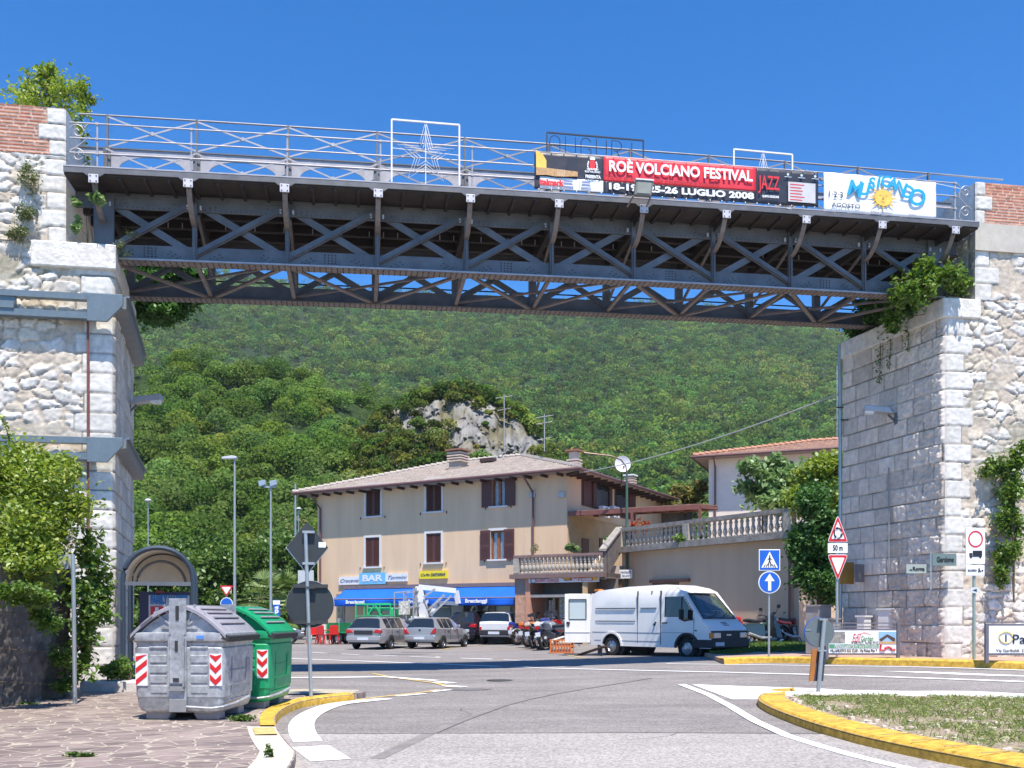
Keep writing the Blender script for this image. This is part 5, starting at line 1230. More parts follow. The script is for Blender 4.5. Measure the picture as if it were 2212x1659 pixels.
for i, (u0, u1, c) in enumerate(((1149, 1163, 1), (1182, 1202, 0), (1206, 1228, 0), (1232, 1256, 0), (1262, 1290, 0))):
    a, b = hf(u0, 1330, SY+1.2)[0], hf(u1, 1330, SY+1.2)[0]; mb = MB(); mb.box(a, b, SY+1.18, SY+1.28, .1, 2.5); f = mb.build('shop_window' if i else 'shop_door', mat('door_red', (.35, .06, .03), .5) if c else mat('frame_wood', (.14, .07, .04), .5), shop)
    mb = MB(); mb.box(a+.08, b-.08, SY+1.165, SY+1.178, .25, 2.4); mb.build('pane', M_GLASS, f)
    mb = MB()
    for k in range(3):
        for c2 in (0, 1): xx = a+.12+(b-a-.24)*c2/2; mb.box(xx, xx+(b-a-.3)/2, SY+1.15, SY+1.163, .45+.65*k, .98+.65*k)
    mb.build('posters', mat('poster_pale', (.42, .47, .50), .6, var=.6, scale=9), f)
r, w, h = board('shop_sign', 'long grey, white and yellow shop sign fixed under the balcony slab', 1142, 1240, 1293, 1258, M_SW, y=SY-.12)
mb = MB(); mb.box(-w/2+.02, w*.0, -.01, 0, h*.5, h-.02); mb.build('grey_field', mat('sign_blue_grey', (.20, .26, .32), .5), r)
mb = MB(); mb.prism([(w*.02, h*.25), (w*.49, h*.12), (w*.49, h-.02), (w*.02, h-.02)], (0, .008, 0), o=(0, -.012, 0)); mb.build('yellow_field', mat('sign_orange', (.75, .42, .04), .5, var=.3, scale=5), r)
mb = MB(); mb.prism([(w*.1, h*.2), (w*.42, h*.12), (w*.42, h*.42), (w*.25, h*.55), (w*.1, h*.45)], (0, .006, 0), o=(0, -.02, 0)); mb.build('red_field', mat('sign_red_print', (.62, .05, .03), .5), r)
text('universale', .3, mat('sign_navy', (.03, .05, .2), .5, var=0), r, (-w*.32, -.03, h*.7), width=w*.27, bold=.01); text('assicurazioni', .2, TR, r, (-w*.1, -.03, h*.72), width=w*.17, bold=.004); text('GRUPPO AGENZIA', .2, TR, r, (-w*.23, -.03, h*.22), width=w*.35)
mb = MB(); mb.tube([(-w*.43+.14*math.cos(a), -.02, h*.3+.14*math.sin(a)) for a in np.linspace(0, 5.5, 14)], .02, 5); mb.tube([(w*.06+.2*math.cos(a), -.02, h*.6+.16*math.sin(a)) for a in np.linspace(0, 6, 16)], .012, 5); mb.build('logo_rings', M_SK, r)
text('viaggi e vacanze', .2, TW, r, (w*.27, -.035, h*.35), width=w*.28, bold=.005)
# lower wall between the shop and the right pier: terrace
TL = W(1342, 1190, 46.); TR_ = W(1724, 1152, 36.9)
ztop = (TL.z+TR_.z)/2
tdir = Vector((TR_.x-TL.x, TR_.y-TL.y, 0)); tlen = tdir.length; tdir.normalize(); tback = Vector((-tdir.y, tdir.x, 0))
TRZ = math.atan2(tdir.y, tdir.x)
te = thing('terrace', 'high beige terrace wall with a stone balustrade behind the white van', 'terrace', (TL.x, TL.y, 0), TRZ)
M_STN = mat('balustrade_stone', (.30, .27, .24), .95, var=.3, scale=4, bump=.5); M_BAL = mat('baluster_stone', (.42, .375, .32), .95, var=.25, scale=6)
mb = MB(); mb.box(0, tlen, .05, 8, 0, ztop-.15); mb.build('wall', mat('terrace_plaster', (.56, .42, .295), .9, var=.09, scale=.8, streak=True), te)
mb = MB(); mb.box(-.1, tlen+.1, -.35, .4, ztop-.15, ztop+.10); mb.box(-.1, tlen+.1, -.18, .25, ztop+.1, ztop+.16); mb.build('ledge', M_STN, te)
HB = .92
mb = MB(); mb.box(0, tlen, -.15, .17, ztop+HB-.02, ztop+HB+.16); mb.build('coping', M_STN, te)
PR = [(p_[0], p_[1]*.86) for p_ in [(.085, 0), (.085, .06), (.05, .09), (.075, .16), (.105, .27), (.085, .40), (.05, .50), (.075, .54), (.05, .58), (.08, .66), (.085, .72), (.05, .80), (.085, .86), (.085, .90)]]
mb = MB(); mb.lathe(PR, 8); b0 = mb.build('baluster', M_BAL, te); b0.location = (.5, 0, ztop+.15)
def balusters(base, r, x0, x1, n, z, y=0, skip=()):
    for k in range(n):
        if k in skip: continue
        o = base.copy(); COL.objects.link(o); o.parent = r; o.location = (x0+(x1-x0)*k/(n-1), y, z)
posts = [0., tlen*.43, tlen*.96]
for p in posts:
    mb = MB(); mb.box(p-.18 if p else 0, p+.2, -.17, .19, ztop+.12, ztop+HB+.01); mb.build('pillar', M_BAL, te)
balusters(b0, te, .62, posts[1]-.3, 14, ztop+.15); balusters(b0, te, posts[1]+.38, posts[2]-.3, 17, ztop+.15)
mb = MB(); a = W(1410, 1255, 44.5); q_ = Matrix.Rotation(-TRZ, 3, 'Z') @ (a-Vector((TL.x, TL.y, 0)))
qa = .21*tlen; mb.box(qa, qa+1.75, -.0, .06, 0, 3.05); mb.build('garage_door', mat('garage_brown', (.16, .11, .08), .7), te)
mb = MB(); mb.box(qa-.1, qa+2.5, -.12, .05, 3.05, 3.2); mb.build('door_hood', mat('hood_brown', (.22, .10, .07), .7), te)
mb = MB(); mb.tube([(tlen-.35, -.08, 0), (tlen-.35, -.08, ztop-.2)], .06); mb.build('downpipe', M_GUT, te)
# balustrade of the small balcony, in house frame
bl = thing('balcony_balustrade', 'low stone balustrade of the small balcony over the shop sign', 'balustrade', HC+Vector((0, 0, zs)), HR_)
bx0, bx1 = sx0-.05, sx1-.1
mb = MB(); mb.box(bx0, bx1, SY-.12, SY+.12, .82, .94); mb.build('coping', M_GUT if 0 else mat('coping_red_brown', (.24, .15, .14), .8, var=.2), bl)
mb = MB(); mb.box(bx0, bx1, SY-.10, SY+.10, 0, .06); mb.build('base', M_STN, bl)
mb = MB(); mb.box(bx0, bx0+.3, SY-.11, SY+.11, .06, .82); mb.build('pillar', M_BAL, bl)
mb = MB(); mb.lathe(PR, 8); b1 = mb.build('baluster', M_BAL, bl); b1.location = (bx0+.45, SY, .05)
balusters(b1, bl, bx0+.68, bx1-.1, 20, .05, SY)
mb = MB(); mb.box(bx0+.02, bx0+.2, SY+.12, -.1, .0, .9); mb.build('side_wall', M_STN, bl)
# sloping stair parapet linking the balcony to the terrace
SPp = HC+HX*(sx1)+HY*(SY)
p0 = Vector((SPp.x, SPp.y, 0)); p1 = Vector((TL.x, TL.y, 0)); st = thing('stair_parapet', 'dark sloping stair parapet between the small balcony and the terrace', 'parapet', p0, math.atan2((p1-p0).y, (p1-p0).x)); ln = (p1-p0).length
z0a, z0b = zs-.35, zs+1.0; z1a, z1b = ztop-.1, ztop+HB+.16
mb = MB(); mb.prism([(0, z0a), (ln, z1a), (ln, z1b), (0, z0b)], (0, .25, 0)); mb.build('parapet', mat('parapet_dark', (.17, .14, .13), .95, var=.3, scale=3), st)
mb = MB(); mb.prism([(-.1, z0b), (ln+.1, z1b), (ln+.1, z1b+.1), (-.1, z0b+.1)], (0, .35, 0), o=(0, -.05, 0)); mb.build('coping', M_STN, st)
mb = MB(); mb.prism([(0, 0), (ln, 0), (ln, z1a), (0, z0a)], (0, .25, 0), o=(0, .9, 0)); mb.build('under_wall', M_PLAS2, st)
# small signs there
for (u, v, Y, wd_, hg, lab, m_, tx, ang) in ((1352, 1240, 45.2, .62, .42, 'small white notice with two lines on the green pole base', M_SW, 'PRIVATO', 0), ):
    p = W(u, v, Y); r = thing('notice', lab, 'sign', p, R(-12)); mb = MB(); mb.box(-wd_/2, wd_/2, 0, .03, -hg/2, hg/2); mb.build('panel', m_, r); text('PARCHEGGIO', .14, M_SK, r, (0, -.01, .08), width=wd_*.85); text('PRIVATO', .14, M_SK, r, (0, -.01, -.1), width=wd_*.6)
r = thing('notice', 'pale board hanging under the stair parapet beside the shop sign', 'sign', W(1331, 1236, 45.6), R(35)); mb = MB(); mb.box(-.55, .55, 0, .04, -.3, .32); mb.build('panel', mat('sign_beige', (.5, .42, .36), .6, var=.2), r)
# red-brown pergola over the upper terrace
pg = thing('pergola', 'red-brown pergola roof over the upper terrace beside the house', 'pergola', HC, HR_)
y0, z_ = hs(1225, 1108, .05); pz = hs(1240, 1112, .1)[1]
c0 = HC+HX*.05+HY*.0; Pf = lambda u, v, Y: Matrix.Rotation(-HR_, 3, 'Z') @ (W(u, v, Y)-HC)
a_ = Vector((.05, .1, pz)); b_ = Pf(1512, 1108, 44.5); b_.z = pz; dlt = (b_-a_)
dd_ = Vector((-dlt.y, dlt.x, 0)).normalized()
if dd_.y < 0: dd_ = -dd_
M_PG = mat('pergola_red', (.20, .075, .06), .6, var=.15); mb = MB(); mb.beam(a_, b_, .10, .22); mb.beam(a_+dd_*3.2+Vector((0, 0, .25)), b_+dd_*3.2+Vector((0, 0, .25)), .1, .2)
for k in range(9): t_ = a_+dlt*(k/8); mb.beam(t_, t_+dd_*3.2+Vector((0, 0, .25)), .07, .14)
mb.build('beams', M_PG, pg)
mb = MB(); t0 = a_+dlt*.0+Vector((0, 0, .12)); mb.prism([(0, 0), (dlt.length, 0), (dlt.length, 3.3), (0, 3.3)], (0, 0, .03), o=t0, ex=dlt.normalized(), ey=(dd_*3.3+Vector((0, 0, .25))).normalized()); mb.build('roof_sheet', mat('pergola_sheet', (.33, .20, .15), .7, var=.15), pg)
for t_ in (1.0, .5): p = a_+dlt*t_; mb = MB(); mb.beam((p.x, p.y, 0), (p.x, p.y, pz-.1), .12, .12); mb.build('post', M_PG, pg)
# warm coloured wall of the veranda (the side wall below the pergola is ochre)
y1_ = hs(1395, 1150)[0]; mb = MB(); mb.box(.0, .03, .05, y1_, zs-.3, pz); mb.build('veranda_wall', M_PLAS2, hs_)
for u0, u1 in ((1255, 1270), (1293, 1312)):
    ya, za_ = hs(u0, 1162); yb, _ = hs(u1, 1162); mb = MB(); mb.box(.03, .07, ya, yb, zs-.2, za_); mb.build('veranda_door', M_SHUT, hs_)
# terrace floor behind balustrades
mb = MB(); mb.box(.03, sx1-.0, -2.5, 8, zs-.25, zs-.02); mb.build('balcony_floor', M_STN, shop)
# wall lantern brackets, cable arm
# lower annex at the far right end of the house
an = thing('annex', 'low grey annex with a gabled roof behind the house corner', 'annex', W(1430, 1110, 60)*1, HR_); an.location.z = 0
zz_ = zat(1082, 60); mb = MB(); mb.box(-2.2, 1.0, 0, 3, 0, zz_-.4); mb.build('wall', mat('annex_wall', (.24, .21, .19), .9), an)
mb = MB(); mb.prism([(-2.6, zz_-.4), (1.6, zz_-.5), (1.3, zz_-.2), (-.6, zz_+.5), (-2.6, zz_+.3)], (0, 3.4, 0), o=(0, -.3, 0)); mb.build('roof', mat('annex_roof', (.36, .35, .36), .8), an)
# ---- satellite dish on the roof edge and the green curved lamp pole in front
gp_ = W(1354, 1190, 45.6); dz_ = zat(1002, 45.6)
r = thing('lamp_pole', 'dark green pole with a curved arm beside the stair parapet', 'lamp pole', (gp_.x, gp_.y, 0), 0)
mb = MB(); mb.tube([(0, 0, 0), (0, 0, zat(1100, 45.6)), (0, 0, zat(1022, 45.6))], [.075, .07, .05]); mb.build('pole', mat('green_paint', (.06, .12, .09), .5), r)
mb = MB(); z9 = zat(1022, 45.6); mb.tube([(-.0, 0, z9), (-.05, 0, z9+.35), (-.28, 0, z9+.65), (-.8, 0, z9+.85), (-2.1, 0, z9+1.0)], .035, 6); mb.build('arm', M_GUT, r)
r = thing('satellite_dish', 'round white satellite dish above the house eave', 'satellite dish', W(1345, 1002, 49.), R(8)); mb = MB(); n = 28; rr = .43
prof = [(0, .10), (rr*.5, .07), (rr, -.02), (rr, -.03), (rr*.5, .055), (0, .085)]
vs = [(p[0]*math.cos(2*math.pi*k/n), p[1], p[0]*1.0*math.sin(2*math.pi*k/n)) for p in prof for k in range(n)]; mb.add(vs, [(i*n+k, i*n+(k+1) % n, (i+1)*n+(k+1) % n, (i+1)*n+k) for i in range(5) for k in range(n)], True); mb.build('reflector', mat('dish_white', (.80, .80, .80), .5, var=.02), r)
mb = MB(); mb.tube([(0, -.03, -.42), (-.05, -.42, -.3)], .015, 5); mb.box(-.09, -.02, -.48, -.40, -.32, -.18); mb.build('feed_horn', mat('dark_iron', (.1, .1, .1), .5), r)
mb = MB(); mb.tube([(0, .08, 0), (0, .25, -.1), (0, .25, -1.2)], .03, 6); mb.build('mast', M_RAFT, r)
# roof antennas
def antenna(u, v0, v1, Y, lab, els):
    p = W(u, v1, Y); r = thing('roof_antenna', lab, 'antenna', p, 0, 'television antennas'); h = (v1-v0)/F_PX*Y; m_ = mat('antenna_grey', (.42, .42, .42), .5, .3); mb = MB(); mb.tube([(0, 0, 0), (0, 0, h)], .03, 5); mb.build('mast', m_, r)
    for f, L_, s_ in els:
        mb = MB(); mb.tube([(-L_/2, 0, h*f-.1), (L_/2, .2, h*f+.1)], .015, 4)
        for k in range(5): x = -L_/2+L_*k/4; mb.tube([(x, -.22, h*f+.2*k/4-.1), (x, .28, h*f+.2*k/4-.1)], .01, 4)
        mb.build('elements', m_, r)
antenna(1176, 895, 975, 52, 'tall thin television antenna on the grey house roof', ((.95, 1.0, 1), (.78, .9, 1), (.35, .8, 1)))
antenna(1089, 853, 975, 56, 'thin television antenna standing against the white cliff', ((.97, 1.0, 1), (.75, .8, 1)))
# ---- second house with red tiles, right
p = W(1531, 1100, 56); h2 = thing('tiled_house', 'pale house with a red tiled roof behind the terrace on the right', 'house', (p.x, p.y, 0), R(-22))
zE = zat(993, 56); mb = MB(); mb.box(0, 14, 0, 9, 0, zE); mb.build('wall', mat('plaster_pale', (.82, .69, .58), .9, var=.06, scale=1.2), h2)
mb = MB(); mb.box(-.75, 15, -.95, 10, zE, zE+.06); mb.build('eave', mat('eave_brown', (.34, .26, .24), .9), h2)
A1, A2, A3, A4 = (-.8, -1, zE+.08), (15, -1, zE+.08), (15, 10, zE+.08), (-1, 10, zE+.08); T1 = (5.6, 4.5, zE+1.45); T2 = (11, 4.5, zE+1.45)
tiled(h2, 'roof', (A1, A2, T2, T1), M_TILER, per=.28); tiled(h2, 'roof_side', (A4, A1, T1, T1), M_TILER, per=.28); mb = MB(); mb.add([A3, A4, T1, T2, A2], [(0, 1, 2, 3), (4, 0, 3)]); mb.build('roof_back', M_TILER, h2)
mb = MB()
for a, b in ((A1, T1), (T1, T2), (A4, T1)):
    a = Vector(a); b = Vector(b); n = int((b-a).length/.4)
    for k in range(n): mb.tube([a+(b-a)*k/n+Vector((0, 0, .10)), a+(b-a)*(k+1.02)/n+Vector((0, 0, .06))], [.14, .11], 8)
mb.build('ridge_tiles', mat('ridge_red', (.50, .25, .16), .9, var=.2, scale=8), h2)
mb = MB(); mb.tube([(-.85, 9, zE+.05), (-.85, -1.05, zE+.05), (15, -1.05, zE+.05)], .08, 8); mb.build('gutter', M_GUT, h2)
mb = MB(); mb.tube([(.45, -1, zE), (.4, -.1, zE-.5), (.4, -.08, 0)], .06, 8); mb.build('downpipe', M_GUT, h2)
mb = MB(); mb.box(3.15, 4.2, -.02, .02, zE-1.25, zE-.25); f = mb.build('window', mat('win_frame_brown', (.2, .1, .09), .6), h2); mb = MB(); mb.box(3.25, 4.1, -.03, -.021, zE-1.15, zE-.35); mb.build('pane', M_GLASS, f)
chimney(12.2, 3.2, zE+1.2, .6, 1.3, 4, h2, mat('chimney_white', (.75, .75, .75), .7))
antenna(1808, 790, 950, 62, 'tall thin television antenna beside the edge of the right pier', ((.55, 1.2, 1), (.3, .9, 1)))
# street cable from the right pier to the house
a = RP+IN*3.9+Vector((-.2, 0, zat(852, 27))); b = HC+HX*.15+HY*.6+Vector((0, 0, hs(1262, 1028, .2)[1]-0)); pts = []
for k in range(17): t_ = k/16; pts.append(a.lerp(b, t_)+Vector((0, 0, -.9*4*t_*(1-t_)*.35)))
mb = MB(); mb.tube(pts, .022, 6); o = mb.build('overhead_cable', mat('cable_grey', (.42, .42, .42), .6)); tag(o, 'grey overhead cable sagging from the right pier to the house corner', 'cable')
# ================================================================= STREET FURNITURE
M_GALV = mat('galvanised', (.42, .43, .44), .5, .35, var=.34, scale=9, bump=.15, bscale=18)
M_GALVD = mat('galvanised_dull', (.33, .33, .33), .55, .4, var=.15, scale=4)
M_RUB = mat('black_rubber', (.03, .03, .032), .8, var=.1)
M_LIDG = mat('lid_grey', (.27, .25, .27), .55, .1, var=.15, scale=5)
M_BING = mat('bin_green', (.008, .30, .12), .42, .1, var=.12, scale=4)
M_REDR = mat('reflective_red', (.62, .02, .025), .4, var=.05); M_WHR = mat('reflective_white', (.82, .82, .82), .4, var=.03)
M_BLUS = mat('sign_blue', (.012, .11, .52), .4, var=.03); M_BACK = mat('sign_back', (.030, .036, .040), .6, .0, var=.12, scale=5)
M_POLE = mat('pole_zinc', (.40, .43, .44), .45, .5, var=.1, scale=5)
BACKX = []
def container(label, loc, rz, body, lid, w=1.28, ln=1.15, h=1.60):
    """large kerbside refuse container; local x = width, y = length (front at y=0)"""
    r = thing('waste_container', label, 'waste container', loc, rz, 'waste containers standing in line at the kerb'); hw = w/2
    hb = 1.16
    # tapered hull with rounded bottom edges
    def ring(z, ins, rad):
        x0, x1, y0, y1 = -hw+ins, hw-ins, ins*.7, ln-ins*.7; P_ = []
        for cx, cy, a0 in ((x1-rad, y0+rad, -90), (x1-rad, y1-rad, 0), (x0+rad, y1-rad, 90), (x0+rad, y0+rad, 180)):
            for k in range(5): a = R(a0+90*k/4); P_.append((cx+rad*math.cos(a), cy+rad*math.sin(a), z))
        return P_
    lev = [(.10, .12, .08), (.13, .065, .08), (.20, .038, .08), (.30, .03, .08), (.315, .018, .08), (.96, .004, .08), (.98, .022, .08), (hb-.13, .012, .08), (hb-.12, -.01, .08)]
    mb = MB(); vs = []; 
    for z, i, rd in lev: vs += ring(z, i, rd)
    n = 20; fs = [(k*n+j, k*n+(j+1) % n, (k+1)*n+(j+1) % n, (k+1)*n+j) for k in range(len(lev)-1) for j in range(n)]
    mb.add(vs, fs, True); mb.add(vs[:n], [tuple(range(n))[::-1]]); mb.build('body', body, r, smooth_angle=28)
    mb = MB(); lev = [(hb-.12, -.0, .08), (hb-.10, -.035, .10), (hb-.05, -.045, .10), (hb-.0, -.035, .10), (hb+.01, .0, .08)]; vs = []
    for z, i, rd in lev: vs += ring(z, i, rd)
    mb.add(vs, [(k*n+j, k*n+(j+1) % n, (k+1)*n+(j+1) % n, (k+1)*n+j) for k in range(len(lev)-1) for j in range(n)], True); mb.add(vs[-n:], [tuple(range(n))]); mb.build('rim', body, r)
    # raised ribs on the front
    for sx in (-1, 1):
        mb = MB(); c = sx*.275
        for k in range(4): mb.box(c-.115, c+.115, .002-.003*k, .05, .36+.135*k, .465+.135*k)
        mb.box(c-.12, c+.12, -.014, .05, .955, .985); mb.build('pressed_panels', body, r, bevel=.01)
    # end walls of the domed top
    def dome(x): t_ = abs(x)/hw; return hb+(.37)*(1-t_**1.75)
    for y in (.05, ln-.05):
        pts = [(-hw*.86+hw*1.72*k/16, dome(-hw*.86+hw*1.72*k/16)-.07) for k in range(17)]
        mb = MB(); mb.prism([(-hw*.86, hb)]+pts+[(hw*.86, hb)], (0, .02, 0), o=(0, y-.01, 0)); g = mb.build('gable', body, r)
        if y < .1:
            mb = MB()
            for sx in (-1, 1):
                for a in (36, 68): mb.beam((sx*.10, y-.02, hb+.10), (sx*(.10+.30*math.cos(R(a))), y-.02, hb+.10+.30*math.sin(R(a))), .02, .025)
                mb.beam((sx*.09, y-.02, hb+.07), (sx*.24, y-.02, hb+.07), .02, .03)
            mb.build('ribs', body, g)
    # curved lids (two half shells) with flap
    for sx in (-1, 1):
        mb = MB(); prof = []
        for k in range(13): x = sx*(.10+(hw-.06)*k/12*.97); prof.append((x, dome(x)+.0))
        prof2 = [(x, z-.045) for x, z in prof]
        vs = []; nn = len(prof)
        for y, dz in ((-.03, 0), (-.01, .012), (ln+.01, .012), (ln+.03, 0)): vs += [(x, y, z+dz) for x, z in prof]
        fs = [(a*nn+k, a*nn+k+1, (a+1)*nn+k+1, (a+1)*nn+k) for a in range(3) for k in range(nn-1)]
        if sx < 0: fs = [f[::-1] for f in fs]
        mb.add(vs, [f[::-1] for f in fs], True)
        vs = [(x, -.03, z) for x, z in prof]+[(x, -.03, z) for x, z in prof2]+[(x, .06, z) for x, z in prof2]; mb.add(vs, [(k, k+1, nn+k+1, nn+k) for k in range(nn-1)]+[(nn+k, nn+k+1, 2*nn+k+1, 2*nn+k) for k in range(nn-1)])
        mb.build('lid', lid, r, smooth_angle=50)
        mb = MB()
        for k in (3, 5, 7, 9): x, z = prof[k]; x2, z2 = prof[k+1]; mb.beam((x+(x2-x)*.2, .15, z+.025), (x+(x2-x)*.2, ln-.15, z+.025), .03, .014, (sx*.5, 0, .8))
        mb.build('lid_grooves', M_LIDG, r)
        x, z = prof[-1]; mb = MB(); mb.prism([(x-sx*.06, z+.03), (x+sx*.05, z-.02), (x+sx*.03, z-.09), (x-sx*.10, z-.03)], (0, ln+.05, 0), o=(0, -.025, 0)); mb.build('rubber_flap', M_RUB, r)
    mb = MB()
    for k in range(10): a = math.pi*k/9
    mb.tube([(-hw*.55, -.035, dome(hw*.55)-.01), (-hw*.8, -.035, dome(hw*.8)-.01)], .012)
    mb.box(-.10, .10, -.02, ln+.02, dome(.1)-.04, dome(.1)+.02); mb.build('ridge_bar', M_LIDG, r, bevel=.01)
    # lifting plates front and back
    for y, s_ in ((0, -1), (ln, 1)):
        mb = MB(); mb.box(-.115, .115, min(y+s_*.015, y+s_*.04), max(y+s_*.015, y+s_*.04), hb-.02, h+.02 if s_ < 0 else h-.2); mb.box(-.115, .115, min(y, y+s_*.03), max(y, y+s_*.03), .28, hb); mb.box(-.095, .095, y+s_*.03, y+s_*.07, .50, 1.08)
        mb.box(-.105, -.09, y+s_*.03, y+s_*.09, .46, 1.08); mb.box(.09, .105, y+s_*.03, y+s_*.09, .46, 1.08)
        mb.cyl((0, y+s_*.05, 1.08), (0, y+s_*.02, 1.08), .10, 16); mb.build('lifting_plate', M_GALV, r)
    mb = MB(); mb.box(-.022, .022, -.05, -.038, h-.27, h-.08); mb.box(-.02, .02, -.078, -.068, .92, 1.06); mb.box(-.045, .035, -.078, -.068, .52, .57); mb.build('slots', M_RUB, r)
    mb = MB(); mb.box(-.10, .10, -.075, -.02, .40, .46); mb.box(-.115, .115, -.03, .01, .12, .28); mb.build('plate_foot', M_GALVD, r)
    # chevrons
    for sx in (-1, 1):
        for part in (0, 1):
            mb = MB(); cx = sx*.50; wv = .075; b0, b1 = .47, .88; y_ = -.004
            if part == 0: mb.box(cx-wv-.006, cx+wv+.006, y_, .05, b0-.006, b1+.006); mb.build('warning_panel', M_WHR, r)
            else:
                for k in range(3):
                    zz = b0+.0+k*.155
                    pts = [(cx-wv, zz+(.09 if sx > 0 else -.0)), (cx+(0 if sx > 0 else wv), zz-(.0 if sx > 0 else -.10)), (cx+wv, zz+.09 if sx > 0 else zz+.165), (cx+wv, zz+.155 if sx > 0 else zz+.165), (cx+(0 if sx > 0 else -wv), zz+.065)]
                    if sx > 0: P2 = [(cx-wv, zz+.075), (cx, zz), (cx+wv, zz+.075), (cx+wv, min(b1, zz+.15)), (cx, zz+.075), (cx-wv, min(b1, zz+.15))]; 
                    else: P2 = [(cx-wv, zz), (cx+wv, min(b1, zz+.12)), (cx+wv, min(b1, zz+.19)), (cx-wv, zz+.07)]
                    if sx > 0:
                        mb.prism([P2[0], P2[1], P2[4], P2[5]], (0, .004, 0), o=(0, y_-.006, 0)); mb.prism([P2[1], P2[2], P2[3], P2[4]], (0, .004, 0), o=(0, y_-.006, 0))
                    else: mb.prism(P2, (0, .004, 0), o=(0, y_-.006, 0))
                mb.build('warning_stripes', M_REDR, r)
    # small stickers, side bar, feet
    mb = MB(); mb.box(.26, .36, -.052, -.045, hb-.075, hb-.035); mb.build('sticker', mat('sticker_blue', (.08, .25, .7), .4), r)
    mb = MB(); mb.tube([(.12, -.04, .19), (.45, -.035, .17), (hw-.02, .0, .19), (hw+.06, .25, .22), (hw+.09, .7, .27)], .018, 6); mb.build('foot_bar', M_GALV, r)
    for sx in (-1, 1):
        for y in (.12, ln-.35): mb = MB(); mb.prism([(sx*.14, .10), (sx*.20, 0), (sx*.50, 0), (sx*.50, .14)], (0, .24, 0), o=(0, y, 0)); mb.build('foot', mat('bin_foot', (.30, .28, .27), .8), r, bevel=.02)
    mb = MB()
    for z in (.25, .45, .65): mb.box(hw-.02-(.65-z)*.02, hw-.0, .2, ln-.2, z, z+.012)
    mb.box(hw-.03, hw-.0, .28, .30, .3, .85); mb.box(hw-.012, hw+.004, .85, 1.0, .45, .8); mb.build('side_seams', M_LIDG if body is M_GALV else body, r)
    return r
p = gp(389, 1557, HP); container('galvanised grey waste container nearest the camera, with white and red warning panels', (p.x-.02, p.y, p.z), R(-3), M_GALV, mat('lid_light', (.36, .34, .37), .45, .2, var=.15, scale=5), w=1.24, ln=1.22, h=1.60)
container('bright green waste container standing behind the grey one', (-3.60-.62+.02, 13.75, HP), R(-3), M_BING, M_BING, w=1.24, ln=1.2, h=1.54)

# ---- signs
def disc(mb, r, y0, y1, cx=0, cz=0, n=32): mb.prism([(cx+r*math.cos(2*math.pi*k/n), cz+r*math.sin(2*math.pi*k/n)) for k in range(n)], (0, y1-y0, 0), o=(0, y0, 0)); return mb
def pole(r, x0, x1, h, rad=.03, mt=None): mb = MB(); mb.tube([(x0, 0, 0), (x1, 0, h)], rad, 10); return mb.build('pole', mt or M_POLE, r)
# disc and diamond seen from behind
p = gp(672, 1508, HP); Y = p.y; k = Y/F_PX
r = thing('road_signs', 'tall leaning pole with the dark backs of a diamond sign and a round sign', 'road sign', p, R(6)); pole(r, 0, (660-672)*k, (1508-1147)*k, .032)
zc = (1508-1305)*k; xc = (669-672)*k; mb = MB(); disc(mb, 51*k, .06, .075, xc, zc); s1_ = mb.build('round_sign', M_BACK, r); mb = MB(); disc(mb, 51.5*k, .078, .09, xc, zc); mb.build('sign_face', M_WHR, s1_)
mb = MB()
for dz in (-.34, .34): mb.box(xc-.28, xc+.30, .02, .055, zc+dz*.9-.03, zc+dz*.9+.03); mb.box(xc-.06, xc+.10, -.04, .04, zc+dz*.9-.045, zc+dz*.9-.01)
mb.build('bracket', mat('bracket_dark', (.05, .05, .05), .5), r)
zc = (1508-1182)*k; xc = (663-672)*k; d_ = 43*k*1.03; y_, mm_ = .05, None
mb = MB(); mb.prism([(xc-d_, zc-.0), (xc, zc-d_*1.28), (xc+d_, zc), (xc, zc+d_*1.28)], (0, .015, 0), o=(0, y_, 0)); s2_ = mb.build('diamond_sign', M_BACK, r)
mb = MB(); mb.prism([(xc-d_*1.04, zc-.01), (xc, zc-d_*1.33), (xc+d_*1.01, zc-.01), (xc, zc+d_*1.28)], (0, .012, 0), o=(0, y_+.017, 0)); mb.build('sign_face', M_WHR, s2_)
mb = MB(); mb.box(xc+.19, xc+.31, y_-.004, y_, zc+.0, zc+.09); mb.build('sticker', M_WHR, s2_)
mb = MB()
for zz in (zc+.25, zc-.28): mb.box(xc-.07, xc+.13, -.03, .05, zz-.015, zz+.025)
mb.build('clamp', M_POLE, r)
# pedestrian crossing and arrow
p = gp(1661, 1421, HR); Y = p.y; k = Y/F_PX
r = thing('road_signs', 'pole with a blue pedestrian crossing sign above a round blue arrow sign', 'road sign', p, 0); pole(r, 0, .0, (1421-1190)*k, .028)
zs_ = (1421-1210)*k; hw_ = 23*k
mb = MB(); mb.box(-hw_, hw_, -.06, -.045, zs_-hw_, zs_+hw_); s_ = mb.build('square_sign', M_WHR, r, bevel=.01)
mb = MB(); mb.box(-hw_*.92, hw_*.92, -.064, -.061, zs_-hw_*.92, zs_+hw_*.92); mb.build('blue_field', M_BLUS, s_)
mb = MB(); mb.prism([(-hw_*.78, zs_-hw_*.72), (hw_*.78, zs_-hw_*.72), (0, zs_+hw_*.8)], (0, .003, 0), o=(0, -.069, 0)); mb.build('white_triangle', M_WHR, s_)
M_BK = mat('sign_black', (.015, .015, .02), .5, var=0)
mb = MB(); u_ = hw_; disc(mb, u_*.075, -.075, -.071, 0, zs_+u_*.36, 10)
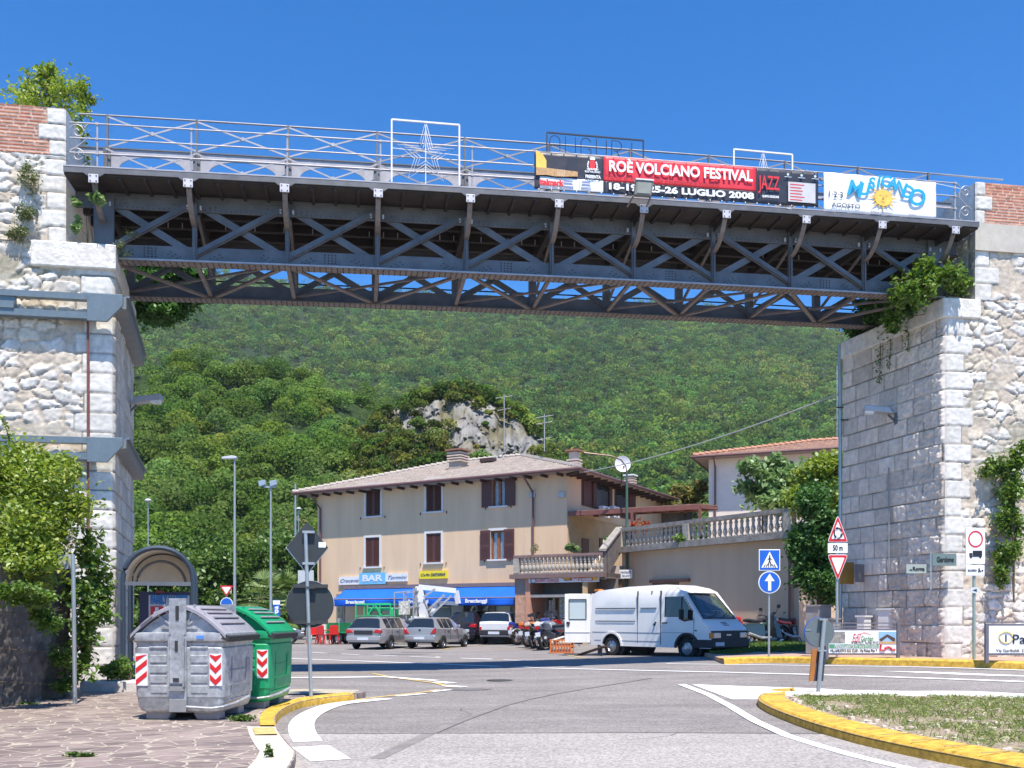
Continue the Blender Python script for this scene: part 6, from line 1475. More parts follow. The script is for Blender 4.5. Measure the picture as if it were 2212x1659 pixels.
for a, b, w_ in (((0, .25), (0, -.1), .13), ((0, -.1), (-.2, -.5), .09), ((0, -.1), (.18, -.5), .09), ((0, .22), (-.2, -.02), .06), ((0, .22), (.2, .0), .06)): mb.beam((a[0]*u_, -.073, zs_+a[1]*u_), (b[0]*u_, -.073, zs_+b[1]*u_), w_*u_, .004, (0, 1, 0))
for x in (-.55, -.33, -.1, .12, .35, .56): mb.beam((x*u_, -.073, zs_-.68*u_), (x*.72*u_, -.073, zs_-.42*u_), .07*u_, .004, (0, 1, 0))
mb.build('pictogram', M_BK, s_)
zs_ = (1421-1258)*k; mb = MB(); disc(mb, 24*k, -.06, -.045, 0, zs_); s_ = mb.build('round_sign', M_WHR, r); mb = MB(); disc(mb, 22*k, -.066, -.061, 0, zs_); mb.build('blue_field', M_BLUS, s_)
q_ = 24*k; mb = MB(); mb.prism([(-.14*q_, zs_-.75*q_), (.14*q_, zs_-.75*q_), (.14*q_, zs_+.1*q_), (.45*q_, zs_+.1*q_), (0, zs_+.78*q_), (-.45*q_, zs_+.1*q_), (-.14*q_, zs_+.1*q_)], (0, .004, 0), o=(0, -.071, 0)); mb.build('arrow', M_WHR, s_)
# roundabout warning
p = gp(1808, 1420, HR); Y = p.y; k = Y/F_PX
r = thing('road_signs', 'pole with a roundabout warning triangle, a 50 m plate and a give way triangle', 'road sign', p, 0); pole(r, 0, -.0, (1420-1130)*k, .034)
def tri(mb, cx, zb_, zt2, hw2, y, th=.012, c=.12):      # rounded triangle, base at zb_, apex at zt2
    pts = []; V_ = [Vector((cx-hw2, zb_)), Vector((cx+hw2, zb_)), Vector((cx, zt2))]
    for i in range(3):
        a, b, d2 = V_[i-1], V_[i], V_[(i+1) % 3]; pts += [b+(a-b)*c, b+(a-b)*c*.25+(d2-b)*c*.25, b+(d2-b)*c]
    mb.prism([tuple(q) for q in pts], (0, th, 0), o=(0, y, 0))
def tsign(zb_, zt2, name):
    mb = MB(); tri(mb, 0, zb_, zt2, 22.5*k, -.06); s_ = mb.build(name, M_WHR, r); c_ = (zb_*2+zt2)/3
    for f, m_, dy in ((.92, M_REDR, -.067), (.64, M_WHR, -.074)): mb = MB(); tri(mb, 0, c_+(zb_-c_)*f, c_+(zt2-c_)*f, 22.5*k*f, dy, .005, .08); mb.build('red_border' if m_ is M_REDR else 'white_field', m_, s_)
    return s_, c_
s_, c_ = tsign((1420-1172)*k, (1420-1112)*k, 'triangle_sign'); q_ = 7*k*1.15; mb = MB()
for a0 in (20, 140, 260):
    pts = [(q_*math.cos(R(a0+80*t_/6)), -.079, c_-.0+1.35*q_*math.sin(R(a0+80*t_/6))) for t_ in range(7)]; mb.tube(pts, .016, 5); mb.tube([pts[-1], (pts[-1][0]*1.0-.055*math.sin(R(a0+80)), -.079, pts[-1][2]+.055*math.cos(R(a0+80)))], [.038, .002], 5)
mb.build('pictogram', M_BK, s_)
mb = MB(); mb.box(-21.5*k, 21.5*k, -.06, -.045, (1420-1195)*k, (1420-1174)*k); s_ = mb.build('distance_plate', M_WHR, r, bevel=.008); text('50 m', .2, M_BK, s_, (0, -.064, (1420-1184.5)*k), width=21*k, bold=.005)
tsign((1420-1198)*k, (1420-1256)*k, 'give_way_sign')
# no lorries
p = gp(2104, 1428, HR); Y = p.y; k = Y/F_PX
r = thing('road_signs', 'green-grey pole with a white no-lorries sign on the right pier side', 'road sign', p, 0); pole(r, 0, 0, (1425-1150)*k, .035, mat('pole_green', (.30, .38, .33), .5, .2))
zt2, zb_ = (1425-1138)*k, (1425-1216)*k; mb = MB(); mb.box(-21*k, 21*k, -.07, -.04, zb_, zt2); s_ = mb.build('sign_panel', M_WHR, r, bevel=.012)
mb = MB(); nn = 36; co = (1425-1162)*k; ro, ri = 16*k, 13*k; ry = 1.13
vs = [(rr_*math.cos(2*math.pi*j/nn), -.076, co+rr_*ry*math.sin(2*math.pi*j/nn)) for rr_ in (ro, ri) for j in range(nn)]; mb.add(vs, [(j, (j+1) % nn, nn+(j+1) % nn, nn+j) for j in range(nn)]); mb.build('red_ring', M_REDR, s_)
mb = MB(); z_ = (1425-1196)*k; mb.box(-6*k, 14*k, -.077, -.072, z_-2*k, z_+9*k); mb.box(-13.5*k, -7*k, -.077, -.072, z_-2*k, z_+4*k); mb.box(-13.5*k, 14*k, -.077, -.072, z_-4*k, z_-2.3*k)
for x in (-10, 10): disc(mb, 2.2*k, -.078, -.073, x*k, z_-5*k, 12)
mb.build('lorry_symbol', M_BK, s_)
mb = MB(); mb.box(-20*k, 20*k, -.065, -.04, (1425-1241)*k, (1425-1218)*k); s_ = mb.build('exception_plate', M_WHR, r, bevel=.01); text('eccetto', .1, M_BK, s_, (-7*k, -.07, (1425-1229)*k), width=19*k)
mb = MB(); zc = (1425-1229)*k; mb.beam((8*k, -.07, zc+4*k), (7*k, -.07, zc-5*k), .03, .004, (0, 1, 0)); mb.beam((9*k, -.07, zc), (12*k, -.07, zc-4*k), .02, .004, (0, 1, 0)); disc(mb, 2*k, -.072, -.068, 15*k, zc-1*k, 10); mb.build('pictogram', M_BK, s_)
mb = MB(); zc = (1425-1272)*k; nn = 20; mb.prism([(12*k*math.cos(2*math.pi*j/nn)*.95, zc+6.5*k*math.sin(2*math.pi*j/nn)) for j in range(nn)], (0, .02, 0), o=(0, -.06, 0)); s_ = mb.build('oval_plate', mat('oval_grey', (.6, .62, .62), .5), r)
mb = MB(); mb.prism([(-6*k, zc), (4*k, zc+3*k), (2*k, zc), (4*k, zc-3*k)], (0, .006, 0), o=(0, -.068, 0)); mb.build('arrow', M_BK, s_)
# tilted round sign on the island, seen from behind
p = gp(1767, 1500, HI); Y = p.y; k = Y/F_PX
r = thing('road_signs', 'leaning round sign seen from behind on the island with the yellow kerb', 'road sign', p, 0)
mb = MB(); mb.tube([(0, 0, -.0), (14*k, 0, (1500-1336)*k)], .035, 10); mb.build('pole', M_POLE, r)
mb = MB(); mb.lathe([(.22, 0), (.20, .02), (.05, .05)], 14, (0, 0, -.0)); mb.build('foot', M_CONC, r)
mb = MB(); disc(mb, 32*k, .06, .075, (1773-1767)*k, (1500-1366)*k); s_ = mb.build('round_sign', mat('sign_back_grey', (.15, .18, .19), .5, .2, var=.08), r); mb = MB(); disc(mb, 32.6*k, .078, .088, (1772-1767)*k, (1500-1366)*k); mb.build('sign_face', M_BLUS, s_)
mb = MB(); mb.box((1740-1773)*k+.06, (1740-1773)*k+.16, .052, .058, (1500-1362)*k, (1500-1360)*k); mb.box(.02, .16, -.03, .06, (1500-1340)*k, (1500-1337)*k); mb.box(.0, .14, -.03, .06, (1500-1407)*k, (1500-1404)*k); mb.build('clamp', M_POLE, r)
a0, a1_ = (1500-1472)*k, (1500-1403)*k; 
mb = MB(); mb.prism([(-17*k, a0), (-7*k, a0), (2*k, a1_), (-10*k, a1_)], (0, .03, 0), o=(0, .05, 0)); mb.build('orange_marker', mat('marker_orange', (.45, .17, .04), .5, var=.2), r)
mb = MB(); mb.prism([(-8*k, a0), (14*k, a0), (20*k, a1_), (1*k, a1_)], (0, .03, 0), o=(0, .06, 0)); mb.build('dark_marker', mat('marker_dark', (.05, .06, .09), .3), r)
# street name plates
def plate(u, v, Y, w_, h_, lab, m_, tx, tw, rz=0., tm=None, polev=None, cat='street sign', name='street_sign', tx0=0):
    p = W(u, v, Y); r = thing(name, lab, cat, p, rz); mb = MB(); mb.box(-w_/2, w_/2, 0, .03, -h_/2, h_/2); mb.build('plate', m_, r, bevel=.006)
    if tx: text(tx, h_*.6, tm or M_BK, r, (tx0, -.008, 0), width=tw, bold=.002)
    return r
r = plate(1984, 1229, 23.7, .62, .23, 'grey-green street name plate reading via Roma, in front of the right pier', mat('street_plate', (.36, .42, .40), .5, var=.06), 'Roma', .30, tx0=.0); text('via', .08, M_BK, r, (-.2, -.008, -.02), width=.07)
r = plate(2040, 1209, 22.9, .60, .30, 'darker green direction plate above and right of the via Roma plate', mat('dir_plate', (.15, .21, .20), .5, var=.06), 'Gardone', .42, tx0=.02)
mb = MB(); mb.tube([(-.33, .02, -.75), (-.33, .02, .2)], .02, 6); mb.beam((-.33, .02, -.7), (-.2, .6, -.7), .02, .02); mb.build('bracket_pole', M_POLE, r)
r = plate(1830, 1238, 26.2, .48, .62, 'ochre board behind the roundabout sign pole', mat('board_ochre', (.30, .17, .03), .6, var=.15), '', 0, cat='board', name='notice_board', rz=R(20))
r = plate(1857, 1238, 25.9, .28, .50, 'small grey-brown sign box beside the ochre board', mat('board_grey', (.16, .15, .15), .6, var=.1), '', 0, cat='sign', name='small_sign', rz=R(10))
# railings with advertising boards
def ad(u0, u1, vt, v0, v1, vb, lab, Y_, content):
    p = gp(u0, vb, HR); k = p.y/F_PX; r = thing('advert_railing', lab, 'advertising board', p, 0, 'railings with advertising boards along the right pavement'); w_ = (u1-u0)*k; Z_ = lambda v: (vb-v)*k
    m_ = mat('rail_grey', (.17, .16, .18), .5, .3)
    for x in (0, w_): mb = MB(); mb.beam((x, 0, 0), (x, 0, Z_(vt)), .07, .07); mb.build('post', m_, r)
    mb = MB(); mb.beam((0, 0, Z_(vt+2)), (w_, 0, Z_(vt+2)), .03, .03); mb.beam((0, 0, Z_(v0-8)), (w_, 0, Z_(v0-8)), .03, .03); mb.beam((0, 0, Z_(v0-2)), (w_, 0, Z_(v0-2)), .04, .04); mb.beam((0, 0, Z_(v1+2)), (w_, 0, Z_(v1+2)), .04, .04); mb.build('rail', m_, r)
    mb = MB(); mb.box(.04, w_-.06, -.03, 0, Z_(v1), Z_(v0)); b_ = mb.build('board', M_WHR, r); content(r, w_, Z_(v1), Z_(v0), k); return r
def c1(r, w, z0, z1, k):
    h = z1-z0; mb = MB(); mb.box(.05, w*.72, -.036, -.031, z0+h*.22, z0+h*.40); mb.build('green_band', mat('ad_green', (.08, .28, .14), .5), r)
    text('ARREDI - ELEMENTI - STRUTTURE', .1, M_SW, r, (w*.40, -.04, z0+h*.35), width=w*.6, ext=.002); text('PREFABBRICATE PER ESTERNI', .1, M_SW, r, (w*.40, -.04, z0+h*.26), width=w*.6, ext=.002)
    text('VILLANUOVA SUL CLISI - Via Ponte Pier 7', .1, M_BK, r, (w*.37, -.04, z0+h*.11), width=w*.66, ext=.002, bold=.002); text('Tel. 0365 373171 - Fax 0365 373125', .1, M_BK, r, (w*.52, -.04, z0+h*.46), width=w*.38, ext=.002)
    text('Edil', .3, mat('ad_red', (.6, .03, .05), .5), r, (w*.40, -.04, z0+h*.66), width=w*.12, ext=.002, shear=.4); text('Garden', .2, mat('ad_green2', (.05, .25, .05), .5), r, (w*.56, -.04, z0+h*.64), width=w*.17, ext=.002)
    mb = MB(); mb.prism([(w*.40, z0+h*.80), (w*.52, z0+h*.94), (w*.64, z0+h*.80), (w*.52, z0+h*.87)], (0, .004, 0), o=(0, -.036, 0)); mb.build('roof_logo', mat('ad_pink', (.75, .35, .30), .5), r)
    mb = MB(); mb.box(w*.72, w*.965, -.036, -.031, z0+h*.42, z0+h*.95); f = mb.build('photo_right', mat('ad_sky', (.25, .45, .70), .5), r); mb = MB(); mb.prism([(w*.73, z0+h*.62), (w*.84, z0+h*.84), (w*.95, z0+h*.66), (w*.95, z0+h*.5), (w*.93, z0+h*.5), (w*.84, z0+h*.72), (w*.75, z0+h*.5)], (0, .004, 0), o=(0, -.041, 0)); mb.build('pavilion', mat('ad_dark', (.08, .05, .04), .5), f)
    mb = MB(); mb.box(w*.72, w*.965, -.042, -.037, z0+h*.42, z0+h*.52); mb.build('decking', mat('ad_wood', (.5, .33, .15), .5), f)
    mb = MB(); mb.box(.05, w*.25, -.036, -.031, z0+h*.45, z0+h*.95); f = mb.build('photo_left', mat('ad_photo', (.30, .28, .25), .5, var=.5, scale=12), r)
    mb = MB(); z = z0+h*.22; mb.tube([(w*.75, -.035, z+h*.16), (w*.74, -.035, z-h*.08), (w*.80, -.035, z-h*.08), (w*.81, -.035, z+h*.0), (w*.85, -.035, z+h*.06), (w*.89, -.035, z), (w*.90, -.035, z-h*.06), (w*.95, -.035, z-h*.06)], .03, 6); mb.build('wave_logo', mat('ad_red', (.6, .03, .05), .5), r)
ad(1786, 1940, 1344, 1362, 1411, 1424, 'railing with a garden builder advertising board, left of the right pier edge', 26, c1)
def c2(r, w, z0, z1, k):
    h = z1-z0; text('Passepartout', .3, M_BK, r, (.25+w*.17+.86, -.04, z0+h*.50), width=1.7, ext=.002, bold=.002); text('immobiliare', .1, mat('ad_pale_red', (.6, .25, .25), .5), r, (1.3, -.04, z0+h*.86), width=.8, ext=.002); text('Via Garibaldi, 25 - Roe Volciano', .1, M_BK, r, (.85, -.04, z0+h*.10), width=1.3, ext=.002)
    mb = MB(); mb.tube([(.42+.15*math.cos(a), -.035, z0+h*.58+.13*math.sin(a)) for a in np.linspace(.2, 6, 16)], .02, 5); mb.build('key_ring', mat('ad_yellow', (.8, .6, .2), .5), r)
    mb = MB(); mb.beam((.42, -.036, z0+h*.35), (.42, -.036, z0+h*.68), .03, .006, (0, 1, 0)); mb.build('key', M_BK, r)
ad(2131, 2300, 1347, 1352, 1411, 1432, 'railing with a white key-logo advertising board at the right edge', 25, c2)
# utility cabinets by the pier
for i, (u, v, w_, h_, m_, lab) in enumerate(((1768, 1412, .62, 1.25, 'c', 'tall grey concrete utility cabinet behind the leaning round sign'), (1800, 1413, .4, .9, 'c', 'shorter grey utility cabinet beside the tall concrete one'), (1866, 1413, .34, .95, 'g', 'small white utility cabinet left of the pair by the pier'), (1924, 1413, .60, 1.12, 'g', 'white and grey utility cabinet against the right pier'))):
    p = gp(u, v, HR); r = thing('utility_cabinet', lab, 'utility cabinet', p+Vector((0, .0, 0)), R(38), 'utility cabinets near the right pier'); mt = mat('cabinet_concrete', (.33, .31, .29), .9, var=.15) if m_ == 'c' else mat('cabinet_white', (.66, .65, .65), .7, var=.08)
    mb = MB(); h_ *= .86; mb.box(-w_/2, w_/2, -w_*.35, w_*.35, 0, h_*1.25); mb.build('case', mt, r, bevel=.015); mb = MB(); mb.box(-w_/2-.03, w_/2+.03, -w_*.35-.03, w_*.35+.03, h_*1.25, h_*1.25+.05); mb.build('lid', mt, r)
    mb = MB(); mb.box(-w_*.42, w_*.42, -w_*.35-.012, -w_*.35, .12, h_*1.15); dr = mb.build('door', mt, r); mb = MB(); mb.box(w_*.28, w_*.34, -w_*.35-.03, -w_*.35-.012, h_*.6, h_*.7); mb.build('handle', M_RUB, dr)
# ---- street lamps
def lamp(u, vb, vt, Y, lab, kind, rad=.07, grp='tall grey street lamps in front of the wood'):
    x = (u-CX)/F_PX*Y; h = zat(vt, Y); r = thing('street_lamp', lab, 'street lamp', (x, Y, 0), 0, grp); mb = MB(); mb.tube([(0, 0, 0), (0, 0, h*.25), (0, 0, h)], [rad, rad*.85, rad*.55], 10); mb.build('pole', M_POLE, r)
    if kind == 'arm':
        mb = MB(); mb.prism([(-.62, 0), (.12, .02), (.14, .12), (-.1, .17), (-.6, .10)], (0, .3, 0), o=(0, -.15, h)); mb.build('lamp_head', mat('lamp_white', (.62, .62, .64), .4, .1), r, bevel=.02)
    elif kind == 'flood':
        mb = MB(); mb.box(-.35, .25, -.06, .06, h-.05, h+.05)
        mb.build('crossbar', M_POLE, r)
        for a, b in ((-.45, .08), (.15, .05)): mb = MB(); mb.prism([(a-.15, h+.0), (a+.2, h+.12), (a+.15, h+.38), (a-.2, h+.30)], (0, .3, 0), o=(0, -.15, 0)); mb.build('floodlight_head', mat('lamp_grey2', (.35, .42, .48), .4, .2), r, bevel=.02)
    elif kind == 'small':
        mb = MB(); mb.lathe([(0, .16), (.14, .13), (.24, .03), (.22, -.02), (.05, -.1)], 12, (0.0, 0, h)); mb.build('lamp_head', mat('lamp_white', (.62, .62, .64), .4), r)
    return r
lamp(507, 1400, 992, 46, 'tall street lamp with a flat white head to the left, above the yield sign', 'arm', .085); lamp(585, 1400, 1052, 50, 'tall pole with floodlight heads beside the parking sign', 'flood', .085)
lamp(320, 1400, 1082, 62, 'small round-headed lamp over the bus shelter roof', 'small', .06); lamp(645, 1400, 1100, 75, 'small round-headed lamp just left of the house corner', 'small', .06)
r = thing('metal_mast', 'plain thin grey mast rising just left of the house roof corner', 'mast', ((638-CX)/F_PX*70, 70, 0)); mb = MB(); mb.tube([(0, 0, 0), (0, 0, zat(1045, 70))], [.10, .06], 8); mb.build('pole', M_POLE, r)
# yield sign, blue disc and parking panel
Y = 40.; k = Y/F_PX; p = Vector(((490-CX)*k, Y, 0)); r = thing('road_signs', 'small give way triangle over a round blue sign behind the containers', 'road sign', p, 0)
pole(r, 0, 0, zat(1275, Y), .03)
def zz(v): return zat(v, Y)
mb = MB(); tri(mb, 0, zz(1265), zz(1289), 15*k, -.06); s_ = mb.build('give_way_sign', M_REDR, r); mb = MB(); tri(mb, 0, zz(1268), zz(1284), 10*k, -.07); mb.build('white_field', M_WHR, s_)
mb = MB(); disc(mb, 13.5*k, -.05, -.04, 0, zz(1304)); s_ = mb.build('round_sign', M_WHR, r); mb = MB(); disc(mb, 12*k, -.058, -.052, 0, zz(1304)); mb.build('blue_field', M_BLUS, s_)
Y = 44.; k = Y/F_PX; r = thing('parking_sign', 'narrow blue and white parking sign beside the floodlight pole', 'parking sign', ((598-CX)*k, Y, 0), 0); pole(r, .0, .0, zz(1297) if 0 else zat(1297, Y), .025)
mb = MB(); mb.box(-7.5*k, 7.5*k, -.06, -.04, zat(1334, Y), zat(1296, Y)); s_ = mb.build('panel', M_BLUS, r); text('P', .4, M_WHR, s_, (0, -.065, zat(1324, Y)), width=8*k, bold=.015); mb = MB(); mb.box(-7.5*k, 7.5*k, -.066, -.061, zat(1306, Y), zat(1297, Y)); mb.prism([(-4*k, zat(1314, Y)), (4*k, zat(1316, Y)), (4*k, zat(1309, Y)), (-3*k, zat(1311, Y))], (0, .003, 0), o=(0, -.066, 0)); mb.build('white_mark', M_WHR, s_)
# small sign in the ivy at the left and a grey box sign by the house
p = gp(160, 1470, HP); p.y = 14.6; p.x = (162-CX)/F_PX*14.6; p.z = HP; r = thing('post_sign', 'thin grey post with a small blank sign back standing in the ivy on the left', 'sign', p, 0); kk = 14.6/F_PX; pole(r, 0, -.03, (1490-1168)*kk, .032)
mb = MB(); mb.box(-.27, -.02, .0, .02, (1490-1198)*kk, (1490-1167)*kk); mb.build('panel', mat('sign_back_pale', (.34, .34, .34), .6, var=.1), r)
Y = 52.; r = thing('lane_sign', 'pale square sign back between the leaning pole and the house corner', 'sign', ((662-CX)/F_PX*Y, Y, 0), 0); kk = Y/F_PX; pole(r, 0, 0, zat(1230, Y), .03); mb = MB(); mb.box(-18*kk, 16*kk, -.05, -.03, zat(1264, Y), zat(1232, Y)); mb.build('panel', mat('sign_back_pale2', (.48, .50, .52), .6, var=.1), r)

# ---- bus shelter
Y = 19.0; k = Y/F_PX; bx = (342-CX)*k; r = thing('bus_shelter', 'bus shelter with an arched dark frame and a poster, behind the grey container', 'bus shelter', (bx, Y, 0), R(17))
M_SH = mat('shelter_frame', (.055, .075, .10), .45, .4, var=.1); M_SP = mat('shelter_panel', (.72, .66, .55), .6, var=.1, scale=3)
hw_ = 71*k; zsp = zat(1252, Y); 
def arch(hw2, top_, y, sp=None, n=18):
    sp = sp or zsp; return [(-hw2, y, 0.05), (-hw2, y, sp)]+[(hw2*math.cos(math.pi*(1-j/n)), y, sp+(top_-sp)*math.sin(math.pi*j/n)) for j in range(1, n)]+[(hw2, y, sp), (hw2, y, .05)]
ztp = zat(1183, Y)
for y in (0, 1.5): mb = MB(); mb.tube(arch(hw_, ztp, y), .055, 10); mb.build('arch_frame', M_SH, r)
mb = MB(); A = arch(hw_-.0, ztp, 0)[1:-1]; B_ = [(p[0]*.98, 1.5, p[2]) for p in A]; mb.add(A+B_, [(j, j+1, len(A)+j+1, len(A)+j) for j in range(len(A)-1)], True); o = mb.build('vault', M_SP, r); o.modifiers.new('s', 'SOLIDIFY').thickness = .02
mb = MB(); P_ = [(p[0]*.93, p[2]*.985) for p in arch(hw_, ztp, 0)[1:-1]]; mb.prism(P_, (0, .03, 0), o=(0, 1.5, 0)); mb.build('end_panel', M_SP, r)
A2_ = [(p[0]*.74, .9, zsp-.1+(p[2]-zsp)*.80) for p in arch(hw_, ztp, 0)[1:-1]]; mb = MB(); mb.tube(A2_, .03, 8); mb.box(-hw_, hw_, -.03, .03, zat(1262, Y)-.03, zat(1262, Y)+.05); mb.build('cross_bar', mat('shelter_bar', (.16, .17, .19), .5, .3), r)
mb = MB(); mb.box(-hw_*.7, hw_*.9, 1.3, 1.4, .3, zat(1275, Y)); f = mb.build('light_box', mat('poster_case', (.05, .04, .08), .5), r)
mb = MB(); mb.box(-hw_*.42, hw_*.82, 1.26, 1.3, .5, zat(1283, Y)); mb.build('poster', mat('poster_paper', (.62, .60, .56), .5, var=.05), f)
text('FAMILY MARKET', .25, mat('poster_blue', (.03, .16, .42), .5, var=0), f, (hw_*.20, 1.245, zat(1292, Y)-.02), width=hw_*1.14, bold=.02)
mb = MB(); mb.box(-hw_*.36, hw_*.1, 1.24, 1.25, .9, zat(1303, Y)-.05); mb.build('red_price_field', TR, f); text('1', .3, M_SW, f, (-hw_*.17, 1.23, zat(1312, Y)-.12), bold=.02)
mb = MB(); mb.box(-hw_*.2, hw_*.05, 1.24, 1.25, zat(1278, Y)-.0, zat(1273, Y)-.0); mb.build('header_strip', mat('poster_red_strip', (.25, .03, .03), .5), f)
mb = MB(); mb.box(-hw_+.05, hw_-.05, .8, 1.2, .45, .5); mb.build('bench', M_SH, r)
# low white-painted kerb blocks left behind the container, red drain cover
mb = MB(); mb.box(-7.9, -6.3, 16.9, 17.5, .0, .30); o = mb.build('stone_step', mat('white_stone', (.62, .58, .54), .9, var=.2, bump=.6), None, bevel=.03); tag(o, 'rough white stone step at the foot of the left pier', 'stone step')
mb = MB(); mb.box(-6.4, -5.3, 17.7, 18.1, .0, .32); o = mb.build('brick_edging', mat('brick_edge', (.30, .13, .10), .9, var=.3, scale=8), None, bevel=.02); tag(o, 'low reddish brick edging left of the grey container', 'edging')
# ---- retaining wall on the left
rw = thing('retaining_wall', 'dark rough retaining wall under the overhanging bush on the left', 'wall', (-7.8, -2, 0), 0)
def rwf(s, t):
    f1, f2, idr = voro(s/.24, t/.15, 77); e = np.clip((f2-f1-.02)/.15, 0, 1); n = fbm(s*5, t*5, 71); n2 = fbm(s*16, t*16, 72)
    return e*.02+.07*n+.04*n2, lerp(c3(.12, .10, .085), c3(.20, .175, .155)*(.7+.5*idr[..., None]), .5+.5*e[..., None])*(.7+.5*n2[..., None])
panel('wall_face', Vector((-7.8, -2, 0)), Vector((0, 1, 0)), Vector((1, 0, 0)), 18.2, 2.35, rwf, .035, parent=rw)
mb = MB(); mb.box(-3, 0, 0, 18.2, 0, 2.33); mb.build('core', mat('wall_core', (.2, .18, .18), .9, var=.2), rw)
# ================================================================= VEHICLES
def paint(name, c, metal=.3, rough=.28): return mat(name, c, rough, metal, var=.05, scale=2, coat=.8)
P_SIL = paint('paint_silver', (.40, .41, .43), .55); P_SIL2 = paint('paint_silver_warm', (.42, .41, .41), .5); P_BLK = paint('paint_black', (.018, .012, .022), .2); P_WHT = paint('paint_white', (.70, .70, .70), 0); P_GRY = paint('paint_grey', (.22, .23, .24), .5); P_BLU = paint('paint_dark_blue', (.02, .03, .06), .3)
M_CGL = mat('car_glass', (.015, .02, .025), .05, var=0, spec=.9); M_TYRE = mat('tyre', (.018, .018, .018), .85, var=.1); M_RIM = mat('wheel_rim', (.45, .45, .47), .35, .8, var=.05)
M_TAIL = mat('tail_light', (.45, .012, .02), .15, var=.1, scale=20); M_TRIMB = mat('trim_black', (.025, .025, .03), .6); M_HEAD = mat('head_light', (.55, .58, .6), .1, .3); M_PLT = mat('number_plate', (.62, .66, .72), .5, var=.05); M_AMB = mat('amber_lens', (.70, .22, .02), .3)
def wheel(r, x, y, R0, w=.2, side=1, n=22, mt=None):
    mb = MB(); s = side; mb.lathe([(R0*.62, -w/2), (R0*.94, -w/2), (R0, -w*.35), (R0, w*.35), (R0*.94, w/2), (R0*.62, w/2)], n)
    mb.v = [(p[0]+x, y+p[2], p[1]+R0) for p in mb.v]; o = mb.build('wheel', M_TYRE, r)
    mb = MB(); yo = w/2-.02; mb.lathe([(R0*.64, yo), (R0*.58, yo-.03), (R0*.3, yo-.01), (R0*.12, yo+.01), (0, yo+.012)], 14); 
    for k in range(6):
        a = 2*math.pi*k/6; mb.add([(R0*.15*math.cos(a+.3), R0*.15*math.sin(a+.3), yo+.01), (R0*.56*math.cos(a+.12), R0*.56*math.sin(a+.12), yo-.005), (R0*.56*math.cos(a-.12), R0*.56*math.sin(a-.12), yo-.005), (R0*.15*math.cos(a-.3), R0*.15*math.sin(a-.3), yo+.01)], [(3, 2, 1, 0)])
    mb.v = [(p[0]+x, y+s*p[2], p[1]+R0) for p in mb.v]
    if s < 0: mb.f = [f[::-1] for f in mb.f]
    mb.build('rim', M_RIM, o); return o
